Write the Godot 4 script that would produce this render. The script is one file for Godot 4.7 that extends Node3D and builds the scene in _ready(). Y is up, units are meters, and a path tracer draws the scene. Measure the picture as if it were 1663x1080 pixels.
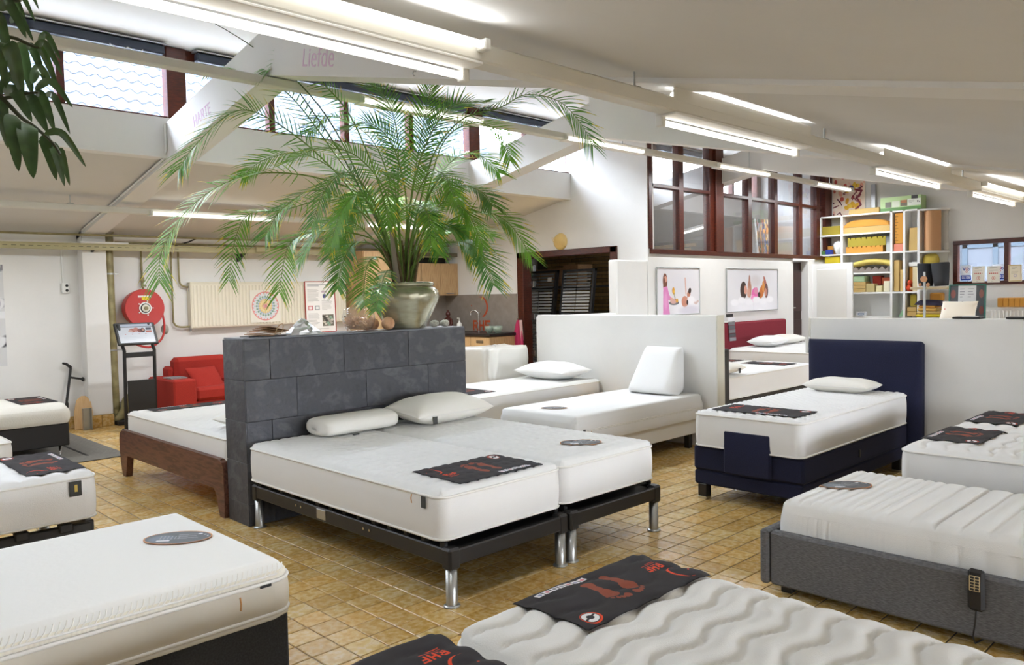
extends Node3D
# Coordinates in this script are (u, v, z): u runs along the long back wall, v runs away from the camera towards it, z is up. They become Godot's (x, y, z) = (u, z, -v).

class MB:
	var P := PackedVector3Array()
	var N := PackedVector3Array()
	var T := PackedVector2Array()
	var C := PackedColorArray()
	var X := Transform3D.IDENTITY
	var col := Color.WHITE
	func put(a: Vector3, n: Vector3, t := Vector2.ZERO) -> void:
		P.append(X * a); N.append((X.basis * n).normalized()); T.append(t); C.append(col)
	func tri(a: Vector3, b: Vector3, c: Vector3, ta := Vector2.ZERO, tb := Vector2.ZERO, tc := Vector2.ZERO) -> void:
		var n := (b - a).cross(c - a)
		if n.length_squared() < 1e-16: return
		n = n.normalized()
		put(a, n, ta); put(c, n, tc); put(b, n, tb)
	func quad(a: Vector3, b: Vector3, c: Vector3, d: Vector3) -> void:   # seen counter-clockwise from outside, a = lower left of the texture
		tri(a, b, c, Vector2(0, 1), Vector2(1, 1), Vector2(1, 0)); tri(a, c, d, Vector2(0, 1), Vector2(1, 0), Vector2(0, 0))
	func fq(a: Vector3, b: Vector3, c: Vector3, d: Vector3, out: Vector3) -> void:
		if (b - a).cross(d - a).dot(out) < 0.0: quad(a, d, c, b)
		else: quad(a, b, c, d)
	func ft(a: Vector3, b: Vector3, c: Vector3, out: Vector3) -> void:
		if (b - a).cross(c - a).dot(out) < 0.0: tri(a, c, b)
		else: tri(a, b, c)
	func sq(a: Vector3, b: Vector3, c: Vector3, d: Vector3, na: Vector3, nb: Vector3, nc: Vector3, nd: Vector3, ta := Vector2.ZERO, tb := Vector2.ZERO, tc := Vector2.ZERO, td := Vector2.ZERO) -> void:
		put(a, na, ta); put(c, nc, tc); put(b, nb, tb)
		put(a, na, ta); put(d, nd, td); put(c, nc, tc)
	func box(u0: float, v0: float, z0: float, u1: float, v1: float, z1: float, ch := 0.0) -> MB:
		var c := Vector3((u0 + u1) / 2, (v0 + v1) / 2, (z0 + z1) / 2)
		var h := Vector3(absf(u1 - u0) / 2, absf(v1 - v0) / 2, absf(z1 - z0) / 2)
		ch = minf(ch, minf(h.x, minf(h.y, h.z)) * 0.95)
		var pt := func(s: Vector3, ax: int) -> Vector3:
			var q := Vector3.ZERO
			for i in 3: q[i] = s[i] * (h[i] if i == ax else h[i] - ch)
			return c + q
		for ax in 3:
			var b := (ax + 1) % 3
			var d := (ax + 2) % 3
			for s in [-1.0, 1.0]:
				var q := []
				for m in [[-1, -1], [1, -1], [1, 1], [-1, 1]]:
					var e := Vector3.ZERO
					e[ax] = s; e[b] = m[0]; e[d] = m[1]
					q.append(pt.call(e, ax))
				var o := Vector3.ZERO
				o[ax] = s
				fq(q[0], q[1], q[2], q[3], o)
		if ch > 0.0:
			for ax in 3:
				var b := (ax + 1) % 3
				var d := (ax + 2) % 3
				for m in [[-1, -1], [1, -1], [1, 1], [-1, 1]]:
					var e := Vector3.ZERO
					e[b] = m[0]; e[d] = m[1]
					var e0 := e; var e1 := e
					e0[ax] = -1; e1[ax] = 1
					fq(pt.call(e0, b), pt.call(e1, b), pt.call(e1, d), pt.call(e0, d), e)
			for s in 8:
				var e := Vector3(1 if s & 1 else -1, 1 if s & 2 else -1, 1 if s & 4 else -1)
				ft(pt.call(e, 0), pt.call(e, 1), pt.call(e, 2), e)
		return self
	func tube(path: Array, r: float, seg := 8, r1 := -1.0) -> MB:
		var n := path.size()
		var t0: Vector3 = (path[1] - path[0]).normalized()
		var side := t0.cross(Vector3(0, 0, 1) if absf(t0.z) < 0.9 else Vector3(1, 0, 0)).normalized()
		var rings := []
		for i in n:
			var t: Vector3 = ((path[mini(i + 1, n - 1)] - path[maxi(i - 1, 0)]) as Vector3).normalized()
			side = (side - t * side.dot(t)).normalized()
			var up := t.cross(side)
			var rr := r if r1 < 0.0 else lerpf(r, r1, float(i) / (n - 1))
			var ring := []
			for k in seg:
				var a := TAU * k / seg
				var d := side * cos(a) + up * sin(a)
				ring.append([path[i] + d * rr, d])
			rings.append(ring)
		for i in n - 1:
			for k in seg:
				var a = rings[i][k]; var b = rings[i][(k + 1) % seg]; var c = rings[i + 1][(k + 1) % seg]; var d = rings[i + 1][k]
				sq(a[0], b[0], c[0], d[0], a[1], b[1], c[1], d[1])
		for k in seg:
			tri(path[0], rings[0][(k + 1) % seg][0], rings[0][k][0]); tri(path[n - 1], rings[n - 1][k][0], rings[n - 1][(k + 1) % seg][0])
		return self
	func lathe(c: Vector3, prof: Array, seg := 24) -> MB:   # prof: Vector2(radius, height), from the bottom outside to the top
		var n := prof.size()
		for i in n - 1:
			var p: Vector2 = prof[i]; var q: Vector2 = prof[i + 1]
			var na := _pn(prof, i); var nb := _pn(prof, i + 1)
			if (q - p).length() < 1e-6: continue
			for k in seg:
				var a := TAU * k / seg; var b := TAU * (k + 1) / seg
				var da := Vector3(cos(a), sin(a), 0); var db := Vector3(cos(b), sin(b), 0)
				var za := Vector3(0, 0, 1)
				sq(c + da * p.x + za * p.y, c + db * p.x + za * p.y, c + db * q.x + za * q.y, c + da * q.x + za * q.y, da * na.x + za * na.y, db * na.x + za * na.y, db * nb.x + za * nb.y, da * nb.x + za * nb.y)
		return self
	func _pn(prof: Array, i: int) -> Vector2:
		var s := Vector2.ZERO
		if i > 0:
			var d: Vector2 = prof[i] - prof[i - 1]
			s += Vector2(d.y, -d.x).normalized()
		if i < prof.size() - 1:
			var d: Vector2 = prof[i + 1] - prof[i]
			s += Vector2(d.y, -d.x).normalized()
		return s.normalized() if s.length() > 0.01 else Vector2(1, 0)
	func cyl(a: Vector3, b: Vector3, r: float, seg := 16) -> MB:
		return tube([a, b], r, seg)
	func prism(poly: PackedVector2Array, o: Vector3, e1: Vector3, e2: Vector3, ext: Vector3) -> MB:
		var m := poly.size()
		var q := []
		for p in poly: q.append(o + e1 * p.x + e2 * p.y)
		var ids := Geometry2D.triangulate_polygon(poly)
		for i in range(0, ids.size(), 3):
			ft(q[ids[i]], q[ids[i + 1]], q[ids[i + 2]], -ext)
			ft(q[ids[i]] + ext, q[ids[i + 1]] + ext, q[ids[i + 2]] + ext, ext)
		var area := 0.0
		for i in m: area += poly[i].cross(poly[(i + 1) % m])
		for i in m:
			var d: Vector2 = poly[(i + 1) % m] - poly[i]
			var no := Vector2(d.y, -d.x) * signf(area)
			fq(q[i], q[(i + 1) % m], q[(i + 1) % m] + ext, q[i] + ext, e1 * no.x + e2 * no.y)
		return self
	func grid(f: Callable, ns: int, nt: int, flip := false) -> MB:   # f(s, t) in 0..1; outside is where s x t points
		var p := []
		for j in nt + 1:
			for i in ns + 1: p.append(f.call(float(i) / ns, float(j) / nt))
		var nn := []
		for j in nt + 1:
			for i in ns + 1:
				var a: Vector3 = p[j * (ns + 1) + mini(i + 1, ns)] - p[j * (ns + 1) + maxi(i - 1, 0)]
				var b: Vector3 = p[mini(j + 1, nt) * (ns + 1) + i] - p[maxi(j - 1, 0) * (ns + 1) + i]
				var n := a.cross(b)
				nn.append((-n if flip else n).normalized() if n.length_squared() > 1e-18 else Vector3(0, 0, -1 if flip else 1))
		for j in nt:
			for i in ns:
				var a := j * (ns + 1) + i; var b := a + 1; var c := a + ns + 2; var d := a + ns + 1
				var ta := Vector2(float(i) / ns, 1 - float(j) / nt); var tb := Vector2(float(i + 1) / ns, ta.y); var tc := Vector2(tb.x, 1 - float(j + 1) / nt); var td := Vector2(ta.x, tc.y)
				if flip: sq(p[a], p[d], p[c], p[b], nn[a], nn[d], nn[c], nn[b], ta, td, tc, tb)
				else: sq(p[a], p[b], p[c], p[d], nn[a], nn[b], nn[c], nn[d], ta, tb, tc, td)
		return self
	func ball(c: Vector3, r: Vector3, n := 16) -> MB:
		return grid(func(s, t): return c + Vector3(cos(TAU * s) * sin(PI * t) * r.x, -sin(TAU * s) * sin(PI * t) * r.y, cos(PI * t) * r.z) * 1.0, n * 2, n, false)
	func mesh(o := Vector3.ZERO) -> ArrayMesh:
		var n := P.size()
		var p := PackedVector3Array(); p.resize(n)
		var q := PackedVector3Array(); q.resize(n)
		for i in n:
			var a := P[i] - o
			p[i] = Vector3(a.x, a.z, -a.y); q[i] = Vector3(N[i].x, N[i].z, -N[i].y)
		var arr := []
		arr.resize(Mesh.ARRAY_MAX)
		arr[Mesh.ARRAY_VERTEX] = p; arr[Mesh.ARRAY_NORMAL] = q; arr[Mesh.ARRAY_TEX_UV] = T; arr[Mesh.ARRAY_COLOR] = C
		var m := ArrayMesh.new()
		m.add_surface_from_arrays(Mesh.PRIMITIVE_TRIANGLES, arr)
		return m
	func base() -> Vector3:
		var lo := P[0]; var hi := P[0]
		for a in P:
			lo = lo.min(a); hi = hi.max(a)
		return Vector3((lo.x + hi.x) / 2, (lo.y + hi.y) / 2, lo.z)

func g(p: Vector3) -> Vector3: return Vector3(p.x, p.z, -p.y)
func ug(p: Vector3) -> Vector3: return Vector3(p.x, -p.z, p.y)
func org(n: Node) -> Vector3:
	var s := Vector3.ZERO
	while n != self:
		s += ug((n as Node3D).position)
		n = n.get_parent()
	return s

var used := {}
func numbered(nm: String) -> String:
	used[nm] = used.get(nm, 0) + 1
	return nm if used[nm] == 1 else "%s_%03d" % [nm, used[nm] - 1]
func tag(o: Node, label: String, cat := "", group := "", kind := "") -> Node:
	if label: o.set_meta("label", label)
	if cat: o.set_meta("category", cat)
	if group: o.set_meta("group", group)
	if kind: o.set_meta("kind", kind)
	return o
func thing(nm: String, label: String, cat: String, at: Vector3, group := "") -> Node3D:
	var o := Node3D.new()
	o.name = numbered(nm); o.position = g(at)
	add_child(o, true)
	tag(o, label, cat, group)
	return o
func part(nm: String, mb: MB, mat: Material, parent: Node, label := "") -> MeshInstance3D:
	var m := MeshInstance3D.new()
	m.name = nm
	parent.add_child(m, true)
	m.mesh = mb.mesh(org(m)); m.material_override = mat
	if label: m.set_meta("label", label)
	return m
func solo(nm: String, mb: MB, mat: Material, label: String, cat: String, group := "") -> MeshInstance3D:
	var m := MeshInstance3D.new()
	m.name = numbered(nm)
	add_child(m, true)
	m.position = g(mb.base()); m.mesh = mb.mesh(mb.base()); m.material_override = mat
	tag(m, label, cat, group)
	return m
func struct(nm: String, mb: MB, mat: Material, label: String, parent: Node = null) -> MeshInstance3D:
	var m := MeshInstance3D.new()
	m.name = numbered(nm) if parent == null else nm
	if parent == null: parent = self
	parent.add_child(m, true)
	m.mesh = mb.mesh(org(m)); m.material_override = mat
	if parent == self: m.set_meta("kind", "structure")
	if label: m.set_meta("label", label)
	return m
func dup(o: Node3D, d: Vector3, label: String, group := "") -> Node3D:
	var c: Node3D = o.duplicate()
	c.name = numbered(o.name.rstrip("0123456789").rstrip("_"))
	add_child(c, true)
	c.position = o.position + g(d)
	c.set_meta("label", label)
	if group: c.set_meta("group", group)
	return c

# ---------------------------------------------------------------- materials
func hexc(h: String) -> Color: return Color.html(h)
func noise(freq: float, sd: int, colors: Array, w := 512, oct := 4, kind := FastNoiseLite.TYPE_SIMPLEX_SMOOTH) -> NoiseTexture2D:
	var f := FastNoiseLite.new()
	f.seed = sd; f.frequency = freq; f.noise_type = kind; f.fractal_octaves = oct
	var t := NoiseTexture2D.new()
	t.width = w; t.height = w; t.seamless = true; t.noise = f; t.normalize = true
	if colors.size():
		var r := Gradient.new()
		var off := PackedFloat32Array()
		var cs := PackedColorArray()
		for i in colors.size():
			off.append(float(i) / (colors.size() - 1)); cs.append(hexc(colors[i]))
		r.offsets = off; r.colors = cs
		t.color_ramp = r
	return t
func mt(c: String, rough := 0.7, metal := 0.0) -> StandardMaterial3D:
	var m := StandardMaterial3D.new()
	m.albedo_color = hexc(c); m.roughness = rough; m.metallic = metal
	return m
func tri_tex(m: StandardMaterial3D, tex: Texture2D, sc: Vector3, world := true) -> StandardMaterial3D:
	m.albedo_texture = tex; m.uv1_triplanar = true; m.uv1_world_triplanar = world; m.uv1_scale = sc
	return m
func relief(m: StandardMaterial3D, tex: Texture2D, cm: float, sc := Vector3.ZERO) -> StandardMaterial3D:
	m.heightmap_enabled = true; m.heightmap_texture = tex; m.heightmap_scale = cm
	if sc != Vector3.ZERO:
		m.uv1_triplanar = true; m.uv1_world_triplanar = true; m.uv1_scale = sc
	return m
func pic_mat(img: Image, rough := 0.6) -> StandardMaterial3D:
	var m := StandardMaterial3D.new()
	m.albedo_texture = ImageTexture.create_from_image(img); m.roughness = rough; m.texture_repeat = false
	return m

# ---------------------------------------------------------------- print (flat pictures)
func pic(w: int, h: int, c: String) -> Image:
	var i := Image.create(w, h, false, Image.FORMAT_RGB8)
	i.fill(hexc(c))
	return i
func rect(i: Image, x: float, y: float, w: float, h: float, c: String) -> void:
	i.fill_rect(Rect2i(int(x), int(y), maxi(1, int(w)), maxi(1, int(h))), hexc(c))
func ell(i: Image, cx: float, cy: float, rx: float, ry: float, c: String, rot := 0.0, soft := 0.0) -> void:
	var m := maxf(rx, ry) + 1
	var co := cos(rot); var si := sin(rot)
	var k := hexc(c)
	for y in range(maxi(0, int(cy - m)), mini(i.get_height(), int(cy + m) + 1)):
		for x in range(maxi(0, int(cx - m)), mini(i.get_width(), int(cx + m) + 1)):
			var dx := x + .5 - cx; var dy := y + .5 - cy
			var a := (dx * co + dy * si) / rx; var b := (-dx * si + dy * co) / ry
			var q := a * a + b * b
			if q <= 1.0:
				i.set_pixel(x, y, k if soft <= 0.0 else i.get_pixel(x, y).lerp(k, clampf((1.0 - q) / soft, 0, 1)))
func stroke(i: Image, pts: Array, r: float, c: String) -> void:
	for n in pts.size() - 1:
		var a: Vector2 = pts[n]; var b: Vector2 = pts[n + 1]
		var k := maxi(1, int(a.distance_to(b) / maxf(r * .6, .5)))
		for s in k + 1:
			var p := a.lerp(b, float(s) / k)
			ell(i, p.x, p.y, r, r, c)
func poly(i: Image, pts: PackedVector2Array, c: String) -> void:
	var lo := pts[0]; var hi := pts[0]
	for p in pts:
		lo = lo.min(p); hi = hi.max(p)
	var k := hexc(c)
	for y in range(maxi(0, int(lo.y)), mini(i.get_height(), int(hi.y) + 1)):
		for x in range(maxi(0, int(lo.x)), mini(i.get_width(), int(hi.x) + 1)):
			if Geometry2D.is_point_in_polygon(Vector2(x + .5, y + .5), pts): i.set_pixel(x, y, k)
const GL := {"R": ["1110", "1001", "1110", "1010", "1001"], "H": ["1001", "1001", "1111", "1001", "1001"], "F": ["1111", "1000", "1110", "1000", "1000"], "2": ["1111", "0001", "1111", "1000", "1111"], "0": ["1111", "1001", "1001", "1001", "1111"], "1": ["0110", "0010", "0010", "0010", "0111"], "V": ["1001", "1001", "1001", "1010", "0100"], "G": ["1111", "1000", "1011", "1001", "1111"], "P": ["1111", "1001", "1111", "1000", "1000"]}
func word(i: Image, s: String, x: float, y: float, cell: float, c: String, mirror := false) -> void:
	for k in s.length():
		var gl: Array = GL[s[k]]
		for r in 5:
			for q in 4:
				if gl[r][q] == "1":
					var xx := (s.length() * 5 - 1 - (k * 5 + q) if mirror else k * 5 + q)
					rect(i, x + xx * cell, y + r * cell * 1.25, ceilf(cell), ceilf(cell * 1.25), c)
func lines(i: Image, x: float, y: float, w: float, n: int, gap: float, c: String, sd := 1, th := 1.0) -> void:
	var r := RandomNumberGenerator.new()
	r.seed = sd
	for k in n: rect(i, x, y + k * gap, w * (r.randf_range(.72, 1.0) if k < n - 1 else .5), th, c)

const UA := Vector3(1, 0, 0)
const VA := Vector3(0, 1, 0)
const ZA := Vector3(0, 0, 1)
var M := {}
var rng := RandomNumberGenerator.new()

func view_and_light() -> void:
	var yaw := 0.7985; var pit := 0.0466; var roll := -0.02187
	var f := Vector3(cos(yaw) * cos(pit), sin(yaw) * cos(pit), -sin(pit))
	var r0 := Vector3(sin(yaw), -cos(yaw), 0)
	var u0 := r0.cross(f)
	var r := r0 * cos(roll) + u0 * sin(roll)
	var u := -r0 * sin(roll) + u0 * cos(roll)
	var cam := Camera3D.new()
	cam.name = "camera"
	cam.fov = rad_to_deg(2.0 * atan(540.0 / 1288.0)); cam.near = 0.05; cam.far = 200.0
	add_child(cam)
	cam.transform = Transform3D(Basis(g(r), g(u), -g(f)), Vector3(0, 1.55, 0))
	cam.current = true
	var sm := ProceduralSkyMaterial.new()
	sm.sky_top_color = Color(0.88, 0.93, 1.0); sm.sky_horizon_color = Color(0.95, 0.97, 1.0)
	sm.ground_bottom_color = Color(0.45, 0.44, 0.42); sm.ground_horizon_color = Color(0.75, 0.76, 0.78)
	sm.sky_energy_multiplier = 5.0; sm.ground_energy_multiplier = 1.8; sm.sun_angle_max = 0.0
	var sky := Sky.new()
	sky.sky_material = sm
	var e := Environment.new()
	e.background_mode = Environment.BG_SKY; e.sky = sky
	e.tonemap_mode = Environment.TONE_MAPPER_LINEAR; e.tonemap_exposure = 0.85
	e.sdfgi_enabled = true; e.ssao_enabled = true; e.ssil_enabled = true
	var w := WorldEnvironment.new()
	w.name = "environment"; w.environment = e
	add_child(w)

const LAMP_C := Color(.97, .985, 1.0)
const TUBE_W := 1.6    # strength of each 1.4 m tube
func area(nm: String, at: Vector3, lu: float, lv: float, en: float, c: Color, dir := Vector3(0, 0, -1)) -> void:
	var a := AreaLight3D.new()
	a.name = nm
	add_child(a, true)
	a.area_size = Vector2(lu, lv); a.light_energy = en; a.light_color = c; a.area_range = 30.0; a.area_attenuation = 2.0; a.shadow_enabled = true
	var z := -g(dir)
	var x := g(UA) if absf(dir.x) < .9 else g(VA)
	a.transform = Transform3D(Basis(x, z.cross(x), z), g(at))

func materials() -> void:
	var cloud := noise(.012, 5, ["b8b8b8", "ffffff"], 512, 5)
	var grain := noise(.05, 9, [], 512, 3)
	M.wall = tri_tex(mt("ecebe8", .85), noise(.006, 3, ["f4f4f4", "ffffff"], 256), Vector3.ONE * .4)
	M.ceil = tri_tex(mt("dddbd7", .9), noise(.006, 4, ["f2f2f2", "ffffff"], 256), Vector3.ONE * .35)
	M.ceilw = mt("e9e8e6", .9)
	M.beam = mt("e6e5e3", .85)
	M.wood = tri_tex(mt("ffffff", .35), noise(.03, 21, ["34140b", "4a1c0e", "602814"], 512, 5), Vector3(.6, 3.0, .6))
	M.glass = mt("ffffff", .02); M.glass.transparency = BaseMaterial3D.TRANSPARENCY_ALPHA; M.glass.albedo_color = Color(1, 1, 1, .05)
	M.grout = mt("6e655a", .9)
	M.tiles = []
	for k in 6:
		var t: StandardMaterial3D = mt(["ffffff", "f6f0e4", "fff0d4", "f2e8d8", "fff7e8", "ece0c8"][k], .27)
		tri_tex(t, noise(.018, 40 + k, ["b59553", "c9a865", "d4b77a", "dec9a0", "c4a260"], 512, 5), Vector3.ONE * (1.7 + .13 * k))
		t.metallic_specular = .55
		M.tiles.append(t)
	M.chrome = mt("c8cacb", .25, 1.0)
	M.alu = mt("b9bbbb", .35, .9)
	M.black = mt("1b1a1b", .5)
	M.dark = mt("1c1b1c", .45)
	M.plast = mt("e8e8e4", .4)
	M.white = mt("eeeeec", .5)
	M.trunk = mt("dbd9d1", .45)
	M.brass = tri_tex(mt("ffffff", .45), noise(.02, 60, ["6f6644", "8d845c", "a69d74"], 256), Vector3.ONE)
	M.cab = mt("b5ac84", .5)
	M.tubeglow = mt("ffffff", .3)
	M.tubeglow.emission_enabled = true; M.tubeglow.emission = Color(1.0, .985, .95); M.tubeglow.emission_energy_multiplier = 3.0
	M.knit = relief(mt("e5e5e3", .92), noise(.11, 71, [], 512, 2), .07, Vector3.ONE * 3.0)
	M.knit2 = relief(mt("e6e6e3", .92), noise(.2, 72, [], 512, 2), .06, Vector3.ONE * 3.5)
	M.knitw = relief(mt("e9e9e8", .92), noise(.16, 73, [], 512, 2), .05, Vector3.ONE * 3.5)
	M.cream = relief(mt("eae7df", .92), noise(.3, 74, [], 512, 2), .1, Vector3.ONE * 4.0)
	M.border = relief(mt("e4e3e1", .9), noise(.25, 75, [], 512, 2), .1, Vector3.ONE * 3.0)
	M.borderw = relief(mt("e9e8e6", .9), noise(.12, 76, [], 512, 3), .09, Vector3.ONE * 2.5)
	M.pipe = mt("e9e7e2", .8)
	M.greyfab = relief(tri_tex(mt("ffffff", .95), noise(.08, 77, ["4b4b4d", "626264", "79797b"], 512, 3), Vector3(.8, 5, .8)), noise(.3, 78, [], 512, 2), .12)
	M.darkfab = relief(tri_tex(mt("ffffff", .95), noise(.1, 79, ["2f3135", "3a3c40", "46484c"], 512, 3), Vector3.ONE * 2), noise(.3, 78, [], 512, 2), .1)
	M.navy = relief(tri_tex(mt("ffffff", .95), noise(.1, 80, ["10132a", "161a36", "1d2240"], 512, 3), Vector3.ONE * 2), noise(.3, 81, [], 512, 2), .1)
	M.red = relief(tri_tex(mt("ffffff", .95), noise(.08, 82, ["8a1f18", "a32a1f", "b5342a"], 512, 3), Vector3.ONE * 2), noise(.3, 81, [], 512, 2), .12)
	M.maroon = tri_tex(mt("ffffff", .95), noise(.1, 83, ["6f1726", "83202f"], 256, 3), Vector3.ONE * 2)
	M.walnut = tri_tex(mt("ffffff", .42), noise(.014, 84, ["3b2219", "5a382a", "70493a", "4a2c20", "80573f"], 512, 5), Vector3(2.4, 2.4, .35))
	M.oak = tri_tex(mt("ffffff", .5), noise(.02, 85, ["a5835c", "b8966c", "c9a97e", "ad8a62"], 512, 5), Vector3(4.5, .35, 4.5))
	M.oakl = tri_tex(mt("ffffff", .5), noise(.02, 86, ["d3ab79", "dfbc8c", "cfa672"], 512, 5), Vector3(4.5, .35, 4.5))
	M.slates = []
	for k in 3:
		var s: StandardMaterial3D = tri_tex(mt(["ffffff", "e6e6ea", "f4f4f6"][k], .5), noise(.01, 90 + k, ["3c3d43", "494a4f", "44454c", "595b60", "424349"], 512, 5), Vector3(.9 + .2 * k, 1.2, .9))
		relief(s, noise(.03, 95, [], 512, 4), .25)
		M.slates.append(s)
	M.leaf = mt("ffffff", .45); M.leaf.vertex_color_use_as_albedo = true; M.leaf.backlight_enabled = true; M.leaf.backlight = Color(.3, .36, .16)
	M.fig = tri_tex(mt("ffffff", .35), noise(.03, 99, ["2c4022", "3a542e", "486539"], 256, 3), Vector3.ONE * 3); M.fig.backlight_enabled = true; M.fig.backlight = Color(.3, .36, .18)
	M.foam = tri_tex(mt("ffffff", .9), noise(.1, 101, ["c2a262", "cfb277"], 256, 2), Vector3.ONE * 3)
	M.foamy = mt("a39234", .9)
	M.foamo = mt("cf9440", .9)
	M.kraft = tri_tex(mt("ffffff", .9), noise(.05, 103, ["8f6b49", "a5805c"], 256, 3), Vector3.ONE * 2)
	M.pad = mt("8a8078", .9)

const RU := [-0.85, 3.1, 7.05, 11.0, 14.72]
func beamz(v: float) -> float: return 2.95 - .19 * (v - 8.0) if v > 5.9 else 3.34 - .22 * (5.9 - v)

func roof() -> void:
	var len := 16.9
	var pr := func(pts: Array) -> MB:
		return MB.new().prism(PackedVector2Array(pts), Vector3(-1.8, 0, 0), VA, ZA, UA * len)
	struct("ceiling", pr.call([Vector2(11.3, 2.38), Vector2(11.3, 2.6), Vector2(8.02, 3.22), Vector2(8.02, 3.01)]), M.ceil, "pale sloping ceiling between the back wall and the high window strip")
	struct("wall_upstand", pr.call([Vector2(8.0, 2.98), Vector2(8.16, 2.98), Vector2(8.16, 3.37), Vector2(8.0, 3.37)]), M.wall, "white upright band under the high strip of windows")
	struct("ceiling", pr.call([Vector2(3.0, 4.08), Vector2(8.35, 4.08), Vector2(8.35, 4.2), Vector2(3.0, 4.2)]), M.ceilw, "white raised ceiling above the strip of windows")
	var fb := MB.new()
	fb = pr.call([Vector2(-7.4, 2.175), Vector2(.5, 2.175), Vector2(3.19, 2.765), Vector2(3.19, 4.1), Vector2(3.07, 4.1), Vector2(3.07, 2.9), Vector2(.5, 2.33), Vector2(-7.4, 2.33)])
	struct("ceiling", fb, M.ceil, "low grey-white sloping ceiling over the nearest beds")
	for k in 4:
		var u: float = RU[k]
		var w := .25 if k != 4 else .18
		var b := MB.new().prism(PackedVector2Array([Vector2(.5, 2.152), Vector2(3.19, 2.74), Vector2(5.9, 3.34), Vector2(11.02, 2.376), Vector2(11.02, 2.55), Vector2(8.1, 3.3), Vector2(5.9, 3.72), Vector2(5.9, 4.09), Vector2(3.15, 4.09), Vector2(3.15, 2.85), Vector2(.5, 2.25)]), Vector3(u, 0, 0), VA, ZA, UA * w)
		var o := struct("roof_beam", b, M.beam, ["white roof beam by the dark-leaved hanging plant", "white roof beam with pink handwriting on its side, over the wall pillar", "white roof beam crossing the windows beside the palm's right fronds", "white roof beam passing in front of the indoor brown window grid", "white roof beam by the shelf wall"][k])
		if k == 1: beam_text(o)
	for k in 2:
		var hv: float = [3.99, 3.71][k]
		solo("cup_hook", MB.new().tube([Vector3(3.1, hv, beamz(hv) + .04), Vector3(3.085, hv, beamz(hv) + .04), Vector3(3.075, hv, beamz(hv) + .025), Vector3(3.08, hv, beamz(hv) + .008), Vector3(3.09, hv, beamz(hv) + .012)], .004, 6), M.chrome, ["small cup hook screwed into the handwritten beam, nearer the palm", "small cup hook screwed into the handwritten beam, farther from the palm"][k], "hook")
	# white cable channel along the first visible beam
	var c := MB.new().tube([Vector3(3.085, 10.75, beamz(10.75) + .035), Vector3(3.085, 8.05, beamz(8.05) + .035), Vector3(3.085, 7.98, 3.05), Vector3(3.085, 7.98, 3.3)], .012, 6)
	solo("cable_channel", c, M.white, "thin white cable channel running up the edge of the roof beam over the pillar", "cable channel")

func beam_text(o: Node) -> void:
	var pk := mt("dcc0d6", .8)
	for d in [["Liefde", 5.36, 3.3, -.22, .125, 1.0], ["HARTE", 7.35, 3.16, -.19, .1, .9]]:
		var tm := TextMesh.new()
		tm.text = d[0]; tm.font_size = 32; tm.pixel_size = d[4] / 24.0; tm.depth = .002; tm.curve_step = 2.0
		var f := SystemFont.new()
		f.font_names = PackedStringArray(["Droid Sans"]); f.font_italic = true
		tm.font = f; tm.horizontal_alignment = HORIZONTAL_ALIGNMENT_LEFT
		var m := MeshInstance3D.new()
		m.name = "handwriting"
		o.add_child(m, true)
		m.mesh = tm; m.material_override = pk
		# letters read towards smaller v and face towards smaller u
		var e := Vector3(0, -1, (1 if d[1] > 6.0 else -1) * absf(d[3])).normalized()
		var up := Vector3(0, e.z, -e.y).normalized()
		var tr := Transform3D(Basis(g(e), g(up), g(e).cross(g(up))), g(Vector3(3.099, d[1], d[2] + .05)))
		m.transform = tr

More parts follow.
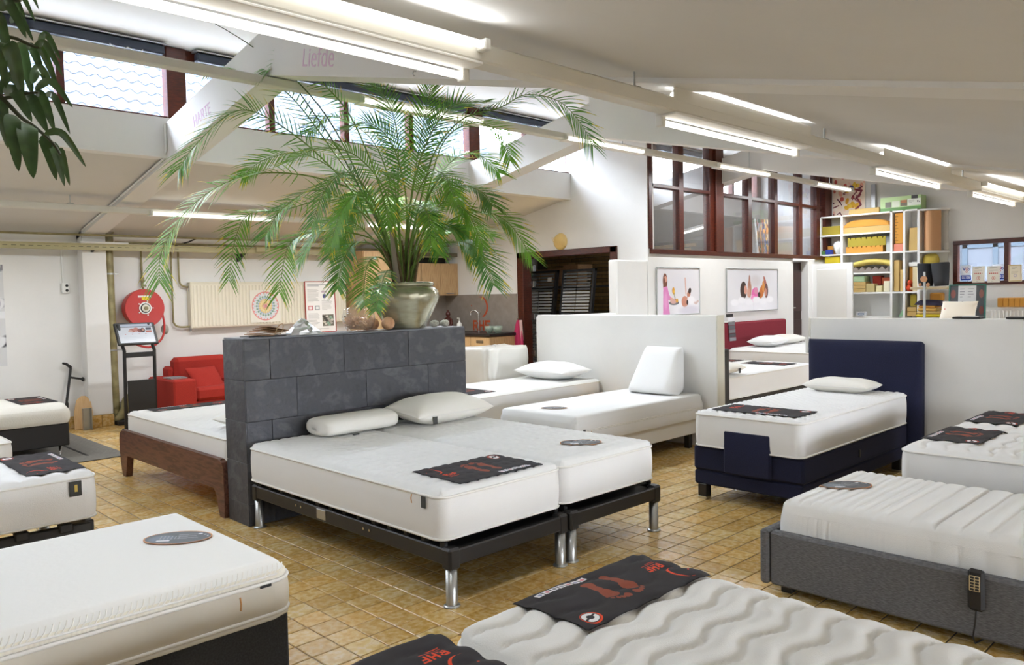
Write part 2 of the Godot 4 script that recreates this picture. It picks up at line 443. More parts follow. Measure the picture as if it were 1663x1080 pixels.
func window_strip() -> void:
	var n := 1
	for k in 4:
		var ua: float = RU[k] + (.25 if k else .25)
		var ub: float = RU[k + 1]
		var inner: float = RU[k] + .21
		var w := Node3D.new()
		w.name = "window_%d" % n
		add_child(w)
		w.position = g(Vector3((ua + ub) / 2, 8.08, 3.37))
		tag(w, ["high strip window behind the dark-leaved plant, showing roof tiles", "high strip window directly behind the palm fronds", "high strip window between the palm and the door wall", "high strip window seen through the indoor window grid"][k], "", "", "structure")
		n += 1
		part("rail", MB.new().box(ua - .2, 8.03, 3.37, ub + .2, 8.12, 3.392, .003), M.wood, w)
		part("rail", MB.new().box(ua - .2, 8.03, 3.93, ub + .2, 8.12, 4.075, .003), M.wood, w)
		part("post", MB.new().box(RU[k + 1] + .03, 8.0, 3.375, RU[k + 1] + .22, 8.13, 4.075, .005), M.wood, w)
		var st: float = (ub - ua + .1) / 4.0
		var a := inner
		for q in 4:
			var b: float = RU[k] + .21 + (RU[k + 1] + .03 - RU[k] - .21) * (q + 1) / 4.0
			if q < 3: part("mullion", MB.new().box(b - .035, 8.02, 3.39, b + .035, 8.12, 3.94, .004), M.wood, w)
			part("pane", MB.new().box(a + .03, 8.07, 3.39, b - .03, 8.074, 3.935), M.glass, w)
			a = b
	for d in [[-.55, 3.08, "dark roller blind cassette over the tile-roof window"], [3.4, 6.95, "dark roller blind cassette over the window behind the palm"], [7.3, 8.75, "dark roller blind cassette right of the palm, above the door wall corner"], [11.3, 14.5, "dark roller blind cassette seen through the indoor window grid"]]:
		var t := thing("roller_blind", d[2], "roller blind", Vector3((d[0] + d[1]) / 2, 7.94, 3.93), "roller blinds over the high windows")
		part("blind_roll", MB.new().box(d[0], 7.89, 3.955, d[1], 7.99, 4.04, .012), mt("2c3342", .6), t)
		part("rail", MB.new().box(d[0] - .02, 7.875, 4.045, d[1] + .02, 7.995, 4.06, .003), M.alu, t)
		part("bottom_bar", MB.new().tube([Vector3(d[0], 7.92, 3.935), Vector3(d[1], 7.92, 3.935)], .011, 8), M.alu, t)
		part("bead_chain", MB.new().tube([Vector3(d[1] - .5, 7.9, 3.96), Vector3(d[1] - .42, 7.88, 3.9), Vector3(d[1] - .34, 7.9, 3.96), Vector3(d[1] - .25, 7.88, 3.91), Vector3(d[1] - .2, 7.9, 3.97)], .005, 5), M.white, t)

func pantile() -> MB:
	return MB.new().grid(func(s, t): return Vector3(s * .215, t * .36, .022 + .028 * sin(TAU * s - .6) - t * .028 + (0.0 if t > .04 else -.012)), 10, 3)

func roof_outside() -> void:
	var t := thing("tiled_roof", "neighbouring roof of wavy blue-grey pantiles seen through the high window", "roof", Vector3(0, 12.6, 4.3))
	var slope := Basis(Vector3(1, 0, 0), deg_to_rad(42))
	part("roof_deck", MB.new().prism(PackedVector2Array([Vector2(12.62, 4.27), Vector2(16.4, 7.67), Vector2(16.4, 0), Vector2(12.62, 0)]), Vector3(-4.5, 0, 0), VA, ZA, UA * 17), mt("33383f", .9), t)
	var ms := pantile().mesh()
	var rest := MB.new()
	var ma := [mt("323a47", .85), mt("2e3644", .85), mt("38404c", .85)]
	var n := 0
	for r in 14:
		for c in 78:
			var p := Vector3(-4.4 + c * .213, 12.6 + r * .235, 4.29 + r * .2116)
			if c < 38 and r < 7:
				var m := MeshInstance3D.new()
				m.name = "roof_tile"
				t.add_child(m, true)
				m.mesh = ms; m.material_override = ma[(r * 7 + c * 5) % 3]
				m.transform = Transform3D(Basis(Vector3(1, 0, 0), deg_to_rad(42)), g(p) - t.position)
			else:
				var q := pantile()
				for i in q.P.size():
					rest.P.append(slope * q.P[i] + p); rest.N.append(slope * q.N[i]); rest.T.append(Vector2.ZERO); rest.C.append(Color.WHITE)
	tag(part("roof_tiles", rest, ma[0], t), "", "", "", "stuff")
	part("gutter", MB.new().tube([Vector3(-4.5, 12.5, 4.25), Vector3(12.5, 12.5, 4.25)], .07, 10), mt("c9ccd0", .6), t)

func walls() -> void:
	struct("wall_back", MB.new().box(-1.8, 11.02, -.1, 15.1, 11.3, 2.6), M.wall, "long white back wall carrying the radiator and hose reel")
	struct("wall_left", MB.new().box(-1.8, -7.4, -.1, -1.6, 11.3, 4.2), M.wall, "white side wall beyond the beds")
	struct("wall_door", MB.new().prism(PackedVector2Array([Vector2(9.15, 0), Vector2(11.02, 0), Vector2(11.02, 2.45), Vector2(9.15, 2.81)]), Vector3(9.1, 0, 0), VA, ZA, UA * .15).prism(PackedVector2Array([Vector2(7.19, 2.2), Vector2(9.15, 2.2), Vector2(9.15, 2.81), Vector2(8.08, 3.02), Vector2(8.08, 4.08), Vector2(7.19, 4.08)]), Vector3(9.1, 0, 0), VA, ZA, UA * .15).prism(PackedVector2Array([Vector2(6.6, 0), Vector2(7.19, 0), Vector2(7.19, 4.08), Vector2(6.6, 4.08)]), Vector3(9.1, 0, 0), VA, ZA, UA * .15), M.wall, "tall white wall with the brown storeroom doorway")
	# wall with the indoor window grid, stepping down to the low wall
	var w := MB.new()
	w.box(9.25, 6.6, 0, 13.42, 7.0, 2.1); w.box(14.16, 6.6, 0, 14.9, 6.75, 2.1); w.box(13.42, 6.6, 2.05, 14.16, 6.75, 2.1)
	struct("wall_window", w, M.wall, "white wall under the indoor brown window grid, with two pictures")
	struct("wall_low", MB.new().box(8.4, 6.6, 0, 9.1, 6.75, 2.0, .02).box(6.98, 6.6, 0, 8.4, 6.75, 1.29, .015), M.wall, "stepped low white wall beside the storeroom doorway")
	# right-hand gable wall with the window
	var r := MB.new()
	r.box(14.9, -7.4, 0, 15.1, 1.2, 4.2); r.box(14.9, 4.45, 0, 15.1, 11.3, 4.2); r.box(14.9, 1.2, 0, 15.1, 4.45, 1.56); r.box(14.9, 1.2, 2.31, 15.1, 4.45, 4.2)
	struct("wall_right", r, M.wall, "white end wall with shelves, certificates and a brown window")
	# unseen wall behind the camera, its openings placed to light the camera-facing sides
	var f := MB.new().box(-1.8, -7.4, 0, 15.1, -7.25, .5).box(-1.8, -7.4, 2.05, 15.1, -7.25, 2.33)
	for k in 8: f.box(-1.8 + k * 2.4, -7.4, .5, -.5 + k * 2.4, -7.25, 2.05)
	struct("wall_front_unseen", f, M.wall, "unseen wall far behind the viewer, its openings placed to light the camera-facing sides")
	# pillar with tiled foot, skirting
	struct("wall_pillar", MB.new().box(3.1, 10.82, .15, 3.38, 11.03, 2.5, .006), M.wall, "white wall pillar beside the olive drainpipe")
	var sk := Node3D.new()
	sk.name = "baseboard_back"
	add_child(sk)
	sk.position = g(Vector3(3.1, 10.99, 0))
	tag(sk, "ochre tile skirting along the back wall and pillar foot", "", "", "structure")
	for k in 34: part("tile", MB.new().box(-1.5 + k * .147, 11.0, 0, -1.356 + k * .147, 11.03, .148, .003), M.tiles[k % 6], sk) if absf(-1.43 + k * .147 - 3.24) > .2 else null
	for k in 2: part("tile", MB.new().box(3.095 + k * .146, 10.803, 0, 3.237 + k * .146, 10.83, .148, .003), M.tiles[k + 2], sk)
	part("tile", MB.new().box(3.08, 10.81, 0, 3.097, 11.0, .148, .003), M.tiles[0], sk)

func floor_tiles() -> void:
	var fl := struct("floor", MB.new().box(-1.8, -7.4, -.1, 15.1, 11.3, -.006), M.grout, "ochre quarry tile floor of the showroom")
	var pit := .1475
	var under := [[.4, 4.9, 1.6, 5.9], [1.5, -.5, 2.35, 1.78], [.4, -.5, 1.5, 1.78], [-1, 2.5, 1.4, 3.6], [2.45, 5.1, 4.5, 5.45], [2.6, 3.3, 4.0, 5.1], [3.75, -1, 4.8, 2.0], [5.2, 2.5, 7.1, 3.25], [2.5, 5.5, 4.4, 7.5], [5, -1, 7.2, 1.8]]
	var list := []
	for i in range(-12, 92):
		for j in range(-50, 77):
			var u := 1.86 + (i - 12) * pit; var v := 3.045 + (j - 20) * pit
			if u < -1.7 or u > 15.0 or v < -7.2 or v > 11.1: continue
			list.append([u, v])
	var vis := []
	var yaw := 0.7985
	for q in list:
		var u: float = q[0] + pit / 2; var v: float = q[1] + pit / 2
		var dd := u * cos(yaw) + v * sin(yaw)
		var rr := u * sin(yaw) - v * cos(yaw)
		var hid := dd < 2.6 or absf(rr) > dd * .64
		for b in under: hid = hid or (u > b[0] and u < b[2] and v > b[1] and v < b[3])
		if not hid: vis.append([dd, q])
	vis.sort_custom(func(a, b): return a[0] < b[0])
	var single := {}
	for k in mini(300, vis.size()): single[vis[k][1]] = true
	var one := MB.new().box(.003, .003, -.02, pit - .003, pit - .003, 0, .0025).mesh()
	var bulk := []
	for k in 6: bulk.append(MB.new())
	for q in list:
		var k: int = abs(int(q[0] * 77.7) * 31 + int(q[1] * 91.3) * 17) % 6
		if single.has(q):
			var m := MeshInstance3D.new()
			m.name = "tile"
			fl.add_child(m, true)
			m.mesh = one; m.material_override = M.tiles[k]; m.position = g(Vector3(q[0], q[1], 0))
		else:
			var b: MB = bulk[k]
			var a := Vector3(q[0] + .003, q[1] + .003, 0)
			var s := pit - .006
			var c := .0025
			b.quad(a + Vector3(c, c, 0), a + Vector3(s - c, c, 0), a + Vector3(s - c, s - c, 0), a + Vector3(c, s - c, 0))
			b.quad(a + Vector3(0, 0, -c), a + Vector3(s, 0, -c), a + Vector3(s - c, c, 0), a + Vector3(c, c, 0))
			b.quad(a + Vector3(0, s, -c), a + Vector3(0, 0, -c), a + Vector3(c, c, 0), a + Vector3(c, s - c, 0))
			b.quad(a + Vector3(s, 0, -c), a + Vector3(s, s, -c), a + Vector3(s - c, s - c, 0), a + Vector3(s - c, c, 0))
			b.quad(a + Vector3(s, s, -c), a + Vector3(0, s, -c), a + Vector3(c, s - c, 0), a + Vector3(s - c, s - c, 0))
	for k in 6: tag(part("far_tiles", bulk[k], M.tiles[k], fl), "", "", "", "stuff")

func light_line(nm: String, label: String, u0: float, u1: float, v: float, z: float, lit: Array, hang: float, both := false, hangers := [], pw := 1.0) -> void:
	# an aluminium-white trunking with tubes below it
	var t := thing(nm, label, "light fitting", Vector3((u0 + u1) / 2, v, z), "")
	part("trunking", MB.new().box(u0, v - .045, z, u1, v + .045, z + .07, .008), M.trunk, t)
	for h in hangers: part("hanger", MB.new().tube([Vector3(h, v, z + .07), Vector3(h, v, z + .07 + hang)], .006, 6).box(h - .03, v - .02, z + .07, h + .03, v + .02, z + .082, .003), M.alu, t)
	for l in lit:
		var a: float = l[0]; var b: float = l[1]
		var vv := v + (.045 if both else -.066)
		var tz := z - .035 if both else z + .012
		part("batten", MB.new().box(a, v - .05, z - .012, b, v + .05, z, .003), M.white, t)
		part("tube", MB.new().tube([Vector3(a + .03, vv, tz), Vector3(b - .03, vv, tz)], .0135 if both else .018, 10), M.tubeglow, t)
		for e in [a, b - .03]: part("end_cap", MB.new().box(e, vv - .02, tz - .022, e + .03, vv + .022, tz + .036, .004), M.plast, t)
		area("tube_light", Vector3((a + b) / 2, vv, tz - .026), b - a - .1, .03, TUBE_W * pw, LAMP_C)
		if both and l.size() < 3:
			part("tube", MB.new().tube([Vector3(a + .03, v - .075, z + .05), Vector3(b - .03, v - .075, z + .05)], .0135, 10), M.tubeglow, t)
			for e in [a, b - .03]: part("end_cap", MB.new().box(e, v - .095, z + .03, e + .03, v - .045, z + .07, .004), M.plast, t)
			area("tube_light", Vector3((a + b) / 2, v - .1, z + .05), b - a - .1, .03, TUBE_W * .6 * pw, LAMP_C, Vector3(0, -.8, .6).normalized())
		elif both:   # unseen tube in the trunking top, placed to make the bright ceiling patch
			part("side_lip", MB.new().box(a, v - .046, z + .05, b, v - .037, z + .116, .002), M.trunk, t)  # lip shaped to hide the upward tube from the camera
			part("tube", MB.new().tube([Vector3(a + .03, v - .012, z + .086), Vector3(b - .03, v - .012, z + .086)], .0135, 10), M.tubeglow, t)
			area("tube_light", Vector3((a + b) / 2, v - .012, z + .102), b - a - .1, .025, TUBE_W * .5 * pw, LAMP_C, Vector3(0, -.2, 1).normalized())

func lamps() -> void:
	light_line("light_trunking", "long light trunking under the back slope, behind the palm", -1.4, 9.0, 9.4, 2.56, [[.3, 1.75], [3.4, 4.9], [6.3, 7.8]], .1, false, [0.1, 2.6, 5.5, 8.3], 2.6)
	light_line("light_trunking", "long light trunking hung under the roof ridge, through the palm top", -1.4, 14.3, 5.93, 3.26, [[-.9, .5], [3.95, 5.4], [6.6, 8.05], [9.75, 11.2], [12.75, 14.1]], .7, false, [7.7, 10.7, 13.4], 3.2)
	light_line("light_trunking", "broad light trunking close under the low near ceiling, with double tubes", -1.4, 14.6, 2.2, 2.4, [[.55, 1.98], [3.2, 4.62, 1], [5.75, 7.15, 1], [7.95, 9.4], [11, 12.4, 1]], .08, true, [2.95, 4.9, 7.6], .55)
	light_line("light_trunking", "unseen light trunking over the near corner, placed to light the nearest beds", -1.4, 14.6, -.9, 2.05, [[-.6, .9], [2.6, 4.1]], .1, false, [2.0], .6)  # out of view, placed to light the foreground from the camera side
	# storeroom tube behind the indoor windows
	var t := thing("storeroom_lamp", "single fluorescent tube lamp glowing behind the indoor window panes", "light fitting", Vector3(12.4, 8.2, 2.56))
	part("batten", MB.new().tube([Vector3(11.8, 8.0, 2.57), Vector3(13.3, 8.05, 2.86)], .025, 8), M.white, t)
	part("tube", MB.new().tube([Vector3(11.83, 7.99, 2.535), Vector3(13.27, 8.03, 2.815)], .015, 8), M.tubeglow, t)
	area("tube_light", Vector3(12.5, 8.0, 2.6), 1.2, .03, TUBE_W * .5, LAMP_C)

# ---------------------------------------------------------------- mattresses, pillows, mats
func puff(d: Dictionary, u: float, v: float) -> float:   # 0 in a seam, 1 on top of a puff
	var a: float = d.get("sp", .1)
	match d.style:
		"wave":
			var x := (v + .02 * sin(TAU * u / .25)) / a
			return pow(absf(sin(PI * x)), .5)
		"wavev":
			var x := (u + .02 * sin(TAU * v / .25)) / a
			return pow(absf(sin(PI * x)), .5)
		"diamond":
			return pow(absf(sin(PI * (u + v) / a) * sin(PI * (u - v) / a)), .45)
		"channel":
			var x := (1.94 - v) / .052 if v > 1.42 else 10.0 + (1.42 - v) / .108
			return pow(absf(sin(PI * x)), .28)
		"rows":
			return .62 * pow(absf(sin(PI * (v + .006 * sin(TAU * u / .14)) / a)), .45) + .38 * pow(absf(sin(PI * (u + .012 * sin(TAU * v / .2)) / .07)), .5)
	return 1.0
func top_z(d: Dictionary, u: float, v: float) -> float:
	var e := minf(minf(u - d.u0, d.u1 - u), minf(v - d.v0, d.v1 - v))
	var k := clampf(e / d.get("w", .09), 0, 1)
	var s := sqrt(maxf(0.0, 1.0 - (1.0 - k) * (1.0 - k)))
	return d.zs + (d.zt - d.zs) * s - d.get("amp", 0.0) * (1.0 - puff(d, u, v)) * smoothstep(0.0, .6, k)
func per(d: Dictionary, off: float, n := 6) -> Array:
	var r: float = d.get("cr", .06)
	var out := []
	var cs := [[d.u1 - r, d.v0 + r, -PI / 2], [d.u1 - r, d.v1 - r, 0.0], [d.u0 + r, d.v1 - r, PI / 2], [d.u0 + r, d.v0 + r, PI]]
	for q in 4:
		var c = cs[q]
		for k in n + 1:
			var a: float = c[2] + PI / 2 * k / n
			out.append([c[0] + cos(a) * (r + off), c[1] + sin(a) * (r + off), cos(a), sin(a)])
		var nx = cs[(q + 1) % 4]
		var p0 = out[-1]
		var p1 := [nx[0] + cos(nx[2]) * (r + off), nx[1] + sin(nx[2]) * (r + off)]
		var m := 40 if d.get("side", "") == "channel" else 6
		if m > 6 and absf(p1[1] - p0[1]) > 1.0: m = 170
		for k in range(1, m): out.append([lerpf(p0[0], p1[0], float(k) / m), lerpf(p0[1], p1[1], float(k) / m), p0[2], p0[3]])
	return out
func mattress(nm: String, label: String, d: Dictionary, top: Material, side: Material, grp := "", opts := {}) -> Node3D:
	var t := thing(nm, label, "mattress", Vector3((d.u0 + d.u1) / 2, (d.v0 + d.v1) / 2, d.z0), grp)
	var r: float = d.get("cr", .06)
	# side border
	var lv := 7
	var ring := per(d, 0.0)
	var nr := ring.size()
	var b := MB.new()
	var bulge: float = d.get("bulge", .008)
	var ch: bool = d.get("side", "") == "channel"
	var fs := func(s: float, tt: float) -> Vector3:
		var k := int(round(s * nr)) % nr
		var p: Array = ring[k]
		var o := bulge * (1.0 - pow(absf(2 * tt - 1), 3.0))
		if ch: o += -.016 * (1.0 - pow(absf(sin(PI * p[0] / .08)), .3) if absf(p[3]) > .5 else 1.0 - puff(d, 0, p[1]))
		return Vector3(p[0] + p[2] * o, p[1] + p[3] * o, lerpf(d.z0, d.zs, tt))
	b.grid(fs, nr, lv)
	part("border", b, side, t)
	# underside and top
	var und := MB.new()
	for k in nr:
		var p0 = ring[k]; var p1 = ring[(k + 1) % nr]
		und.tri(Vector3((d.u0 + d.u1) / 2, (d.v0 + d.v1) / 2, d.z0), Vector3(p1[0], p1[1], d.z0), Vector3(p0[0], p0[1], d.z0))
	part("underside", und, side, t)
	var cell: float = d.get("cell", .02)
	var nu := int((d.u1 - d.u0) / cell); var nv := int((d.v1 - d.v0) / cell)
	var ft := func(s: float, tt: float) -> Vector3:
		var u := lerpf(d.u0, d.u1, s); var v := lerpf(d.v0, d.v1, tt)
		var z := top_z(d, u, v)
		var cu := clampf(u, d.u0 + r, d.u1 - r); var cv := clampf(v, d.v0 + r, d.v1 - r)
		var x := (u - cu) / r; var y := (v - cv) / r
		if x != 0.0 and y != 0.0:
			u = cu + r * x * sqrt(1 - y * y / 2); v = cv + r * y * sqrt(1 - x * x / 2)
		return Vector3(u, v, z)
	part("quilted_top", MB.new().grid(ft, nu, nv), top, t)
	if d.get("piping", true):
		for z in [d.zs, d.z0 + .005]:
			var path := []
			for p in per(d, .003): path.append(Vector3(p[0], p[1], z))
			path.append(path[0])
			part("piping", MB.new().tube(path, .007, 6), M.pipe, t)
	return t
func fabric_tag(parent: Node3D, at: Vector3, along: Vector3, out: Vector3, w := .035, h := .06, c := "3a3c3a") -> void:
	var a := at - along * w / 2 + out * .014
	part("label_tab", MB.new().prism(PackedVector2Array([Vector2(0, 0), Vector2(w, 0), Vector2(w, -h), Vector2(0, -h)]), a, along, ZA, out * .003), mt(c, .6), parent, "small dark fabric label")
func zip_pull(parent: Node3D, at: Vector3, out: Vector3) -> void:
	part("zip_pull", MB.new().tube([at + out * .012, at + out * .018 - ZA * .02, at + out * .014 - ZA * .045], .003, 6), mt("c9935a", .5), parent)

func mat_pic() -> Image:
	var i := pic(640, 330, "221e21")
	for k in 40: ell(i, rng.randf() * 640, rng.randf() * 330, 60, 30, "262226", rng.randf() * 3, 1.0)
	# crescent and letters
	var o := "d8431c"
	var arc := PackedVector2Array()
	for k in 21: arc.append(Vector2(70, 80) + Vector2(cos(lerpf(-1.5, 1.9, k / 20.0)), sin(lerpf(-1.5, 1.9, k / 20.0))) * Vector2(44, 54))
	for k in 21: arc.append(Vector2(58, 76) + Vector2(cos(lerpf(1.9, -1.5, k / 20.0)), sin(lerpf(1.9, -1.5, k / 20.0))) * Vector2(46, 56))
	poly(i, arc, o)
	ell(i, 38, 70, 4, 4, o)
	word(i, "RHF", 62, 152, 6.2, o)
	lines(i, 62, 200, 86, 2, 9, o, 3, 3)
	# foot prints, toes towards the top
	var br := "853f28"
	for f in [[290, 1.0], [385, -1.0]]:
		var x: float = f[0]; var s: float = f[1]
		ell(i, x, 232, 21, 30, br); ell(i, x - s * 5, 190, 17, 48, br); ell(i, x - s * 2, 138, 29, 38, br)
		for k in 5: ell(i, x + s * (26 - k * 13.5), 92 - [12, 16, 12, 4, -8][k], [12, 8, 7.5, 7, 6][k], [16, 12, 11, 10, 9][k], br)
	# ring
	ell(i, 575, 50, 36, 36, o); ell(i, 577, 52, 31, 31, "2b272b"); ell(i, 577, 52, 28, 28, "e6e6e6"); ell(i, 577, 52, 13, 13, "2b272b")
	stroke(i, [Vector2(555, 60), Vector2(600, 44)], 4, "2b272b")
	for k in 7:
		rect(i, 330 + k * 34, 284, 29, 26, "e2dfe2"); ell(i, 344 + k * 34, 296, 8, 8, ["d98a92", "8a8fb5", "c26a70", "9aa0a8", "777", "cc8890", "8890aa"][k])
	return i
var mat_mat: Material
func foot_mat(d: Dictionary, c: Vector2, L: float, W: float, x: Vector2, label: String, lift := .004) -> void:
	# a flat display mat following the quilting; x = reading direction seen from the foot end
	if mat_mat == null: mat_mat = pic_mat(mat_pic(), .9)
	var y := Vector2(-x.y, x.x)
	var f := func(s: float, t: float) -> Vector3:
		var p := c + x * (s - .5) * L + y * (t - .5) * W
		var z := -9.0
		for o in [Vector2.ZERO, x * .02, -x * .02, y * .02, -y * .02]: z = maxf(z, top_z(d, p.x + o.x, p.y + o.y))
		return Vector3(p.x, p.y, z + lift)
	var b := MB.new().grid(f, 40, 24)
	var th := func(s: float, t: float) -> Vector3: return f.call(s, t) - Vector3(0, 0, .003)
	b.grid(th, 40, 24, true)
	solo("display_mat", b, mat_mat, label, "display mat", "dark display mats with printed footprints")
func badge_pic(k: int) -> Image:
	var i := pic(256, 160, "c98a52")
	ell(i, 128, 80, 122, 74, "4d5054"); ell(i, 70, 90, 55, 48, "66707c", 0, .6)
	for q in 3: lines(i, 120 + q * 4, 40 + q * 22, 80, 3, 6, "a9a9a9", k + q, 2)
	rect(i, 60, 110, 50, 14, "e4e4e6"); ell(i, 200, 40, 9, 5, "e8e8e8"); ell(i, 222, 52, 5, 4, "e0e0e0"); ell(i, 236, 66, 4, 3, "e0e0e0")
	for q in 6: stroke(i, [Vector2(60 + q * 14, 62), Vector2(66 + q * 14, 98)], 2, "8b8d90")
	return i
var badge_mat: Material
func badge(d: Dictionary, c: Vector2, L: float, W: float, x: Vector2, label: String) -> void:
	if badge_mat == null: badge_mat = pic_mat(badge_pic(2), .6)
	var y := Vector2(-x.y, x.x)
	var b := MB.new()
	var n := 36; var rn := 8
	for low in [0.0, .002]:
		for r in rn:
			for k in n:
				var q := []; var tx := []
				for m in [[r, k], [r + 1, k], [r + 1, k + 1], [r, k + 1]]:
					var a: float = TAU * m[1] / n
					var e := Vector2(cos(a), sin(a)) * (float(m[0]) / rn)
					var p := c + x * e.x * L / 2 + y * e.y * W / 2
					var z := maxf(maxf(top_z(d, p.x, p.y), top_z(d, p.x + .02, p.y + .01)), top_z(d, p.x - .02, p.y - .01))
					q.append(Vector3(p.x, p.y, z + .005 - low)); tx.append(Vector2(.5 + e.x * .5, .5 - e.y * .5))
				if low == 0.0:
					b.tri(q[0], q[1], q[2], tx[0], tx[1], tx[2]); b.tri(q[0], q[2], q[3], tx[0], tx[2], tx[3])
				else:
					b.tri(q[0], q[2], q[1], tx[0], tx[2], tx[1]); b.tri(q[0], q[3], q[2], tx[0], tx[3], tx[2])
	solo("oval_badge", b, badge_mat, label, "product badge", "oval grey badges lying on mattresses")
func pillow_mb(L: float, W: float, T: float, e := 4.0, pull := .05) -> MB:
	var b := MB.new()
	for sg in [1.0, -1.0]:
		var f := func(s: float, t: float) -> Vector3:
			var a := sin((s - .5) * PI); var c := sin((t - .5) * PI)
			var h := pow(maxf(0.0, (1 - pow(absf(a), e)) * (1 - pow(absf(c), e))), .55)
			return Vector3(a * L / 2 * (1 - pull * (1 - c * c)), c * W / 2 * (1 - pull * (1 - a * a)), T / 2 + sg * h * T / 2 * (1.0 + .04 * sin(7 * a + 2) * sin(5 * c)))
		b.grid(f, 26, 20, sg < 0)
	return b
func pillow(label: String, at: Vector3, L: float, W: float, T: float, yaw: float, tilt: Basis, mat: Material, e := 4.0, seam := true, grp := "", tabat := Vector3.ZERO) -> Node3D:
	var t := thing("pillow", label, "pillow", at, grp)
	var bs := Basis(ZA, yaw) * tilt
	var b := pillow_mb(L, W, T, e)
	var o := MB.new()
	for i in b.P.size():
		o.P.append(bs * b.P[i] + at); o.N.append(bs * b.N[i]); o.T.append(b.T[i]); o.C.append(Color.WHITE)
	part("cover", o, mat, t)
	if seam:
		var path := []
		for k in 41:
			var a := TAU * k / 40
			var x := signf(cos(a)) * pow(absf(cos(a)), .22); var y := signf(sin(a)) * pow(absf(sin(a)), .22)
			path.append(bs * Vector3(x * L / 2 * (1 - .05 * (1 - y * y)), y * W / 2 * (1 - .05 * (1 - x * x)), T / 2) + at)
		part("seam", MB.new().tube(path, .003, 5), M.pipe, t)
	if tabat != Vector3.ZERO: part("label_tab", MB.new().box(tabat.x - .02, tabat.y - .006, tabat.z - .055, tabat.x + .02, tabat.y - .002, tabat.z), mt("3a3c3a", .6), t, "small dark fabric label")
	return t

func leg_round(parent: Node, u: float, v: float, h: float, r := .03, mat: Material = null) -> void:
	if mat == null: mat = M.alu
	var l := part("leg", MB.new().lathe(Vector3(u, v, 0), [Vector2(0, 0), Vector2(r * 1.0, 0.001), Vector2(r, .006), Vector2(r, h), Vector2(0, h)], 24), mat, parent)
	part("foot_ring", MB.new().lathe(Vector3(u, v, 0), [Vector2(r, 0), Vector2(r * 1.42, 0), Vector2(r * 1.42, .006), Vector2(r * 1.05, .012), Vector2(r, .012)], 24), mat, l)

func slat_base(label: String, u0: float, u1: float, v0: float, v1: float, z0: float, z1: float, legs: bool, grp := "") -> Node3D:
	var t := thing("slatted_bed_base", label, "bed base", Vector3((u0 + u1) / 2, (v0 + v1) / 2, 0), grp)
	for u in [u0, u1 - .04]: part("side_rail", MB.new().box(u, v0 + .05, z0, u + .04, v1 - .05, z1, .006), M.dark, t)
	for v in [v0, v1 - .04]: part("end_rail", MB.new().box(u0 + .05, v, z0, u1 - .05, v + .04, z1 - .005, .006), M.dark, t)
	for u in [u0 - .004, u1 - .07]:
		for v in [v0 - .004, v1 - .07]:
			part("corner_block", MB.new().box(u, v, z0 - .022, u + .074, v + .074, z1 + .006, .012), M.black, t)
			if legs: leg_round(t, u + .037, v + .037, z0 - .018)
	part("added_gap_panel", MB.new().box(u0 + .04, v0 + .04, z1 - .02, u1 - .04, v1 - .04, z1 - .012), M.black, t)  # black sheet added to keep the gap below the mattress dark
	var n := 14
	for k in n:
		var v := lerpf(v0 + .08, v1 - .08, float(k) / (n - 1))
		var f := func(s: float, tt: float) -> Vector3: return Vector3(lerpf(u0 + .02, u1 - .02, s), v + (tt - .5) * .045, z1 + .022 + .012 * sin(PI * s))
		var b := MB.new().grid(f, 8, 1)
		b.grid(func(s, tt): return f.call(s, tt) - Vector3(0, 0, .01), 8, 1, true)
		part("slat", b, mt("2a2828", .4), t)
		for u in [u0 + .012, u1 - .042]: part("slat_holder", MB.new().box(u, v - .02, z1 - .004, u + .03, v + .02, z1 + .028, .006), M.black, t)
	return t

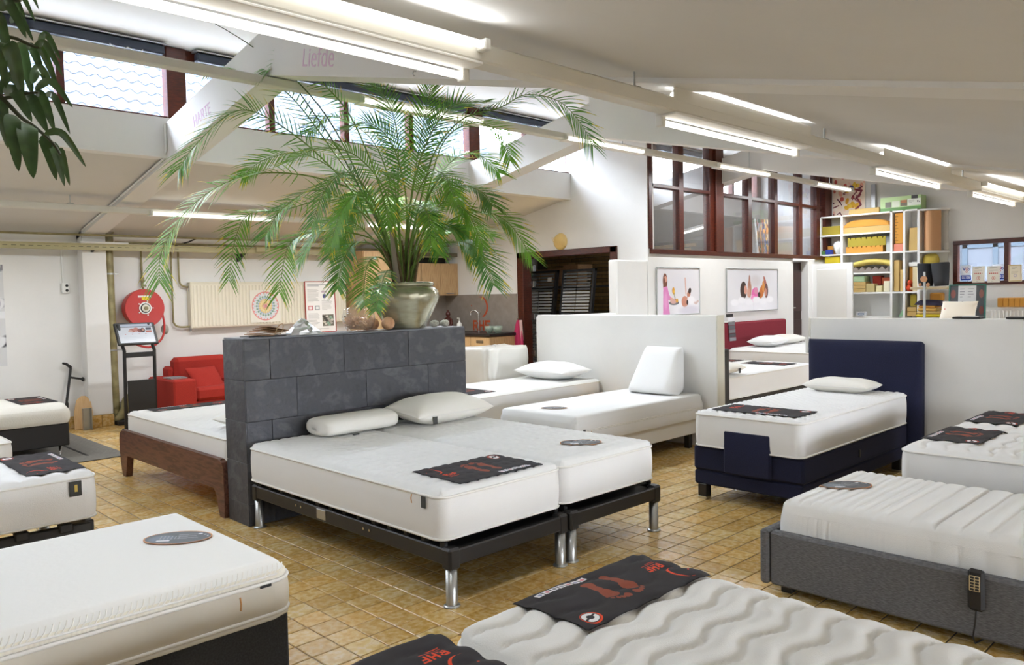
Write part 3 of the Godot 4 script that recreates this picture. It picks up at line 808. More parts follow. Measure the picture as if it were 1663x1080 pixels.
func beds() -> void:
	# ---- slate headboard wall
	var hb := thing("headboard_wall", "dark slate-tiled headboard wall carrying the palm pot and bowls", "headboard", Vector3(3.45, 5.3, 0))
	part("core", MB.new().box(2.458, 5.148, 0, 4.43, 5.44, 1.29), M.slates[0], hb)
	part("top_slab", MB.new().box(2.452, 5.142, 1.285, 4.438, 5.448, 1.297, .003), tri_tex(mt("ffffff", .35), noise(.02, 190, ["6d7078", "80838b"], 256), Vector3.ONE), hb)
	var zr := [1.285, 1.005, .72, .435, .15, 0.0]
	for r in 5:
		var js := [2.452, 2.64, 3.24, 3.84, 4.438] if r % 2 == 0 else [2.452, 2.84, 3.43, 4.03, 4.438]
		for k in js.size() - 1:
			part("slate_tile", MB.new().box(js[k] + .0012, 5.136 - .0015 * ((r * 3 + k) % 2), zr[r + 1] + .0012, js[k + 1] - .0012, 5.15, zr[r] - .0012, .002), M.slates[(r * 2 + k * 5) % 3], hb)
			part("slate_tile", MB.new().box(js[k] + .0012, 5.44, zr[r + 1] + .0012, js[k + 1] - .0012, 5.452, zr[r] - .0012, .002), M.slates[(r + k) % 3], hb)
		for s in [2.445, 4.43]: part("slate_tile", MB.new().box(s, 5.138, zr[r + 1] + .0012, s + .013, 5.45, zr[r] - .0012, .002), M.slates[r % 3], hb)
	# ---- main double bed
	slat_base("black slatted bed base on steel legs, under the left mattress at the slate headboard", 2.46, 3.335, 3.0, 5.11, .21, .295, true, "")
	slat_base("black slatted bed base on steel legs, under the right mattress at the slate headboard", 3.365, 4.24, 3.0, 5.11, .21, .295, true, "")
	var pl := get_node("slatted_bed_base")
	part("maker_plate", MB.new().box(2.4565, 4.16, .226, 2.461, 4.26, .286, .002), M.alu, pl)
	for v in [4.5, 4.44, 3.75, 3.69]: part("bolt", MB.new().cyl(Vector3(2.452, v, .262), Vector3(2.462, v, .262), .008, 10), M.chrome, pl)
	var m1 := {"u0": 2.45, "u1": 3.345, "v0": 3.05, "v1": 5.12, "z0": .33, "zs": .548, "zt": .592, "style": "rows", "sp": .085, "amp": .021, "cell": .0165}
	var m2 := {"u0": 3.355, "u1": 4.25, "v0": 3.05, "v1": 5.12, "z0": .335, "zs": .55, "zt": .596, "style": "rows", "sp": .085, "amp": .021, "cell": .0165}
	var a := mattress("mattress", "thick quilted white mattress, left one of the pair at the slate headboard", m1, M.knit, M.border)
	fabric_tag(a, Vector3(2.45, 3.17, .545), VA, -UA); zip_pull(a, Vector3(2.45, 3.27, .54), -UA)
	mattress("mattress", "thick quilted white mattress with a small oval badge, right one at the slate headboard", m2, M.knit, M.border)
	foot_mat(m1, Vector2(2.92, 3.29), .62, .41, UA2, "dark footprint mat on the left mattress of the slate headboard bed")
	badge(m2, Vector2(3.84, 3.33), .27, .17, Vector2(.75, -.66).normalized(), "oval grey badge on the right mattress of the slate headboard bed")
	var roll := thing("pillow", "long smooth roll-shaped cream pillow on the left mattress before the slate headboard", "pillow", Vector3(3.16, 4.93, .59))
	var rp := PackedVector2Array()
	for k in 24:
		var an := TAU * k / 24
		rp.append(Vector2(.16 * signf(cos(an)) * pow(absf(cos(an)), .75), .058 + .058 * signf(sin(an)) * pow(absf(sin(an)), .75) * (1.0 if cos(an) > -.3 else .8)))
	var rot := Vector3(cos(.03), sin(.03), 0)
	var rb := MB.new()
	var rf := func(s: float, t: float) -> Vector3:
		var e := t * 2 - 1
		var k := pow(maxf(0, 1 - pow(absf(e), 14)), .5)
		var an := TAU * s
		var x := .16 * signf(cos(an)) * pow(absf(cos(an)), .75) * k; var z := .066 + .066 * signf(sin(an)) * pow(absf(sin(an)), .75) * k
		return Vector3(3.17, 4.93, .59) + rot * (e * .335) + Vector3(-rot.y, rot.x, 0) * x + ZA * z
	rb.grid(rf, 36, 30, false)
	part("cover", rb, M.cream, roll)
	part("label_tab", MB.new().box(3.05, 4.745, .592, 3.1, 4.763, .602, .003), M.dark, roll, "small dark fabric label")
	pillow("plump cream pillow leaning low before the slate headboard, on the right mattress", Vector3(3.88, 4.82, .592), .78, .42, .2, .04, Basis(UA, .1), M.cream, 3.2, true, "", Vector3(3.66, 4.595, .665))
	# ---- walnut bed behind the slate headboard
	var wb := thing("walnut_bed_frame", "dark walnut bed frame with curved side rails and tapered legs, behind the slate headboard", "bed frame", Vector3(3.3, 6.5, 0))
	for s in [2.42, 4.12]:
		var rail := PackedVector2Array()
		for q in [[7.62, .195], [7.62, .335], [7.6, .385], [7.55, .412], [7.48, .42], [5.56, .42], [5.49, .4], [5.465, .36], [5.465, .195]]: rail.append(Vector2(q[0], q[1]))
		part("side_rail", MB.new().prism(rail, Vector3(s, 0, 0), VA, ZA, UA * .06), M.walnut, wb)
		part("rail_cap", MB.new().tube([Vector3(s + .03, 5.53, .391), Vector3(s + .03, 7.545, .391)], .031, 14), M.walnut, wb)
		for lg in [[[7.43, .2], [7.452, .14], [7.47, .06], [7.49, 0], [7.562, 0], [7.592, .05], [7.612, .13], [7.62, .2]], [[5.465, .2], [5.467, .1], [5.478, 0], [5.55, 0], [5.575, .06], [5.6, .15], [5.64, .2]]]:
			var lp := PackedVector2Array()
			for q in lg: lp.append(Vector2(q[0], q[1]))
			part("leg", MB.new().prism(lp, Vector3(s + .002, 0, 0), VA, ZA, UA * .056), M.walnut, wb)
	part("foot_rail", MB.new().box(2.48, 7.54, .22, 4.12, 7.6, .42, .02), M.walnut, wb)
	part("mattress_deck", MB.new().box(2.48, 5.5, .3, 4.12, 7.54, .34), M.oak, wb)
	var mw := {"u0": 2.47, "u1": 4.13, "v0": 5.48, "v1": 7.55, "z0": .345, "zs": .555, "zt": .588, "style": "diamond", "sp": .09, "amp": .008, "cell": .022}
	mattress("mattress", "white mattress on the dark walnut frame behind the slate headboard", mw, M.knitw, M.border)
	foot_mat(mw, Vector2(2.98, 7.36), .74, .22, -UA2, "dark footprint mat at the foot of the walnut bed")
	pillow("white pillow on the walnut bed, half hidden by the slate headboard", Vector3(2.93, 5.78, .588), .72, .4, .12, .0, Basis(), M.cream, 3.2)
	# ---- white bed with the block pillow, against the white partition
	var f2 := thing("white_bed_frame", "low cream bed frame on dark legs, under the mattress with the block pillow", "bed frame", Vector3(5.85, 4.77, 0))
	for v in [4.34, 5.17]: part("side_rail", MB.new().box(4.95, v, .145, 6.84, v + .04, .3, .006), M.cream, f2)
	for u in [4.95, 6.79]: part("end_rail", MB.new().box(u, 4.385, .145, u + .04, 5.165, .3, .006), M.cream, f2)
	part("deck", MB.new().box(4.99, 4.38, .25, 6.79, 5.17, .296), M.black, f2)
	for u in [5.05, 6.7]:
		for v in [4.4, 5.12]: part("leg", MB.new().box(u - .03, v - .03, 0, u + .03, v + .03, .15, .005), M.black, f2)
	var m3 := {"u0": 4.9, "u1": 6.84, "v0": 4.3, "v1": 5.23, "z0": .3, "zs": .475, "zt": .535, "style": "plain", "cr": .07, "w": .06, "bulge": .014, "piping": false}
	var t3 := mattress("mattress", "smooth white two-layer mattress carrying the upright block pillow", m3, M.knitw, M.knitw)
	for z in [.4, .41]:
		var path := []
		for p in per(m3, .013): path.append(Vector3(p[0], p[1], z))
		path.append(path[0])
		part("seam", MB.new().tube(path, .004, 5), M.pipe, t3)
	fabric_tag(t3, Vector3(4.99, 4.3, .42), UA, -VA, .03, .05); zip_pull(t3, Vector3(5.08, 4.3, .4), -VA)
	badge(m3, Vector2(5.18, 4.8), .24, .15, Vector2(.6, -.8).normalized(), "oval grey badge on the smooth white mattress with the block pillow")
	var blk := thing("block_pillow", "tall wedge-shaped white block pillow standing against the white partition", "pillow", Vector3(6.62, 4.72, .53))
	var bf := func(sg: float) -> Callable: return func(s: float, t: float) -> Vector3:
		var x := sin((s - .5) * PI); var y := sin((t - .5) * PI)
		var k := pow(maxf(0, (1 - pow(absf(x), 9)) * (1 - pow(absf(y), 9))), .5)
		var tt := (y + 1) / 2
		var th := lerpf(.19, .07, tt)
		return Vector3(lerpf(6.58, 6.76, tt) + sg * th * k, 4.71 + x * lerpf(.275, .215, tt), .535 + tt * .46)
	part("cover", MB.new().grid(bf.call(1.0), 24, 24, false).grid(bf.call(-1.0), 24, 24, true), M.knitw, blk)
	# ---- bed further back with the plump white pillow
	var f1 := thing("low_bed_base", "dark slatted base under the mattress with the plump white pillow", "bed base", Vector3(5.9, 6.06, 0))
	for v in [5.66, 6.42]: part("side_rail", MB.new().box(4.98, v, .2, 6.82, v + .04, .3, .005), M.dark, f1)
	for u in [4.98, 6.78]: part("end_rail", MB.new().box(u, 5.7, .2, u + .04, 6.42, .3, .005), M.dark, f1)
	for k in 8: part("slat", MB.new().box(5.1 + k * .22, 5.7, .3, 5.15 + k * .22, 6.42, .316, .002), M.oakl, f1)
	for u in [5.05, 6.75]:
		for v in [5.7, 6.42]: leg_round(f1, u, v, .2)
	var m4 := {"u0": 4.92, "u1": 6.84, "v0": 5.62, "v1": 6.52, "z0": .32, "zs": .575, "zt": .61, "style": "plain", "w": .08}
	mattress("mattress", "deep white mattress with grey-flecked sides and the plump white pillow", m4, M.knit2, M.borderw)
	foot_mat(m4, Vector2(5.12, 5.98), .6, .36, -VA2, "dark footprint mat on the mattress half hidden behind the slate headboard's right end")
	pillow("plump bright white pillow with piped edge, against the white partition", Vector3(6.5, 6.04, .605), .74, .5, .2, 1.57, Basis(), M.knitw, 2.4)
	var nt := thing("side_table", "small light-brown side table between the two beds at the white partition", "side table", Vector3(6.6, 5.43, 0))
	part("table_top", MB.new().box(6.42, 5.3, .43, 6.82, 5.58, .46, .008), M.oakl, nt)
	for v in [5.3, 5.55]: part("side_panel", MB.new().box(6.43, v, 0, 6.81, v + .03, .43, .004), M.oakl, nt)
	part("shelf", MB.new().box(6.44, 5.33, .2, 6.81, 5.55, .22), M.oakl, nt)
	# ---- navy box-spring bed
	var nb := thing("navy_boxspring", "navy blue upholstered bed base with tall headboard and dark chrome-tipped legs", "bed base", Vector3(6.1, 2.87, 0))
	part("lower_box", MB.new().box(5.1, 2.45, .11, 7.0, 3.3, .215, .012), M.navy, nb)
	part("upper_box", MB.new().box(5.095, 2.44, .217, 7.0, 3.305, .4, .018), M.navy, nb)
	var hp := func(s: float, t: float) -> Vector3:
		var x := sin((s - .5) * PI); var y := sin((t - .5) * PI)
		var k := pow(maxf(0, (1 - pow(absf(x), 12)) * (1 - pow(absf(y), 14))), .5)
		return Vector3(7.1 - .075 * k - (y + 1) * .012 + .012, 2.845 - x * .487 * (1 + .012 * (1 - y)), .6 + y * .49)
	part("headboard", MB.new().grid(hp, 30, 24).box(7.06, 2.37, .12, 7.22, 3.32, 1.08, .02), M.navy, nb)
	part("foot_flap", MB.new().box(5.055, 2.66, .225, 5.09, 3.03, .545, .015), M.navy, nb)
	part("side_button", MB.new().box(6.0, 2.43, .27, 6.02, 2.442, .33, .003), M.black, nb)
	for u in [5.13, 6.92]:
		for v in [2.49, 3.23]:
			var lg := part("leg", MB.new().box(u - .035, v - .035, .02, u + .035, v + .035, .115, .004), M.dark, nb)
			part("foot_cap", MB.new().box(u - .036, v - .036, 0, u + .036, v + .036, .022, .002), M.chrome, lg)
	var m5 := {"u0": 5.07, "u1": 7.01, "v0": 2.44, "v1": 3.28, "z0": .405, "zs": .64, "zt": .668, "style": "diamond", "sp": .075, "amp": .016, "cell": .0145, "w": .05}
	mattress("mattress", "deep white mattress with a fine diamond quilt on the navy bed", m5, M.knitw, M.border)
	foot_mat(m5, Vector2(5.34, 2.86), .66, .34, -VA2, "dark footprint mat at the foot of the navy bed")
	pillow("flat cream pillow before the navy headboard", Vector3(6.78, 2.9, .66), .56, .34, .12, 1.57, Basis(), M.cream, 3.6)
	# ---- dark bed and red bed seen through the gap
	var kb := thing("dark_bed_frame", "dark bed frame with a low black headboard, seen through the gap before the navy bed", "bed frame", Vector3(8.8, 5.4, 0))
	part("headboard", MB.new().box(7.7, 4.58, .1, 7.8, 6.25, .91, .01), M.black, kb)
	part("bed_box", MB.new().box(7.8, 4.63, .12, 9.92, 6.2, .33, .01), M.black, kb)
	for u in [7.9, 9.8]:
		for v in [4.7, 6.1]: part("leg", MB.new().box(u - .03, v - .03, 0, u + .03, v + .03, .13, .004), M.black, kb)
	for k in 2:
		var m6 := {"u0": 7.81, "u1": 9.9, "v0": 4.62 + k * .8, "v1": 5.41 + k * .8, "z0": .335, "zs": .575, "zt": .6, "style": "diamond", "sp": .09, "amp": .007, "cell": .03, "w": .07}
		mattress("mattress", ["white mattress with beige sides on the dark bed in the gap, nearer half", "white mattress on the dark bed in the gap, farther half by the red headboard"][k], m6, M.knitw, M.border)
		foot_mat(m6, Vector2(9.5 + k * .1, 5.02 + k * .8), .62, .34, VA2, ["dark footprint mat on the nearer mattress of the dark bed in the gap", "dark footprint mat on the farther mattress of the dark bed in the gap"][k])
	pillow("cream pillow heading the dark bed in the gap, cut off by the partition", Vector3(8.05, 4.92, .6), .6, .38, .14, 1.57, Basis(), M.cream, 3.4, true, "", Vector3(8.1, 4.63, .67))
	var rd := thing("red_bed", "bed base with a tall dark red upholstered headboard against the picture wall", "bed base", Vector3(11.9, 5.6, 0))
	part("headboard", MB.new().box(10.85, 6.48, .1, 12.93, 6.59, 1.05, .025), M.maroon, rd)
	part("bed_box", MB.new().box(11.0, 4.6, .12, 12.85, 6.48, .4, .015), M.maroon, rd)
	for u in [11.1, 12.75]:
		for v in [4.7, 6.4]: part("leg", MB.new().box(u - .03, v - .03, 0, u + .03, v + .03, .13, .004), M.black, rd)
	var m7 := {"u0": 10.98, "u1": 12.87, "v0": 4.55, "v1": 6.48, "z0": .405, "zs": .62, "zt": .665, "style": "plain", "cell": .05}
	mattress("mattress", "wide white mattress on the bed with the dark red headboard", m7, M.knitw, M.border)
	pillow("white bone-shaped pillow on the red-headboard bed, left of the flat one", Vector3(11.55, 6.1, .665), .62, .42, .17, 0.05, Basis(), M.knitw, 2.6)
	pillow("flat cream pillow on the red-headboard bed, right of the bone-shaped one", Vector3(12.3, 6.2, .665), .7, .42, .15, -.05, Basis(), M.cream, 3.0)
	# ---- foreground: wave-quilted pair
	var fr := thing("foreground_bed_base", "dark upholstered base under the two wave-quilted mattresses", "bed base", Vector3(1.4, .75, 0))
	part("box", MB.new().box(.52, -.2, .1, 2.27, 1.68, .33, .015), M.darkfab, fr)
	for u in [.6, 2.2]:
		for v in [-.1, 1.6]: part("leg", MB.new().box(u - .03, v - .03, 0, u + .03, v + .03, .11, .004), M.black, fr)
	var m8 := {"u0": 1.42, "u1": 2.31, "v0": -.3, "v1": 1.745, "z0": .335, "zs": .55, "zt": .612, "style": "wave", "sp": .118, "amp": .026, "cell": .0115, "w": .08, "cr": .08}
	mattress("mattress", "thick wave-quilted white mattress in front, beside the grey bed with the remote", m8, M.knit, M.border)
	foot_mat(m8, Vector2(1.975, 1.575), .63, .31, -UA2, "large dark footprint mat on the wave-quilted mattress next to the grey bed")
	var m9 := {"u0": .5, "u1": 1.39, "v0": -.3, "v1": 1.765, "z0": .335, "zs": .55, "zt": .612, "style": "wave", "sp": .118, "amp": .026, "cell": .0145, "w": .08, "cr": .08}
	mattress("mattress", "second wave-quilted white mattress, cut off by the bottom edge of the picture", m9, M.knit, M.border)
	foot_mat(m9, Vector2(1.04, 1.6), .64, .32, -UA2, "dark footprint mat cut off by the bottom edge of the picture")
	# ---- grey bed with the remote
	var gb := thing("grey_bed_frame", "grey woven upholstered bed frame with raised sides, remote hanging on it", "bed frame", Vector3(4.2, .95, 0))
	part("side_panel", MB.new().box(3.7, -.35, .05, 3.76, 1.955, .325, .012), M.greyfab, gb)
	part("side_panel", MB.new().box(4.72, -.35, .05, 4.78, 1.955, .325, .012), M.greyfab, gb)
	part("foot_panel", MB.new().box(3.69, 1.957, .05, 4.79, 2.005, .33, .012), M.greyfab, gb)
	part("deck", MB.new().box(3.76, -.3, .2, 4.72, 1.955, .24), M.black, gb)
	for u in [3.8, 4.7]:
		for v in [-.2, 1.9]: part("leg", MB.new().box(u - .03, v - .03, 0, u + .03, v + .03, .2, .004), M.black, gb)
	var m10 := {"u0": 3.765, "u1": 4.7, "v0": -.3, "v1": 1.94, "z0": .242, "zs": .415, "zt": .487, "style": "channel", "sp": .1, "amp": .019, "cell": .0105, "w": .075, "cr": .06, "side": "channel", "piping": false, "bulge": .01}
	mattress("mattress", "soft white mattress with straight channels running over its sides, in the grey bed", m10, M.knit, M.knit)
	badge(m10, Vector2(4.23, 1.79), .28, .17, Vector2(.72, -.69).normalized(), "oval grey badge on the channelled mattress in the grey bed")
	var rm := thing("remote_control", "black wired bed remote with pale keys hanging on the grey bed's side", "remote control", Vector3(3.69, 1.005, .1))
	part("body", MB.new().box(3.672, .975, .175, 3.698, 1.04, .355, .012), M.black, rm)
	part("key_plate", MB.new().box(3.6695, .99, .262, 3.674, 1.032, .328, .002), mt("c8b58c", .5), rm)
	for r in 5:
		for c in 2: part("key", MB.new().box(3.667, .9935 + c * .019, .2655 + r * .0125, 3.672, 1.0085 + c * .019, .2745 + r * .0125, .002), M.black, rm)
	part("hook", MB.new().box(3.67, .99, .327, 3.74, 1.025, .337, .004), M.black, rm)
	part("cable", MB.new().tube([Vector3(3.685, 1.008, .18), Vector3(3.68, 1.01, .12), Vector3(3.685, 1.02, .06), Vector3(3.72, 1.02, .02), Vector3(3.9, 1.0, .006)], .0035, 6), M.black, rm)
	# ---- right edge bed
	var eb := thing("edge_bed_base", "dark base under the two mattresses at the right picture edge", "bed base", Vector3(5.95, .8, 0))
	part("box", MB.new().box(5.03, -.2, .1, 6.78, 1.72, .33, .015), M.darkfab, eb)
	for u in [5.1, 6.7]:
		for v in [-.1, 1.6]: part("leg", MB.new().box(u - .03, v - .03, 0, u + .03, v + .03, .11, .004), M.black, eb)
	for k in 2:
		var m11 := {"u0": 5.0 + k * .9, "u1": 5.89 + k * .9, "v0": -.3, "v1": 1.79, "z0": .335, "zs": .56, "zt": .6, "style": "wave", "sp": .12, "amp": .021, "cell": .018, "w": .08, "cr": .08}
		mattress("mattress", ["puffy white mattress at the right picture edge, nearer of the pair", "puffy white mattress at the right picture edge, by the white partition"][k], m11, M.knitw, M.border)
		foot_mat(m11, Vector2(5.6 + k * .86, 1.6), .66, .33, -UA2, ["dark footprint mat on the nearer mattress at the right picture edge", "dark footprint mat beside the white partition at the right picture edge"][k])
	# ---- lower left bed with topper
	var lb := thing("topper_bed_base", "dark grey upholstered bed base in the lower left corner", "bed base", Vector3(.35, 3.05, 0))
	part("box", MB.new().box(-.7, 2.6, .02, 1.375, 3.52, .43, .012), M.darkfab, lb)
	var m12 := {"u0": -.72, "u1": 1.385, "v0": 2.57, "v1": 3.53, "z0": .445, "zs": .565, "zt": .575, "style": "plain", "cell": .05, "w": .04, "cr": .08}
	var t12 := mattress("mattress", "beige-sided mattress with thick piping under the topper, lower left corner", m12, M.knit2, tri_tex(mt("ddd6c8", .9), noise(.01, 131, ["f0f0f0", "ffffff"], 256), Vector3.ONE))
	part("lower_piping", MB.new().tube([Vector3(-.6, 2.575, .437), Vector3(1.3, 2.575, .437), Vector3(1.36, 2.6, .437), Vector3(1.375, 2.66, .437), Vector3(1.375, 3.4, .437)], .012, 8), M.pipe, t12)
	zip_pull(t12, Vector3(1.17, 2.56, .548), -VA)
	part("label_tab", MB.new().box(1.25, 2.558, .553, 1.29, 2.564, .562), M.black, t12, "small dark fabric label")
	var m13 := {"u0": -.72, "u1": 1.365, "v0": 2.575, "v1": 3.54, "z0": .568, "zs": .598, "zt": .628, "style": "plain", "cell": .03, "w": .03, "cr": .05, "piping": false, "bulge": .008}
	var rib := noise(.02, 140, [], 256, 2)
	var tm := relief(mt("ebe5d6", .9), rib, .3, Vector3(9, 2, 9))
	var t13 := thing("mattress_topper", "cream topper with ribbed edge and an oval badge, lower left corner", "topper", Vector3(.35, 3.05, .57))
	var src := mattress("mattress", "x", m13, relief(mt("efeeea", .9), noise(.05, 141, [], 256, 3), .06, Vector3.ONE * 2), tm)
	for c in src.get_children():
		src.remove_child(c); t13.add_child(c, true)
		(c as Node3D).position += src.position - t13.position
	used["mattress"] -= 1
	remove_child(src); src.free()
	part("edge_seam", MB.new().tube([Vector3(-.7, 2.567, .588), Vector3(1.31, 2.567, .588), Vector3(1.355, 2.59, .588), Vector3(1.373, 2.64, .588), Vector3(1.373, 3.5, .588)], .004, 6), M.pipe, t13)
	for k in 110: part("rib", MB.new().tube([Vector3(-.66 + k * .0182, 2.5655, .592), Vector3(-.648 + k * .0182, 2.567, .606), Vector3(-.64 + k * .0182, 2.581, .62)], .0024, 4), M.cream, t13)
	badge(m13, Vector2(1.19, 3.12), .26, .17, Vector2(.75, -.66).normalized(), "oval grey badge on the topper in the lower left corner")
	# ---- left bed with hanging tag
	var sb := thing("left_slatted_base", "black slatted base under the puffy mattress at the left picture edge", "bed base", Vector3(.4, 5.4, 0))
	for v in [5.02, 5.78]: part("side_rail", MB.new().box(-.6, v, .2, 1.42, v + .05, .28, .005), M.black, sb)
	for u in [-.6, 1.4]: part("end_rail", MB.new().box(u, 5.07, .2, u + .05, 5.78, .28, .005), M.black, sb)
	for k in 9: part("slat", MB.new().box(-.5 + k * .22, 5.05, .282, -.45 + k * .22, 5.8, .31, .003), M.black, sb)
	for k in 9: part("slat_holder", MB.new().box(-.51 + k * .22, 5.0, .25, -.44 + k * .22, 5.06, .3, .006), M.black, sb)
	for u in [-.5, 1.35]:
		for v in [5.07, 5.76]: leg_round(sb, u, v, .2)
	var m14 := {"u0": -.65, "u1": 1.45, "v0": 4.98, "v1": 5.86, "z0": .318, "zs": .555, "zt": .6, "style": "wavev", "sp": .12, "amp": .021, "cell": .018, "w": .07, "cr": .07}
	var t14 := mattress("mattress", "puffy white mattress with a black hang tag, at the left picture edge", m14, M.knitw, M.borderw)
	fabric_tag(t14, Vector3(1.33, 4.98, .545), UA, -VA, .065, .085, "26251f")
	part("gold_print", MB.new().box(1.325, 4.96, .485, 1.34, 4.963, .525), mt("b59a4e", .4, .6), t14)
	foot_mat(m14, Vector2(1.26, 5.41), .74, .31, VA2, "dark footprint mat on the puffy mattress with the hang tag")
	# pale mattresses behind it, cut by the left edge
	var m15 := {"u0": -.6, "u1": 1.45, "v0": 6.98, "v1": 7.9, "z0": .345, "zs": .51, "zt": .53, "style": "plain", "cell": .05}
	var lb2 := thing("low_bed_base", "low dark base under the pale mattress at the left picture edge", "bed base", Vector3(.4, 7.4, 0))
	part("box", MB.new().box(-.55, 7.02, 0, 1.38, 7.86, .34, .01), M.black, lb2)
	mattress("mattress", "pale grey mattress corner just showing at the left picture edge, middle depth", m15, M.knitw, M.borderw)
	# ---- far left dark-based bed on the rug
	var fb := thing("far_bed_base", "black upholstered bed base on thin chrome legs, on the grey rug", "bed base", Vector3(1.4, 9.4, 0))
	part("box", MB.new().box(.3, 8.96, .12, 2.37, 9.95, .35, .01), M.black, fb)
	for u in [.45, 2.3]:
		for v in [9.05, 9.85]: leg_round(fb, u, v, .12, .012, M.chrome)
	var m16 := {"u0": .3, "u1": 2.38, "v0": 8.95, "v1": 9.96, "z0": .352, "zs": .5, "zt": .555, "style": "plain", "cell": .04, "cr": .08, "w": .07, "piping": false, "bulge": .02}
	mattress("mattress", "off-white woven mattress with rounded edges, on the black base by the far wall", m16, relief(mt("e8e6df", .95), noise(.12, 150, [], 256, 2), .2, Vector3(6, 1.2, 6)), relief(mt("dedcd4", .95), noise(.12, 150, [], 256, 2), .2, Vector3(6, 1.2, 6)))
	foot_mat(m16, Vector2(2.16, 9.5), .72, .34, VA2, "dark footprint mat on the off-white mattress by the far wall")
	var rg := thing("rug", "flat grey woven rug under the black-based bed", "rug", Vector3(1.4, 9.6, 0))
	part("pile", MB.new().box(-.6, 8.52, 0, 2.8, 10.72, .012, .004), tri_tex(mt("ffffff", .95), noise(.06, 151, ["55524e", "6f6c66", "827f78"], 256, 4), Vector3(1, 1, 5)), rg)
	part("stripe", MB.new().box(2.47, 8.8, .009, 2.5, 10.3, .014, .002), mt("2a2928", .9), rg)
const UA2 := Vector2(1, 0)
const VA2 := Vector2(0, 1)

# ---------------------------------------------------------------- plants
func spline(pts: Array, n: int) -> Array:
	var out := []
	var m := pts.size()
	for i in n + 1:
		var x := float(i) / n * (m - 1)
		var k := mini(int(x), m - 2)
		var t := x - k
		var p0: Vector3 = pts[maxi(k - 1, 0)]; var p1: Vector3 = pts[k]; var p2: Vector3 = pts[k + 1]; var p3: Vector3 = pts[mini(k + 2, m - 1)]
		out.append(p1.cubic_interpolate(p2, p0, p3, t))
	return out
func lin(h: String) -> Color: return hexc(h).srgb_to_linear()
func frond(parent: Node, pts: Array, L: float, sd: int) -> void:
	var r := RandomNumberGenerator.new()
	r.seed = 500 + sd
	var path := spline(pts, 36)
	var b := MB.new()
	b.col = lin("6d8a3a")
	b.tube(path, .0085, 5, .002)
	var g0 := lin(["5a9430", "468236", "6ca23a", "4f8848"][sd % 4])
	var side0 := Vector3(sin(.7985), -cos(.7985), 0)
	var n := 46
	for k in n:
		var x := lerpf(.34, .995, float(k) / (n - 1))
		var fi := x * 36.0
		var i := mini(int(fi), 35)
		var p: Vector3 = (path[i] as Vector3).lerp(path[i + 1], fi - i)
		var t: Vector3 = (path[i + 1] - path[i]).normalized()
		var up := (ZA - t * t.z)
		var sd0 := t.cross(ZA)
		if sd0.length() < .3: sd0 = side0
		sd0 = (sd0.normalized() * .6 + (side0 - t * side0.dot(t)).normalized() * .5 * signf(sd0.dot(side0) + .001)).normalized()
		var q := (x - .34) / .66
		var dr := r.randf_range(.06, .26)
		var ll := L * .74 * (.55 + .75 * sin(PI * (q * .8 + .12))) * r.randf_range(.85, 1.1)
		for s in [-1.0, 1.0]:
			var dir: Vector3 = (sd0 * s * (1.0 - .4 * q) + t * (.45 + .5 * q) + ZA * r.randf_range(-.02, .28)).normalized()
			var nrm := dir.cross(t).normalized()
			var w := .0052
			var wd := (dir.cross(nrm)).normalized()
			var c := g0.lerp(lin("8ab843"), r.randf() * .5)
			var yel := r.randf() < .3
			var prev := []
			for m in 6:
				var e := m / 5.0
				var pp := p + dir * ll * e - ZA * (ll * dr * e * e) + t * (.02 * e * e)
				var ww: float = w * [.5, 1.0, 1.0, .8, .45, .02][m]
				var row := [pp - wd * ww, pp - nrm * ww * .35, pp + wd * ww]
				if m > 0:
					b.col = c if not (yel and m >= 4) else lin("d8c640")
					for z in 2: b.sq(prev[z], prev[z + 1], row[z + 1], row[z], nrm, nrm, nrm, nrm)
				prev = row
	part("frond", b, M.leaf, parent)
func spear(parent: Node, pts: Array) -> void:
	var b := MB.new()
	b.col = lin("4a5f34")
	b.tube(spline(pts, 20), .008, 6, .0025)
	part("spear_leaf", b, M.leaf, parent)
func blade(parent: Node, a: Vector3, e: Vector3, w: float) -> void:
	var mid := (a + e) / 2 + Vector3(0, 0, .035) + Vector3(-.01, -.02, 0)
	var path := spline([a, mid, e], 10)
	var view := (Vector3(0, 0, 1.55) - mid).normalized()
	var b := MB.new()
	var f := func(s: float, t: float) -> Vector3:
		var i := mini(int(t * 10), 9)
		var p: Vector3 = (path[i] as Vector3).lerp(path[i + 1], t * 10 - i)
		var d: Vector3 = (path[i + 1] - path[i]).normalized()
		var sd := d.cross(view).normalized()
		var ww := w * .6 * pow(sin(PI * pow(clampf(t, 0.002, .998), .8)), .7)
		return p + sd * (s * 2 - 1) * ww + view * (-.25 * (1 - absf(s * 2 - 1)) * ww)
	b.grid(f, 6, 14, true)
	part("leaf", b, M.fig, parent)
func twig(parent: Node, pts: Array) -> void:
	part("twig", MB.new().tube(spline(pts, 16), .006, 6, .003), mt("3a3d26", .7), parent)
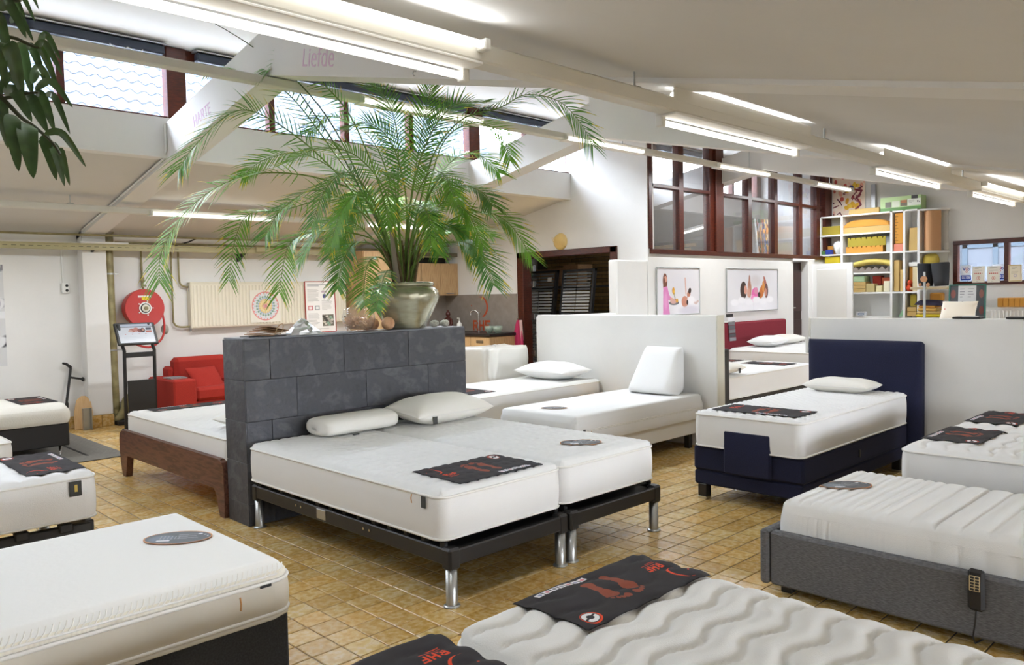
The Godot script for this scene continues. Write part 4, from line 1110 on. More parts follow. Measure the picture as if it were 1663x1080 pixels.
func plants() -> void:
	var pot := thing("plant_pot", "big glazed silver-green pot with rolled rim on the slate headboard", "plant pot", Vector3(3.935, 5.3, 1.297))
	var c := Vector3(3.935, 5.3, 1.297)
	var glaze := tri_tex(mt("ffffff", .2, .65), noise(.012, 160, ["8d8b72", "aaa78e", "c0bda6", "9a967e"], 512, 4), Vector3(1, 3, 1))
	glaze.clearcoat_enabled = true; glaze.clearcoat = .6; glaze.clearcoat_roughness = .15
	part("body", MB.new().lathe(c, [Vector2(0, 0), Vector2(.15, 0), Vector2(.168, .008), Vector2(.19, .06), Vector2(.235, .14), Vector2(.272, .21), Vector2(.287, .262), Vector2(.28, .305), Vector2(.252, .335), Vector2(.228, .347), Vector2(.222, .352)], 48), glaze, pot)
	part("rim", MB.new().lathe(c, [Vector2(.215, .345), Vector2(.235, .347), Vector2(.246, .358), Vector2(.243, .374), Vector2(.228, .38), Vector2(.212, .374), Vector2(.208, .33), Vector2(.2, .2), Vector2(0, .2)], 48), glaze, pot)
	part("soil", MB.new().lathe(c, [Vector2(.207, .31), Vector2(.12, .335), Vector2(0, .345)], 24), mt("33261d", .95), pot)
	var palm := thing("palm", "large feathery palm with arching green and yellow-tipped fronds in the silver-green pot", "plant", Vector3(3.935, 5.3, 1.62))
	var st := MB.new()
	for k in 16:
		var a := TAU * k / 16.0 + .3
		var rr := .03 + .07 * ((k * 7) % 5) / 5.0
		part("stem", MB.new().tube(spline([Vector3(3.935 + cos(a) * rr, 5.3 + sin(a) * rr, 1.615), Vector3(3.935 + cos(a) * rr * 1.5, 5.3 + sin(a) * rr * 1.4, 1.75 + .03 * (k % 4)), Vector3(3.93 + cos(a) * rr * 2.4, 5.3 + sin(a) * rr * 1.8, 1.93 + .05 * (k % 3))], 6), .017, 7, .008), tri_tex(mt("ffffff", .9), noise(.05, 162, ["4a3a28", "6b5a40", "7f8450"], 256, 3), Vector3(6, 2, 6)), palm)
	part("trunk", MB.new().tube(spline([Vector3(3.86, 5.27, 1.61), Vector3(3.78, 5.2, 1.8), Vector3(3.72, 5.15, 2.02), Vector3(3.68, 5.12, 2.2)], 10), .026, 8, .014), mt("8a8072", .9), palm)
	frond(palm, [Vector3(3.90, 5.30, 1.75), Vector3(3.73, 5.46, 2.33), Vector3(3.43, 5.71, 2.53), Vector3(3.08, 6.00, 2.58), Vector3(2.81, 6.20, 2.48), Vector3(2.57, 6.35, 2.25), Vector3(2.41, 6.41, 1.95), Vector3(2.37, 6.37, 1.71)], 0.30, 0)
	frond(palm, [Vector3(3.89, 5.31, 1.75), Vector3(3.66, 5.49, 2.33), Vector3(3.37, 5.70, 2.75), Vector3(3.05, 5.91, 3.02), Vector3(2.83, 5.99, 3.02), Vector3(2.58, 6.09, 2.76), Vector3(2.44, 6.08, 2.56)], 0.34, 1)
	frond(palm, [Vector3(3.91, 5.29, 1.77), Vector3(3.77, 5.52, 2.34), Vector3(3.63, 5.74, 2.71), Vector3(3.40, 6.06, 3.24), Vector3(3.22, 6.33, 3.45), Vector3(3.07, 6.56, 3.53), Vector3(2.98, 6.73, 3.52)], 0.26, 2)
	frond(palm, [Vector3(3.91, 5.29, 1.77), Vector3(3.80, 5.42, 2.48), Vector3(3.64, 5.56, 3.03), Vector3(3.46, 5.71, 3.32), Vector3(3.35, 5.78, 3.48), Vector3(3.21, 5.86, 3.48), Vector3(3.06, 5.94, 3.34)], 0.24, 3)
	frond(palm, [Vector3(3.90, 5.30, 1.72), Vector3(3.78, 5.51, 2.13), Vector3(3.65, 5.74, 2.40), Vector3(3.32, 6.15, 2.31), Vector3(3.15, 6.41, 2.29), Vector3(3.09, 6.56, 2.08), Vector3(3.07, 6.67, 1.74)], 0.24, 4)
	frond(palm, [Vector3(3.90, 5.30, 1.72), Vector3(3.76, 5.35, 2.07), Vector3(3.56, 5.43, 2.29), Vector3(3.29, 5.56, 2.41), Vector3(3.04, 5.64, 2.25), Vector3(2.88, 5.61, 2.04)], 0.26, 5)
	frond(palm, [Vector3(3.89, 5.31, 1.70), Vector3(3.73, 5.36, 2.00), Vector3(3.45, 5.49, 2.09), Vector3(3.19, 5.55, 2.06), Vector3(3.02, 5.53, 1.95), Vector3(2.89, 5.44, 1.61)], 0.26, 6)
	frond(palm, [Vector3(3.92, 5.28, 1.77), Vector3(4.09, 5.19, 2.48), Vector3(4.19, 5.14, 2.78), Vector3(4.37, 5.01, 3.02), Vector3(4.61, 4.82, 3.11), Vector3(4.79, 4.69, 3.22), Vector3(5.00, 4.52, 3.17), Vector3(5.14, 4.41, 3.00), Vector3(5.24, 4.35, 2.80)], 0.28, 7)
	frond(palm, [Vector3(3.93, 5.27, 1.77), Vector3(4.14, 5.26, 2.33), Vector3(4.41, 5.23, 2.70), Vector3(4.69, 5.20, 2.79), Vector3(4.94, 5.19, 2.65)], 0.26, 8)
	frond(palm, [Vector3(3.93, 5.27, 1.77), Vector3(4.02, 5.11, 2.14), Vector3(4.14, 4.87, 2.42), Vector3(4.21, 4.64, 2.37), Vector3(4.19, 4.49, 2.24)], 0.24, 9)
	frond(palm, [Vector3(3.94, 5.27, 1.74), Vector3(4.17, 5.01, 2.15), Vector3(4.34, 4.78, 2.23), Vector3(4.46, 4.59, 2.13), Vector3(4.53, 4.42, 1.87)], 0.26, 10)
	frond(palm, [Vector3(3.94, 5.26, 1.72), Vector3(4.03, 5.05, 1.95), Vector3(4.14, 4.78, 1.98), Vector3(4.15, 4.58, 1.87), Vector3(4.10, 4.40, 1.63)], 0.26, 11)
	frond(palm, [Vector3(3.92, 5.28, 1.77), Vector3(3.99, 5.27, 2.28), Vector3(4.07, 5.26, 2.67), Vector3(4.15, 5.24, 3.04), Vector3(4.23, 5.22, 3.36)], 0.30, 12)
	frond(palm, [Vector3(3.91, 5.29, 1.77), Vector3(3.95, 5.37, 2.33), Vector3(4.02, 5.45, 2.92), Vector3(4.01, 5.59, 3.24), Vector3(3.95, 5.78, 3.41)], 0.26, 13)
	frond(palm, [Vector3(3.92, 5.28, 1.77), Vector3(3.92, 5.13, 2.26), Vector3(3.91, 4.92, 2.51), Vector3(3.88, 4.68, 2.47), Vector3(3.80, 4.45, 2.23)], 0.24, 14)
	frond(palm, [Vector3(3.91, 5.29, 1.77), Vector3(3.95, 5.42, 2.34), Vector3(3.92, 5.66, 2.88), Vector3(3.76, 6.02, 3.13), Vector3(3.68, 6.30, 3.03)], 0.24, 15)
	frond(palm, [Vector3(3.89, 5.31, 1.75), Vector3(3.80, 5.48, 2.23), Vector3(3.65, 5.69, 2.55), Vector3(3.43, 5.98, 2.77), Vector3(3.22, 6.24, 2.73), Vector3(3.11, 6.41, 2.61)], 0.24, 16)
	frond(palm, [Vector3(3.92, 5.28, 1.77), Vector3(3.93, 5.23, 2.32), Vector3(3.83, 5.25, 2.76), Vector3(3.66, 5.32, 2.94), Vector3(3.46, 5.38, 2.88)], 0.22, 17)
	frond(palm, [Vector3(3.92, 5.28, 1.77), Vector3(4.12, 5.23, 2.33), Vector3(4.31, 5.20, 2.85), Vector3(4.58, 5.10, 3.03), Vector3(4.82, 5.02, 2.94), Vector3(4.94, 5.05, 2.74)], 0.22, 18)
	frond(palm, [Vector3(3.88, 5.32, 1.73), Vector3(3.72, 5.38, 1.97), Vector3(3.54, 5.42, 1.99), Vector3(3.41, 5.39, 1.82), Vector3(3.31, 5.31, 1.63)], 0.20, 19)
	frond(palm, [Vector3(3.88, 5.32, 1.72), Vector3(3.73, 5.31, 1.87), Vector3(3.57, 5.26, 1.84), Vector3(3.44, 5.15, 1.62), Vector3(3.34, 4.99, 1.50)], 0.18, 20)
	frond(palm, [Vector3(3.90, 5.30, 1.72), Vector3(3.72, 5.22, 1.77), Vector3(3.53, 5.05, 1.64), Vector3(3.34, 4.85, 1.46)], 0.16, 21)
	frond(palm, [Vector3(3.92, 5.28, 1.77), Vector3(3.79, 5.22, 2.06), Vector3(3.73, 5.01, 2.24), Vector3(3.72, 4.72, 2.21), Vector3(3.59, 4.50, 1.92)], 0.20, 22)
	frond(palm, [Vector3(3.92, 5.28, 1.77), Vector3(3.90, 5.49, 2.19), Vector3(3.84, 5.76, 2.29), Vector3(3.79, 6.03, 2.15), Vector3(3.81, 6.24, 1.92)], 0.22, 23)
	frond(palm, [Vector3(3.94, 5.27, 1.77), Vector3(4.13, 5.26, 2.03), Vector3(4.37, 5.23, 2.09), Vector3(4.62, 5.22, 2.15), Vector3(4.87, 5.22, 2.08)], 0.22, 24)
	frond(palm, [Vector3(3.92, 5.28, 1.77), Vector3(3.97, 5.18, 2.46), Vector3(4.03, 5.01, 2.86), Vector3(4.10, 4.79, 3.05), Vector3(4.20, 4.54, 3.04)], 0.24, 25)
	frond(palm, [Vector3(3.90, 5.30, 1.77), Vector3(3.79, 5.29, 2.36), Vector3(3.54, 5.34, 2.67), Vector3(3.25, 5.40, 2.71), Vector3(2.99, 5.40, 2.58)], 0.24, 26)
	spear(palm, [Vector3(3.88, 5.35, 1.82), Vector3(3.62, 5.63, 2.79), Vector3(3.38, 5.87, 3.30), Vector3(3.06, 6.16, 3.65), Vector3(2.78, 6.42, 3.88)])
	spear(palm, [Vector3(3.91, 5.33, 1.82), Vector3(3.64, 5.67, 2.70), Vector3(3.40, 5.99, 3.31), Vector3(3.31, 6.13, 3.61), Vector3(3.24, 6.25, 3.83)])
	var pr := RandomNumberGenerator.new()
	pr.seed = 77
	for k in 13:
		var a := TAU * k / 13.0 + pr.randf_range(-.2, .2)
		var ln := pr.randf_range(.45, .85)
		var up := pr.randf_range(.15, .75)
		var o := Vector3(3.935 + cos(a) * .06, 5.3 + sin(a) * .06, 1.68)
		var d := Vector3(cos(a), sin(a), 0)
		frond(palm, [o, o + d * ln * .22 + ZA * (.2 + up * .45), o + d * ln * .55 + ZA * (.3 + up * .75), o + d * ln * .85 + ZA * (.22 + up * .7), o + d * ln * 1.05 + ZA * (.02 + up * .55)], pr.randf_range(.17, .23), 40 + k)
	var fig := thing("fig_tree", "dark long-leaved potted tree, its leaves hanging into the upper left corner", "plant", Vector3(.1, 2.35, 0))
	part("trunk", MB.new().tube(spline([Vector3(.1, 2.35, .3), Vector3(.2, 2.3, 1.2), Vector3(.4, 2.25, 2.1), Vector3(.45, 2.25, 2.17)], 10), .02, 8, .012), mt("4a4030", .9), fig)
	blade(fig, Vector3(0.499, 2.098, 2.250), Vector3(0.524, 2.059, 2.224), 0.009)
	blade(fig, Vector3(0.495, 2.161, 2.267), Vector3(0.525, 2.099, 2.207), 0.011)
	blade(fig, Vector3(0.501, 2.272, 2.291), Vector3(0.562, 2.333, 2.280), 0.017)
	blade(fig, Vector3(0.444, 2.047, 2.200), Vector3(0.464, 1.928, 2.116), 0.019)
	blade(fig, Vector3(0.472, 2.127, 2.156), Vector3(0.507, 2.160, 2.044), 0.030)
	blade(fig, Vector3(0.553, 2.383, 2.234), Vector3(0.576, 2.360, 2.097), 0.027)
	blade(fig, Vector3(0.555, 2.308, 2.203), Vector3(0.587, 2.277, 2.110), 0.018)
	blade(fig, Vector3(0.550, 2.223, 2.187), Vector3(0.609, 2.257, 2.096), 0.017)
	blade(fig, Vector3(0.559, 2.213, 2.190), Vector3(0.573, 2.092, 2.127), 0.013)
	blade(fig, Vector3(0.542, 2.178, 2.170), Vector3(0.571, 2.077, 2.087), 0.014)
	blade(fig, Vector3(0.545, 2.236, 2.097), Vector3(0.607, 2.299, 2.117), 0.019)
	blade(fig, Vector3(0.537, 2.283, 2.094), Vector3(0.490, 2.302, 2.070), 0.019)
	blade(fig, Vector3(0.517, 2.095, 2.049), Vector3(0.607, 2.138, 2.030), 0.015)
	blade(fig, Vector3(0.568, 2.301, 2.085), Vector3(0.600, 2.270, 1.993), 0.022)
	blade(fig, Vector3(0.573, 2.229, 2.072), Vector3(0.588, 2.101, 1.958), 0.014)
	blade(fig, Vector3(0.528, 2.270, 2.059), Vector3(0.547, 2.127, 1.961), 0.027)
	blade(fig, Vector3(0.486, 2.164, 2.000), Vector3(0.473, 2.084, 1.857), 0.029)
	blade(fig, Vector3(0.515, 2.157, 1.982), Vector3(0.493, 2.047, 1.838), 0.036)
	blade(fig, Vector3(0.574, 2.294, 1.982), Vector3(0.621, 2.354, 1.881), 0.025)
	blade(fig, Vector3(0.512, 2.019, 1.935), Vector3(0.594, 2.014, 1.869), 0.014)
	blade(fig, Vector3(0.600, 2.306, 1.965), Vector3(0.623, 2.294, 1.859), 0.019)
	blade(fig, Vector3(0.580, 2.172, 1.925), Vector3(0.608, 2.195, 1.848), 0.015)
	blade(fig, Vector3(0.477, 2.226, 2.048), Vector3(0.488, 2.240, 1.933), 0.025)
	blade(fig, Vector3(0.468, 2.173, 2.171), Vector3(0.469, 2.141, 2.054), 0.024)
	blade(fig, Vector3(0.490, 2.249, 2.062), Vector3(0.511, 2.110, 1.978), 0.025)
	blade(fig, Vector3(0.489, 2.307, 2.263), Vector3(0.489, 2.178, 2.135), 0.025)
	blade(fig, Vector3(0.495, 2.375, 2.194), Vector3(0.486, 2.240, 2.106), 0.025)
	blade(fig, Vector3(0.472, 2.310, 2.132), Vector3(0.500, 2.372, 2.052), 0.025)
	blade(fig, Vector3(0.531, 2.346, 2.269), Vector3(0.544, 2.198, 2.190), 0.014)
	twig(fig, [Vector3(0.47, 2.25, 2.31), Vector3(0.48, 2.23, 2.21), Vector3(0.51, 2.20, 2.19), Vector3(0.54, 2.17, 2.17), Vector3(0.55, 2.16, 2.17)])
	twig(fig, [Vector3(0.46, 2.25, 2.16), Vector3(0.47, 2.23, 2.06), Vector3(0.49, 2.21, 2.05), Vector3(0.52, 2.19, 2.06), Vector3(0.54, 2.16, 2.06)])
	twig(fig, [Vector3(0.47, 2.23, 2.06), Vector3(0.49, 2.21, 2.03), Vector3(0.51, 2.19, 2.00), Vector3(0.53, 2.17, 1.98), Vector3(0.56, 2.14, 1.94), Vector3(0.57, 2.12, 1.91)])
	twig(fig, [Vector3(0.47, 2.25, 2.32), Vector3(0.49, 2.22, 2.30), Vector3(0.50, 2.21, 2.28), Vector3(0.52, 2.19, 2.28)])
	twig(fig, [Vector3(0.47, 2.25, 2.31), Vector3(0.47, 2.24, 2.20), Vector3(0.46, 2.24, 2.12), Vector3(0.47, 2.23, 2.06)])
	var fp := thing("tree_pot", "plain dark pot of the long-leaved tree in the upper left, out of sight below", "plant pot", Vector3(.1, 2.35, 0))
	part("body", MB.new().lathe(Vector3(.1, 2.35, 0), [Vector2(0, 0), Vector2(.14, 0), Vector2(.19, .3), Vector2(.2, .32), Vector2(.18, .32), Vector2(.17, .28), Vector2(0, .28)], 24), M.dark, fp)

# ---------------------------------------------------------------- things on the headboard wall
func headboard_things() -> void:
	var en := thing("envelope_stack", "brown paper envelopes tied with string on the slate headboard's left end", "envelopes", Vector3(2.7, 5.28, 1.297))
	part("tray", MB.new().box(2.53, 5.22, 1.297, 2.82, 5.36, 1.303, .002), M.dark, en)
	for k in 6:
		var b := MB.new()
		b.X = Transform3D(Basis(ZA, -.15 + .09 * k) * Basis(VA, .05 + .03 * k), Vector3(2.64 + .022 * k, 5.28, 1.307 + .008 * k))
		part("envelope", b.box(-.09, -.06, 0, .09, .06, .005, .001), M.kraft, en)
	part("string", MB.new().tube(spline([Vector3(2.72, 5.2, 1.31), Vector3(2.74, 5.2, 1.36), Vector3(2.79, 5.22, 1.385), Vector3(2.8, 5.24, 1.34), Vector3(2.76, 5.21, 1.305)], 14), .003, 6), mt("b99a78", .9), en)
	var fo := MB.new()
	var r := RandomNumberGenerator.new()
	r.seed = 8
	var base := Vector3(2.99, 5.27, 1.297)
	var fp := []
	for j in 7:
		var row := []
		for i in 12:
			var a := TAU * i / 12.0
			var k := 1.0 - j / 6.0
			row.append(base + Vector3(cos(a) * (.145 * k + .01) - .02 * j / 6.0, sin(a) * (.075 * k + .01), .115 * j / 6.0) + Vector3(r.randf_range(-1, 1), r.randf_range(-1, 1), r.randf_range(-.4, .6)) * (.014 if j else .004))
		fp.append(row)
	for j in 6:
		for i in 12:
			fo.tri(fp[j][i], fp[j][(i + 1) % 12], fp[j + 1][(i + 1) % 12]); fo.tri(fp[j][i], fp[j + 1][(i + 1) % 12], fp[j + 1][i])
	solo("foil_parcel", fo, mt("eef1f5", .3, .85), "crumpled shiny silver foil parcel on the slate headboard", "foil")
	var bw := thing("glass_bowl", "round clear glass bowl on the slate headboard, half filled with wood shavings", "bowl", Vector3(3.485, 5.3, 1.297))
	var gl := mt("ffffff", .02); gl.transparency = BaseMaterial3D.TRANSPARENCY_ALPHA; gl.albedo_color = Color(.97, .99, 1, .03)
	part("glass", MB.new().lathe(Vector3(3.485, 5.3, 1.297), [Vector2(0, .001), Vector2(.075, .001), Vector2(.1, .02), Vector2(.125, .07), Vector2(.13, .11), Vector2(.117, .165), Vector2(.1, .185), Vector2(.097, .185), Vector2(.114, .163), Vector2(.126, .11), Vector2(.12, .07), Vector2(.09, .022), Vector2(0, .012)], 36), gl, bw)
	var sh := MB.new()
	for k in 700:
		var a := r.randf() * TAU
		var h := r.randf()
		var z := .025 + h * .085
		var mx := .088 + .03 * sin(h * 2.2)
		var rr := mx * sqrt(r.randf_range(.25 if h < .85 else 0.0, .93))
		var p := Vector3(3.485 + cos(a) * rr, 5.3 + sin(a) * rr, 1.297 + z)
		var e := Vector3(r.randf_range(-1, 1), r.randf_range(-1, 1), r.randf_range(-.5, .5)).normalized() * .012
		var f := e.cross(Vector3(r.randf(), r.randf(), 1)).normalized() * .006
		sh.quad(p - e - f, p + e - f, p + e + f * 1.4, p - e + f * 1.4)
	tag(solo("wood_shavings", sh, mt("f2cda6", .8), "pale pinkish-brown wood shavings filling the round glass bowl", "shavings"), "", "", "", "stuff")
	for k in 3:
		var p: Vector3 = [Vector3(3.7, 5.21, 1.35), Vector3(3.585, 5.33, 1.352), Vector3(3.66, 5.36, 1.345)][k]
		var wd := tri_tex(mt("ffffff", .6), noise(.015, 170 + k, ["c99a74", "dcb08a", "b98560"], 256, 4), Vector3(3, 3, 9))
		solo("wooden_ball", MB.new().ball(p, Vector3(1, 1, 1) * (p.z - 1.297), 14), wd, ["pale wooden ball nearest the silver-green pot, in front", "pale wooden ball right beside the glass bowl", "pale wooden ball behind the other two"][k], "wooden ball")
	for k in 2:
		var b := MB.new()
		var p: Vector3 = [Vector3(4.225, 5.28, 1.325), Vector3(4.325, 5.26, 1.325)][k]
		b.grid(func(s, t): return p + Vector3(cos(TAU * s) * sin(PI * t) * .045, -sin(TAU * s) * sin(PI * t) * .032, cos(PI * t) * .03) * (1 + .07 * sin(9 * s + 5 * t + k)), 20, 12)
		solo("stone", b, tri_tex(mt("ffffff", .8), noise(.06, 175, ["77756c", "b9b7ac", "d6d4c8"], 256, 4), Vector3.ONE * 3), ["speckled grey stone beside the silver-green pot", "speckled grey stone at the slate headboard's right end"][k], "stone")

# ---------------------------------------------------------------- back wall
func screen_pic() -> Image:
	var i := pic(320, 240, "dfe3ec")
	rect(i, 0, 0, 320, 34, "c8d2e4"); rect(i, 0, 34, 320, 7, "30343c")
	ell(i, 130, 85, 30, 26, "b5746a"); ell(i, 165, 75, 26, 28, "c98578"); ell(i, 200, 88, 24, 26, "8a4c46"); ell(i, 226, 84, 20, 30, "503232"); ell(i, 228, 78, 12, 15, "c4907e"); ell(i, 110, 92, 20, 16, "d8b4aa")
	rect(i, 255, 52, 50, 30, "4a4e5c"); rect(i, 250, 90, 55, 22, "c26a58")
	for k in 4: ell(i, 60 + k * 62, 132, 5, 5, "c26a58")
	lines(i, 40, 160, 220, 5, 10, "b8bccb", 4, 2)
	return i
func leaflet_pic() -> Image:
	var i := pic(256, 400, "f2f0ec")
	lines(i, 20, 20, 200, 2, 12, "9a9a9e", 2, 5); lines(i, 20, 60, 100, 12, 9, "b9b6b2", 5, 3); lines(i, 140, 150, 90, 9, 9, "b9b6b2", 6, 3)
	rect(i, 150, 100, 26, 30, "4a4f86"); rect(i, 140, 72, 50, 16, "c8b8c0"); rect(i, 22, 190, 40, 36, "c8787a"); rect(i, 30, 198, 24, 20, "f2e4e2"); rect(i, 80, 190, 40, 36, "9aa0a0"); rect(i, 88, 198, 24, 20, "e8eae8")
	lines(i, 20, 250, 100, 12, 9, "b9b6b2", 7, 3); rect(i, 140, 262, 98, 92, "6d675c")
	for k in 16: ell(i, 150 + (k * 37) % 80, 270 + (k * 53) % 76, 12, 9, ["aaa498", "403c36", "87a890", "c8c2b4"][k % 4])
	lines(i, 20, 372, 210, 2, 10, "b0a8a4", 8, 3)
	return i
func mandala_pic() -> Image:
	var i := pic(256, 256, "ece8dc")
	ell(i, 128, 128, 116, 116, "dc8c88"); ell(i, 128, 128, 108, 108, "dfe0e2")
	for k in 48: ell(i, 128 + cos(TAU * k / 48) * 104, 128 + sin(TAU * k / 48) * 104, 5, 5, "e58a86" if k % 2 else "dfe0e2")
	for q in [[74, 20, 9, "86a890"], [62, 20, 8, "a8b8cc"], [50, 16, 9, "e2c884"], [38, 16, 8, "ead898"], [26, 10, 8, "e4b880"], [13, 8, 5, "dc8078"]]:
		for k in q[1]: ell(i, 128 + cos(TAU * (k + .5 * (int(q[0]) % 3)) / q[1]) * q[0], 128 + sin(TAU * (k + .5 * (int(q[0]) % 3)) / q[1]) * q[0], q[2], q[2], q[3])
	for k in 12: ell(i, 128 + cos(TAU * k / 12) * 90, 128 + sin(TAU * k / 12) * 90, 9, 4, "b9c4d0", TAU * k / 12)
	ell(i, 128, 128, 6, 6, "c23a3a")
	return i
func mono_pic() -> Image:
	var i := pic(128, 200, "d8d8d8")
	for k in 60: ell(i, (k * 41) % 128, (k * 67) % 200, 12 + k % 9, 8 + k % 7, ["55545a", "8a898f", "b8b7bc", "3a393f", "e6e6e8"][k % 5], k, .5)
	rect(i, 0, 92, 128, 14, "e8e8ea")
	return i
func card(nm: String, label: String, cat: String, img: Image, lo: Vector3, e1: Vector3, e2: Vector3, th: float, edge: Material, grp := "", frame := 0.0, rough := .5) -> Node3D:
	# a flat printed panel: lo = lower left corner, e1 to the right, e2 up, thickness backwards
	var n := e1.cross(e2).normalized()
	var t := thing(nm, label, cat, lo + e1 / 2, grp)
	var b := MB.new()
	var q := [lo, lo + e1, lo + e1 + e2, lo + e2]
	for k in 4: b.fq(q[k], q[(k + 1) % 4], q[(k + 1) % 4] - n * th, q[k] - n * th, (q[k] + q[(k + 1) % 4]) / 2 - (lo + e1 / 2 + e2 / 2))
	b.fq(q[0] - n * th, q[1] - n * th, q[2] - n * th, q[3] - n * th, -n)
	part("panel", b, edge, t)
	var pr := MB.new()
	pr.quad(q[0] + n * .0006, q[1] + n * .0006, q[2] + n * .0006, q[3] + n * .0006)
	part("print", pr, pic_mat(img, rough), t)
	if frame > 0.0:
		var d1 := e1.normalized(); var d2 := e2.normalized()
		for s in [[q[0], q[1]], [q[1], q[2]], [q[2], q[3]], [q[3], q[0]]]: part("frame", MB.new().tube([s[0] + n * .003, s[1] + n * .003], frame, 6), edge, t)
	return t

func back_wall() -> void:
	card("photo_poster", "black and white photo poster on the back wall, cut off by the left picture edge", "poster", mono_pic(), Vector3(1.7, 11.012, .84), UA * .58, ZA * 1.21, .006, M.white)
	var so := thing("wall_socket", "white double wall socket with a cable channel above it, left of the pillar", "socket", Vector3(2.94, 11.01, 1.7))
	part("plate", MB.new().box(2.9, 10.985, 1.7, 2.985, 11.02, 1.83, .008), M.plast, so)
	for z in [1.735, 1.795]: part("outlet", MB.new().cyl(Vector3(2.955, 10.988, z), Vector3(2.955, 10.98, z), .017, 14), M.black, so)
	part("cable_channel", MB.new().box(2.912, 11.005, 1.83, 2.928, 11.02, 2.24, .003), M.plast, so)
	# olive drainpipe
	var dp := thing("drain_pipe", "thick olive-brown drainpipe with a curved foot beside the pillar", "pipe", Vector3(3.46, 10.9, 0))
	part("pipe", MB.new().cyl(Vector3(3.43, 10.9, .1), Vector3(3.43, 10.9, 2.45), .055, 20), M.brass, dp)
	for z in [.14, .2, 2.33]: part("collar", MB.new().cyl(Vector3(3.43, 10.9, z), Vector3(3.43, 10.9, z + .09), .064, 20), M.brass, dp)
	for z in [.95, 1.93]: part("clamp", MB.new().cyl(Vector3(3.43, 10.9, z), Vector3(3.43, 10.9, z + .02), .06, 20).box(3.48, 10.89, z, 3.54, 10.92, z + .02, .003), M.alu, dp)
	part("bend", MB.new().tube(spline([Vector3(3.62, 10.75, .3), Vector3(3.58, 10.77, .34), Vector3(3.53, 10.79, .3), Vector3(3.52, 10.8, .2), Vector3(3.47, 10.83, .1), Vector3(3.42, 10.86, .06)], 16), .055, 14), M.brass, dp)
	part("foot", MB.new().box(3.4, 10.7, 0, 3.66, 10.92, .06, .01), M.black, dp)
	# trays and pipes along the wall
	var ct := thing("cable_tray", "long beige perforated cable tray running along the top of the back wall", "cable tray", Vector3(3.5, 10.75, 2.22))
	part("tray", MB.new().box(-1.6, 10.73, 2.235, 8.9, 10.79, 2.305, .006), M.cab, ct)
	part("lip", MB.new().box(-1.6, 10.715, 2.295, 8.9, 10.73, 2.31, .003).box(-1.6, 10.715, 2.228, 8.9, 10.73, 2.24, .003), M.cab, ct)
	for k in 60: part("slot", MB.new().box(-.2 + k * .09, 10.7275, 2.265, -.15 + k * .09, 10.731, 2.275, .001), mt("7f7a5e", .7), ct) if k < 50 else null
	for u in [3.2, 5.2, 7.2]: part("bracket", MB.new().prism(PackedVector2Array([Vector2(10.75, 2.235), Vector2(11.02, 2.235), Vector2(11.02, 2.12)]), Vector3(u, 0, 0), VA, ZA, UA * .03), M.black, ct)
	part("junction_box", MB.new().box(5.35, 10.69, 2.25, 5.5, 10.75, 2.33, .01), M.cab, ct)
	var hp := thing("wall_pipes", "pair of thin olive pipes running above the cable tray on the back wall", "pipe", Vector3(3.5, 10.8, 2.34))
	part("pipe", MB.new().cyl(Vector3(-1.6, 10.66, 2.395), Vector3(8.9, 10.66, 2.43), .014, 10), M.brass, hp)
	part("pipe", MB.new().cyl(Vector3(3.5, 10.85, 2.34), Vector3(8.9, 10.85, 2.35), .016, 10), M.brass, hp)
	part("bracket", MB.new().tube([Vector3(4.5, 10.68, 2.42), Vector3(4.42, 10.8, 2.37), Vector3(4.3, 10.95, 2.33)], .01, 6), M.black, hp)
	part("hook", MB.new().tube([Vector3(3.47, 10.85, 2.45), Vector3(3.5, 10.83, 2.5), Vector3(3.53, 10.82, 2.54)], .012, 6), M.brass, hp)
	var gd := thing("shelf_guide", "short white rail sitting above the cable tray at the pillar", "rail", Vector3(3.3, 10.75, 2.31))
	part("bar", MB.new().box(3.05, 10.7, 2.31, 3.62, 10.74, 2.335, .008), M.white, gd)
	# fire hose reel
	var fr := thing("fire_hose_reel", "round red fire hose reel with a white hub, on the back wall", "hose reel", Vector3(3.82, 10.85, 1.2))
	var rb := MB.new()
	var drum := func(v0: float, v1: float, r: float) -> MB:
		var b := MB.new()
		b.X = Transform3D(Basis(Vector3(1, 0, 0), Vector3(0, 0, 1), Vector3(0, -1, 0)), Vector3(3.8, v1, 1.49))
		return b.lathe(Vector3.ZERO, [Vector2(0, 0), Vector2(r * .97, 0), Vector2(r * .97, 0), Vector2(r, minf(.01, (v1 - v0) * .3)), Vector2(r, minf(.01, (v1 - v0) * .3)), Vector2(r, (v1 - v0) * .8), Vector2(r, (v1 - v0) * .8), Vector2(r * .98, v1 - v0), Vector2(r * .98, v1 - v0), Vector2(0, v1 - v0)], 40)
	var rd := mt("b3261f", .35)
	part("drum", drum.call(10.8, 10.93, .235), rd, fr)
	part("disc", drum.call(10.74, 10.8, .25), rd, fr)
	part("hub_ring", drum.call(10.728, 10.742, .078), M.plast, fr)
	part("hub", drum.call(10.722, 10.735, .062), mt("303030", .5), fr)
	part("hub_plate", drum.call(10.712, 10.728, .05), mt("d8d4c4", .5), fr)
	part("hub_valve", drum.call(10.69, 10.715, .024), M.brass, fr)
	for k in 5: part("bolt", MB.new().cyl(Vector3(3.8 + cos(TAU * k / 5) * .095, 10.725, 1.49 + sin(TAU * k / 5) * .095), Vector3(3.8 + cos(TAU * k / 5) * .095, 10.742, 1.49 + sin(TAU * k / 5) * .095), .008, 8), M.plast, fr)
	part("instruction_label", MB.new().box(3.715, 10.736, 1.63, 3.89, 10.741, 1.655, .002), M.plast, fr)
	part("inspection_sticker", MB.new().box(3.76, 10.734, 1.595, 3.85, 10.739, 1.64, .001), mt("e0c41c", .5), fr)
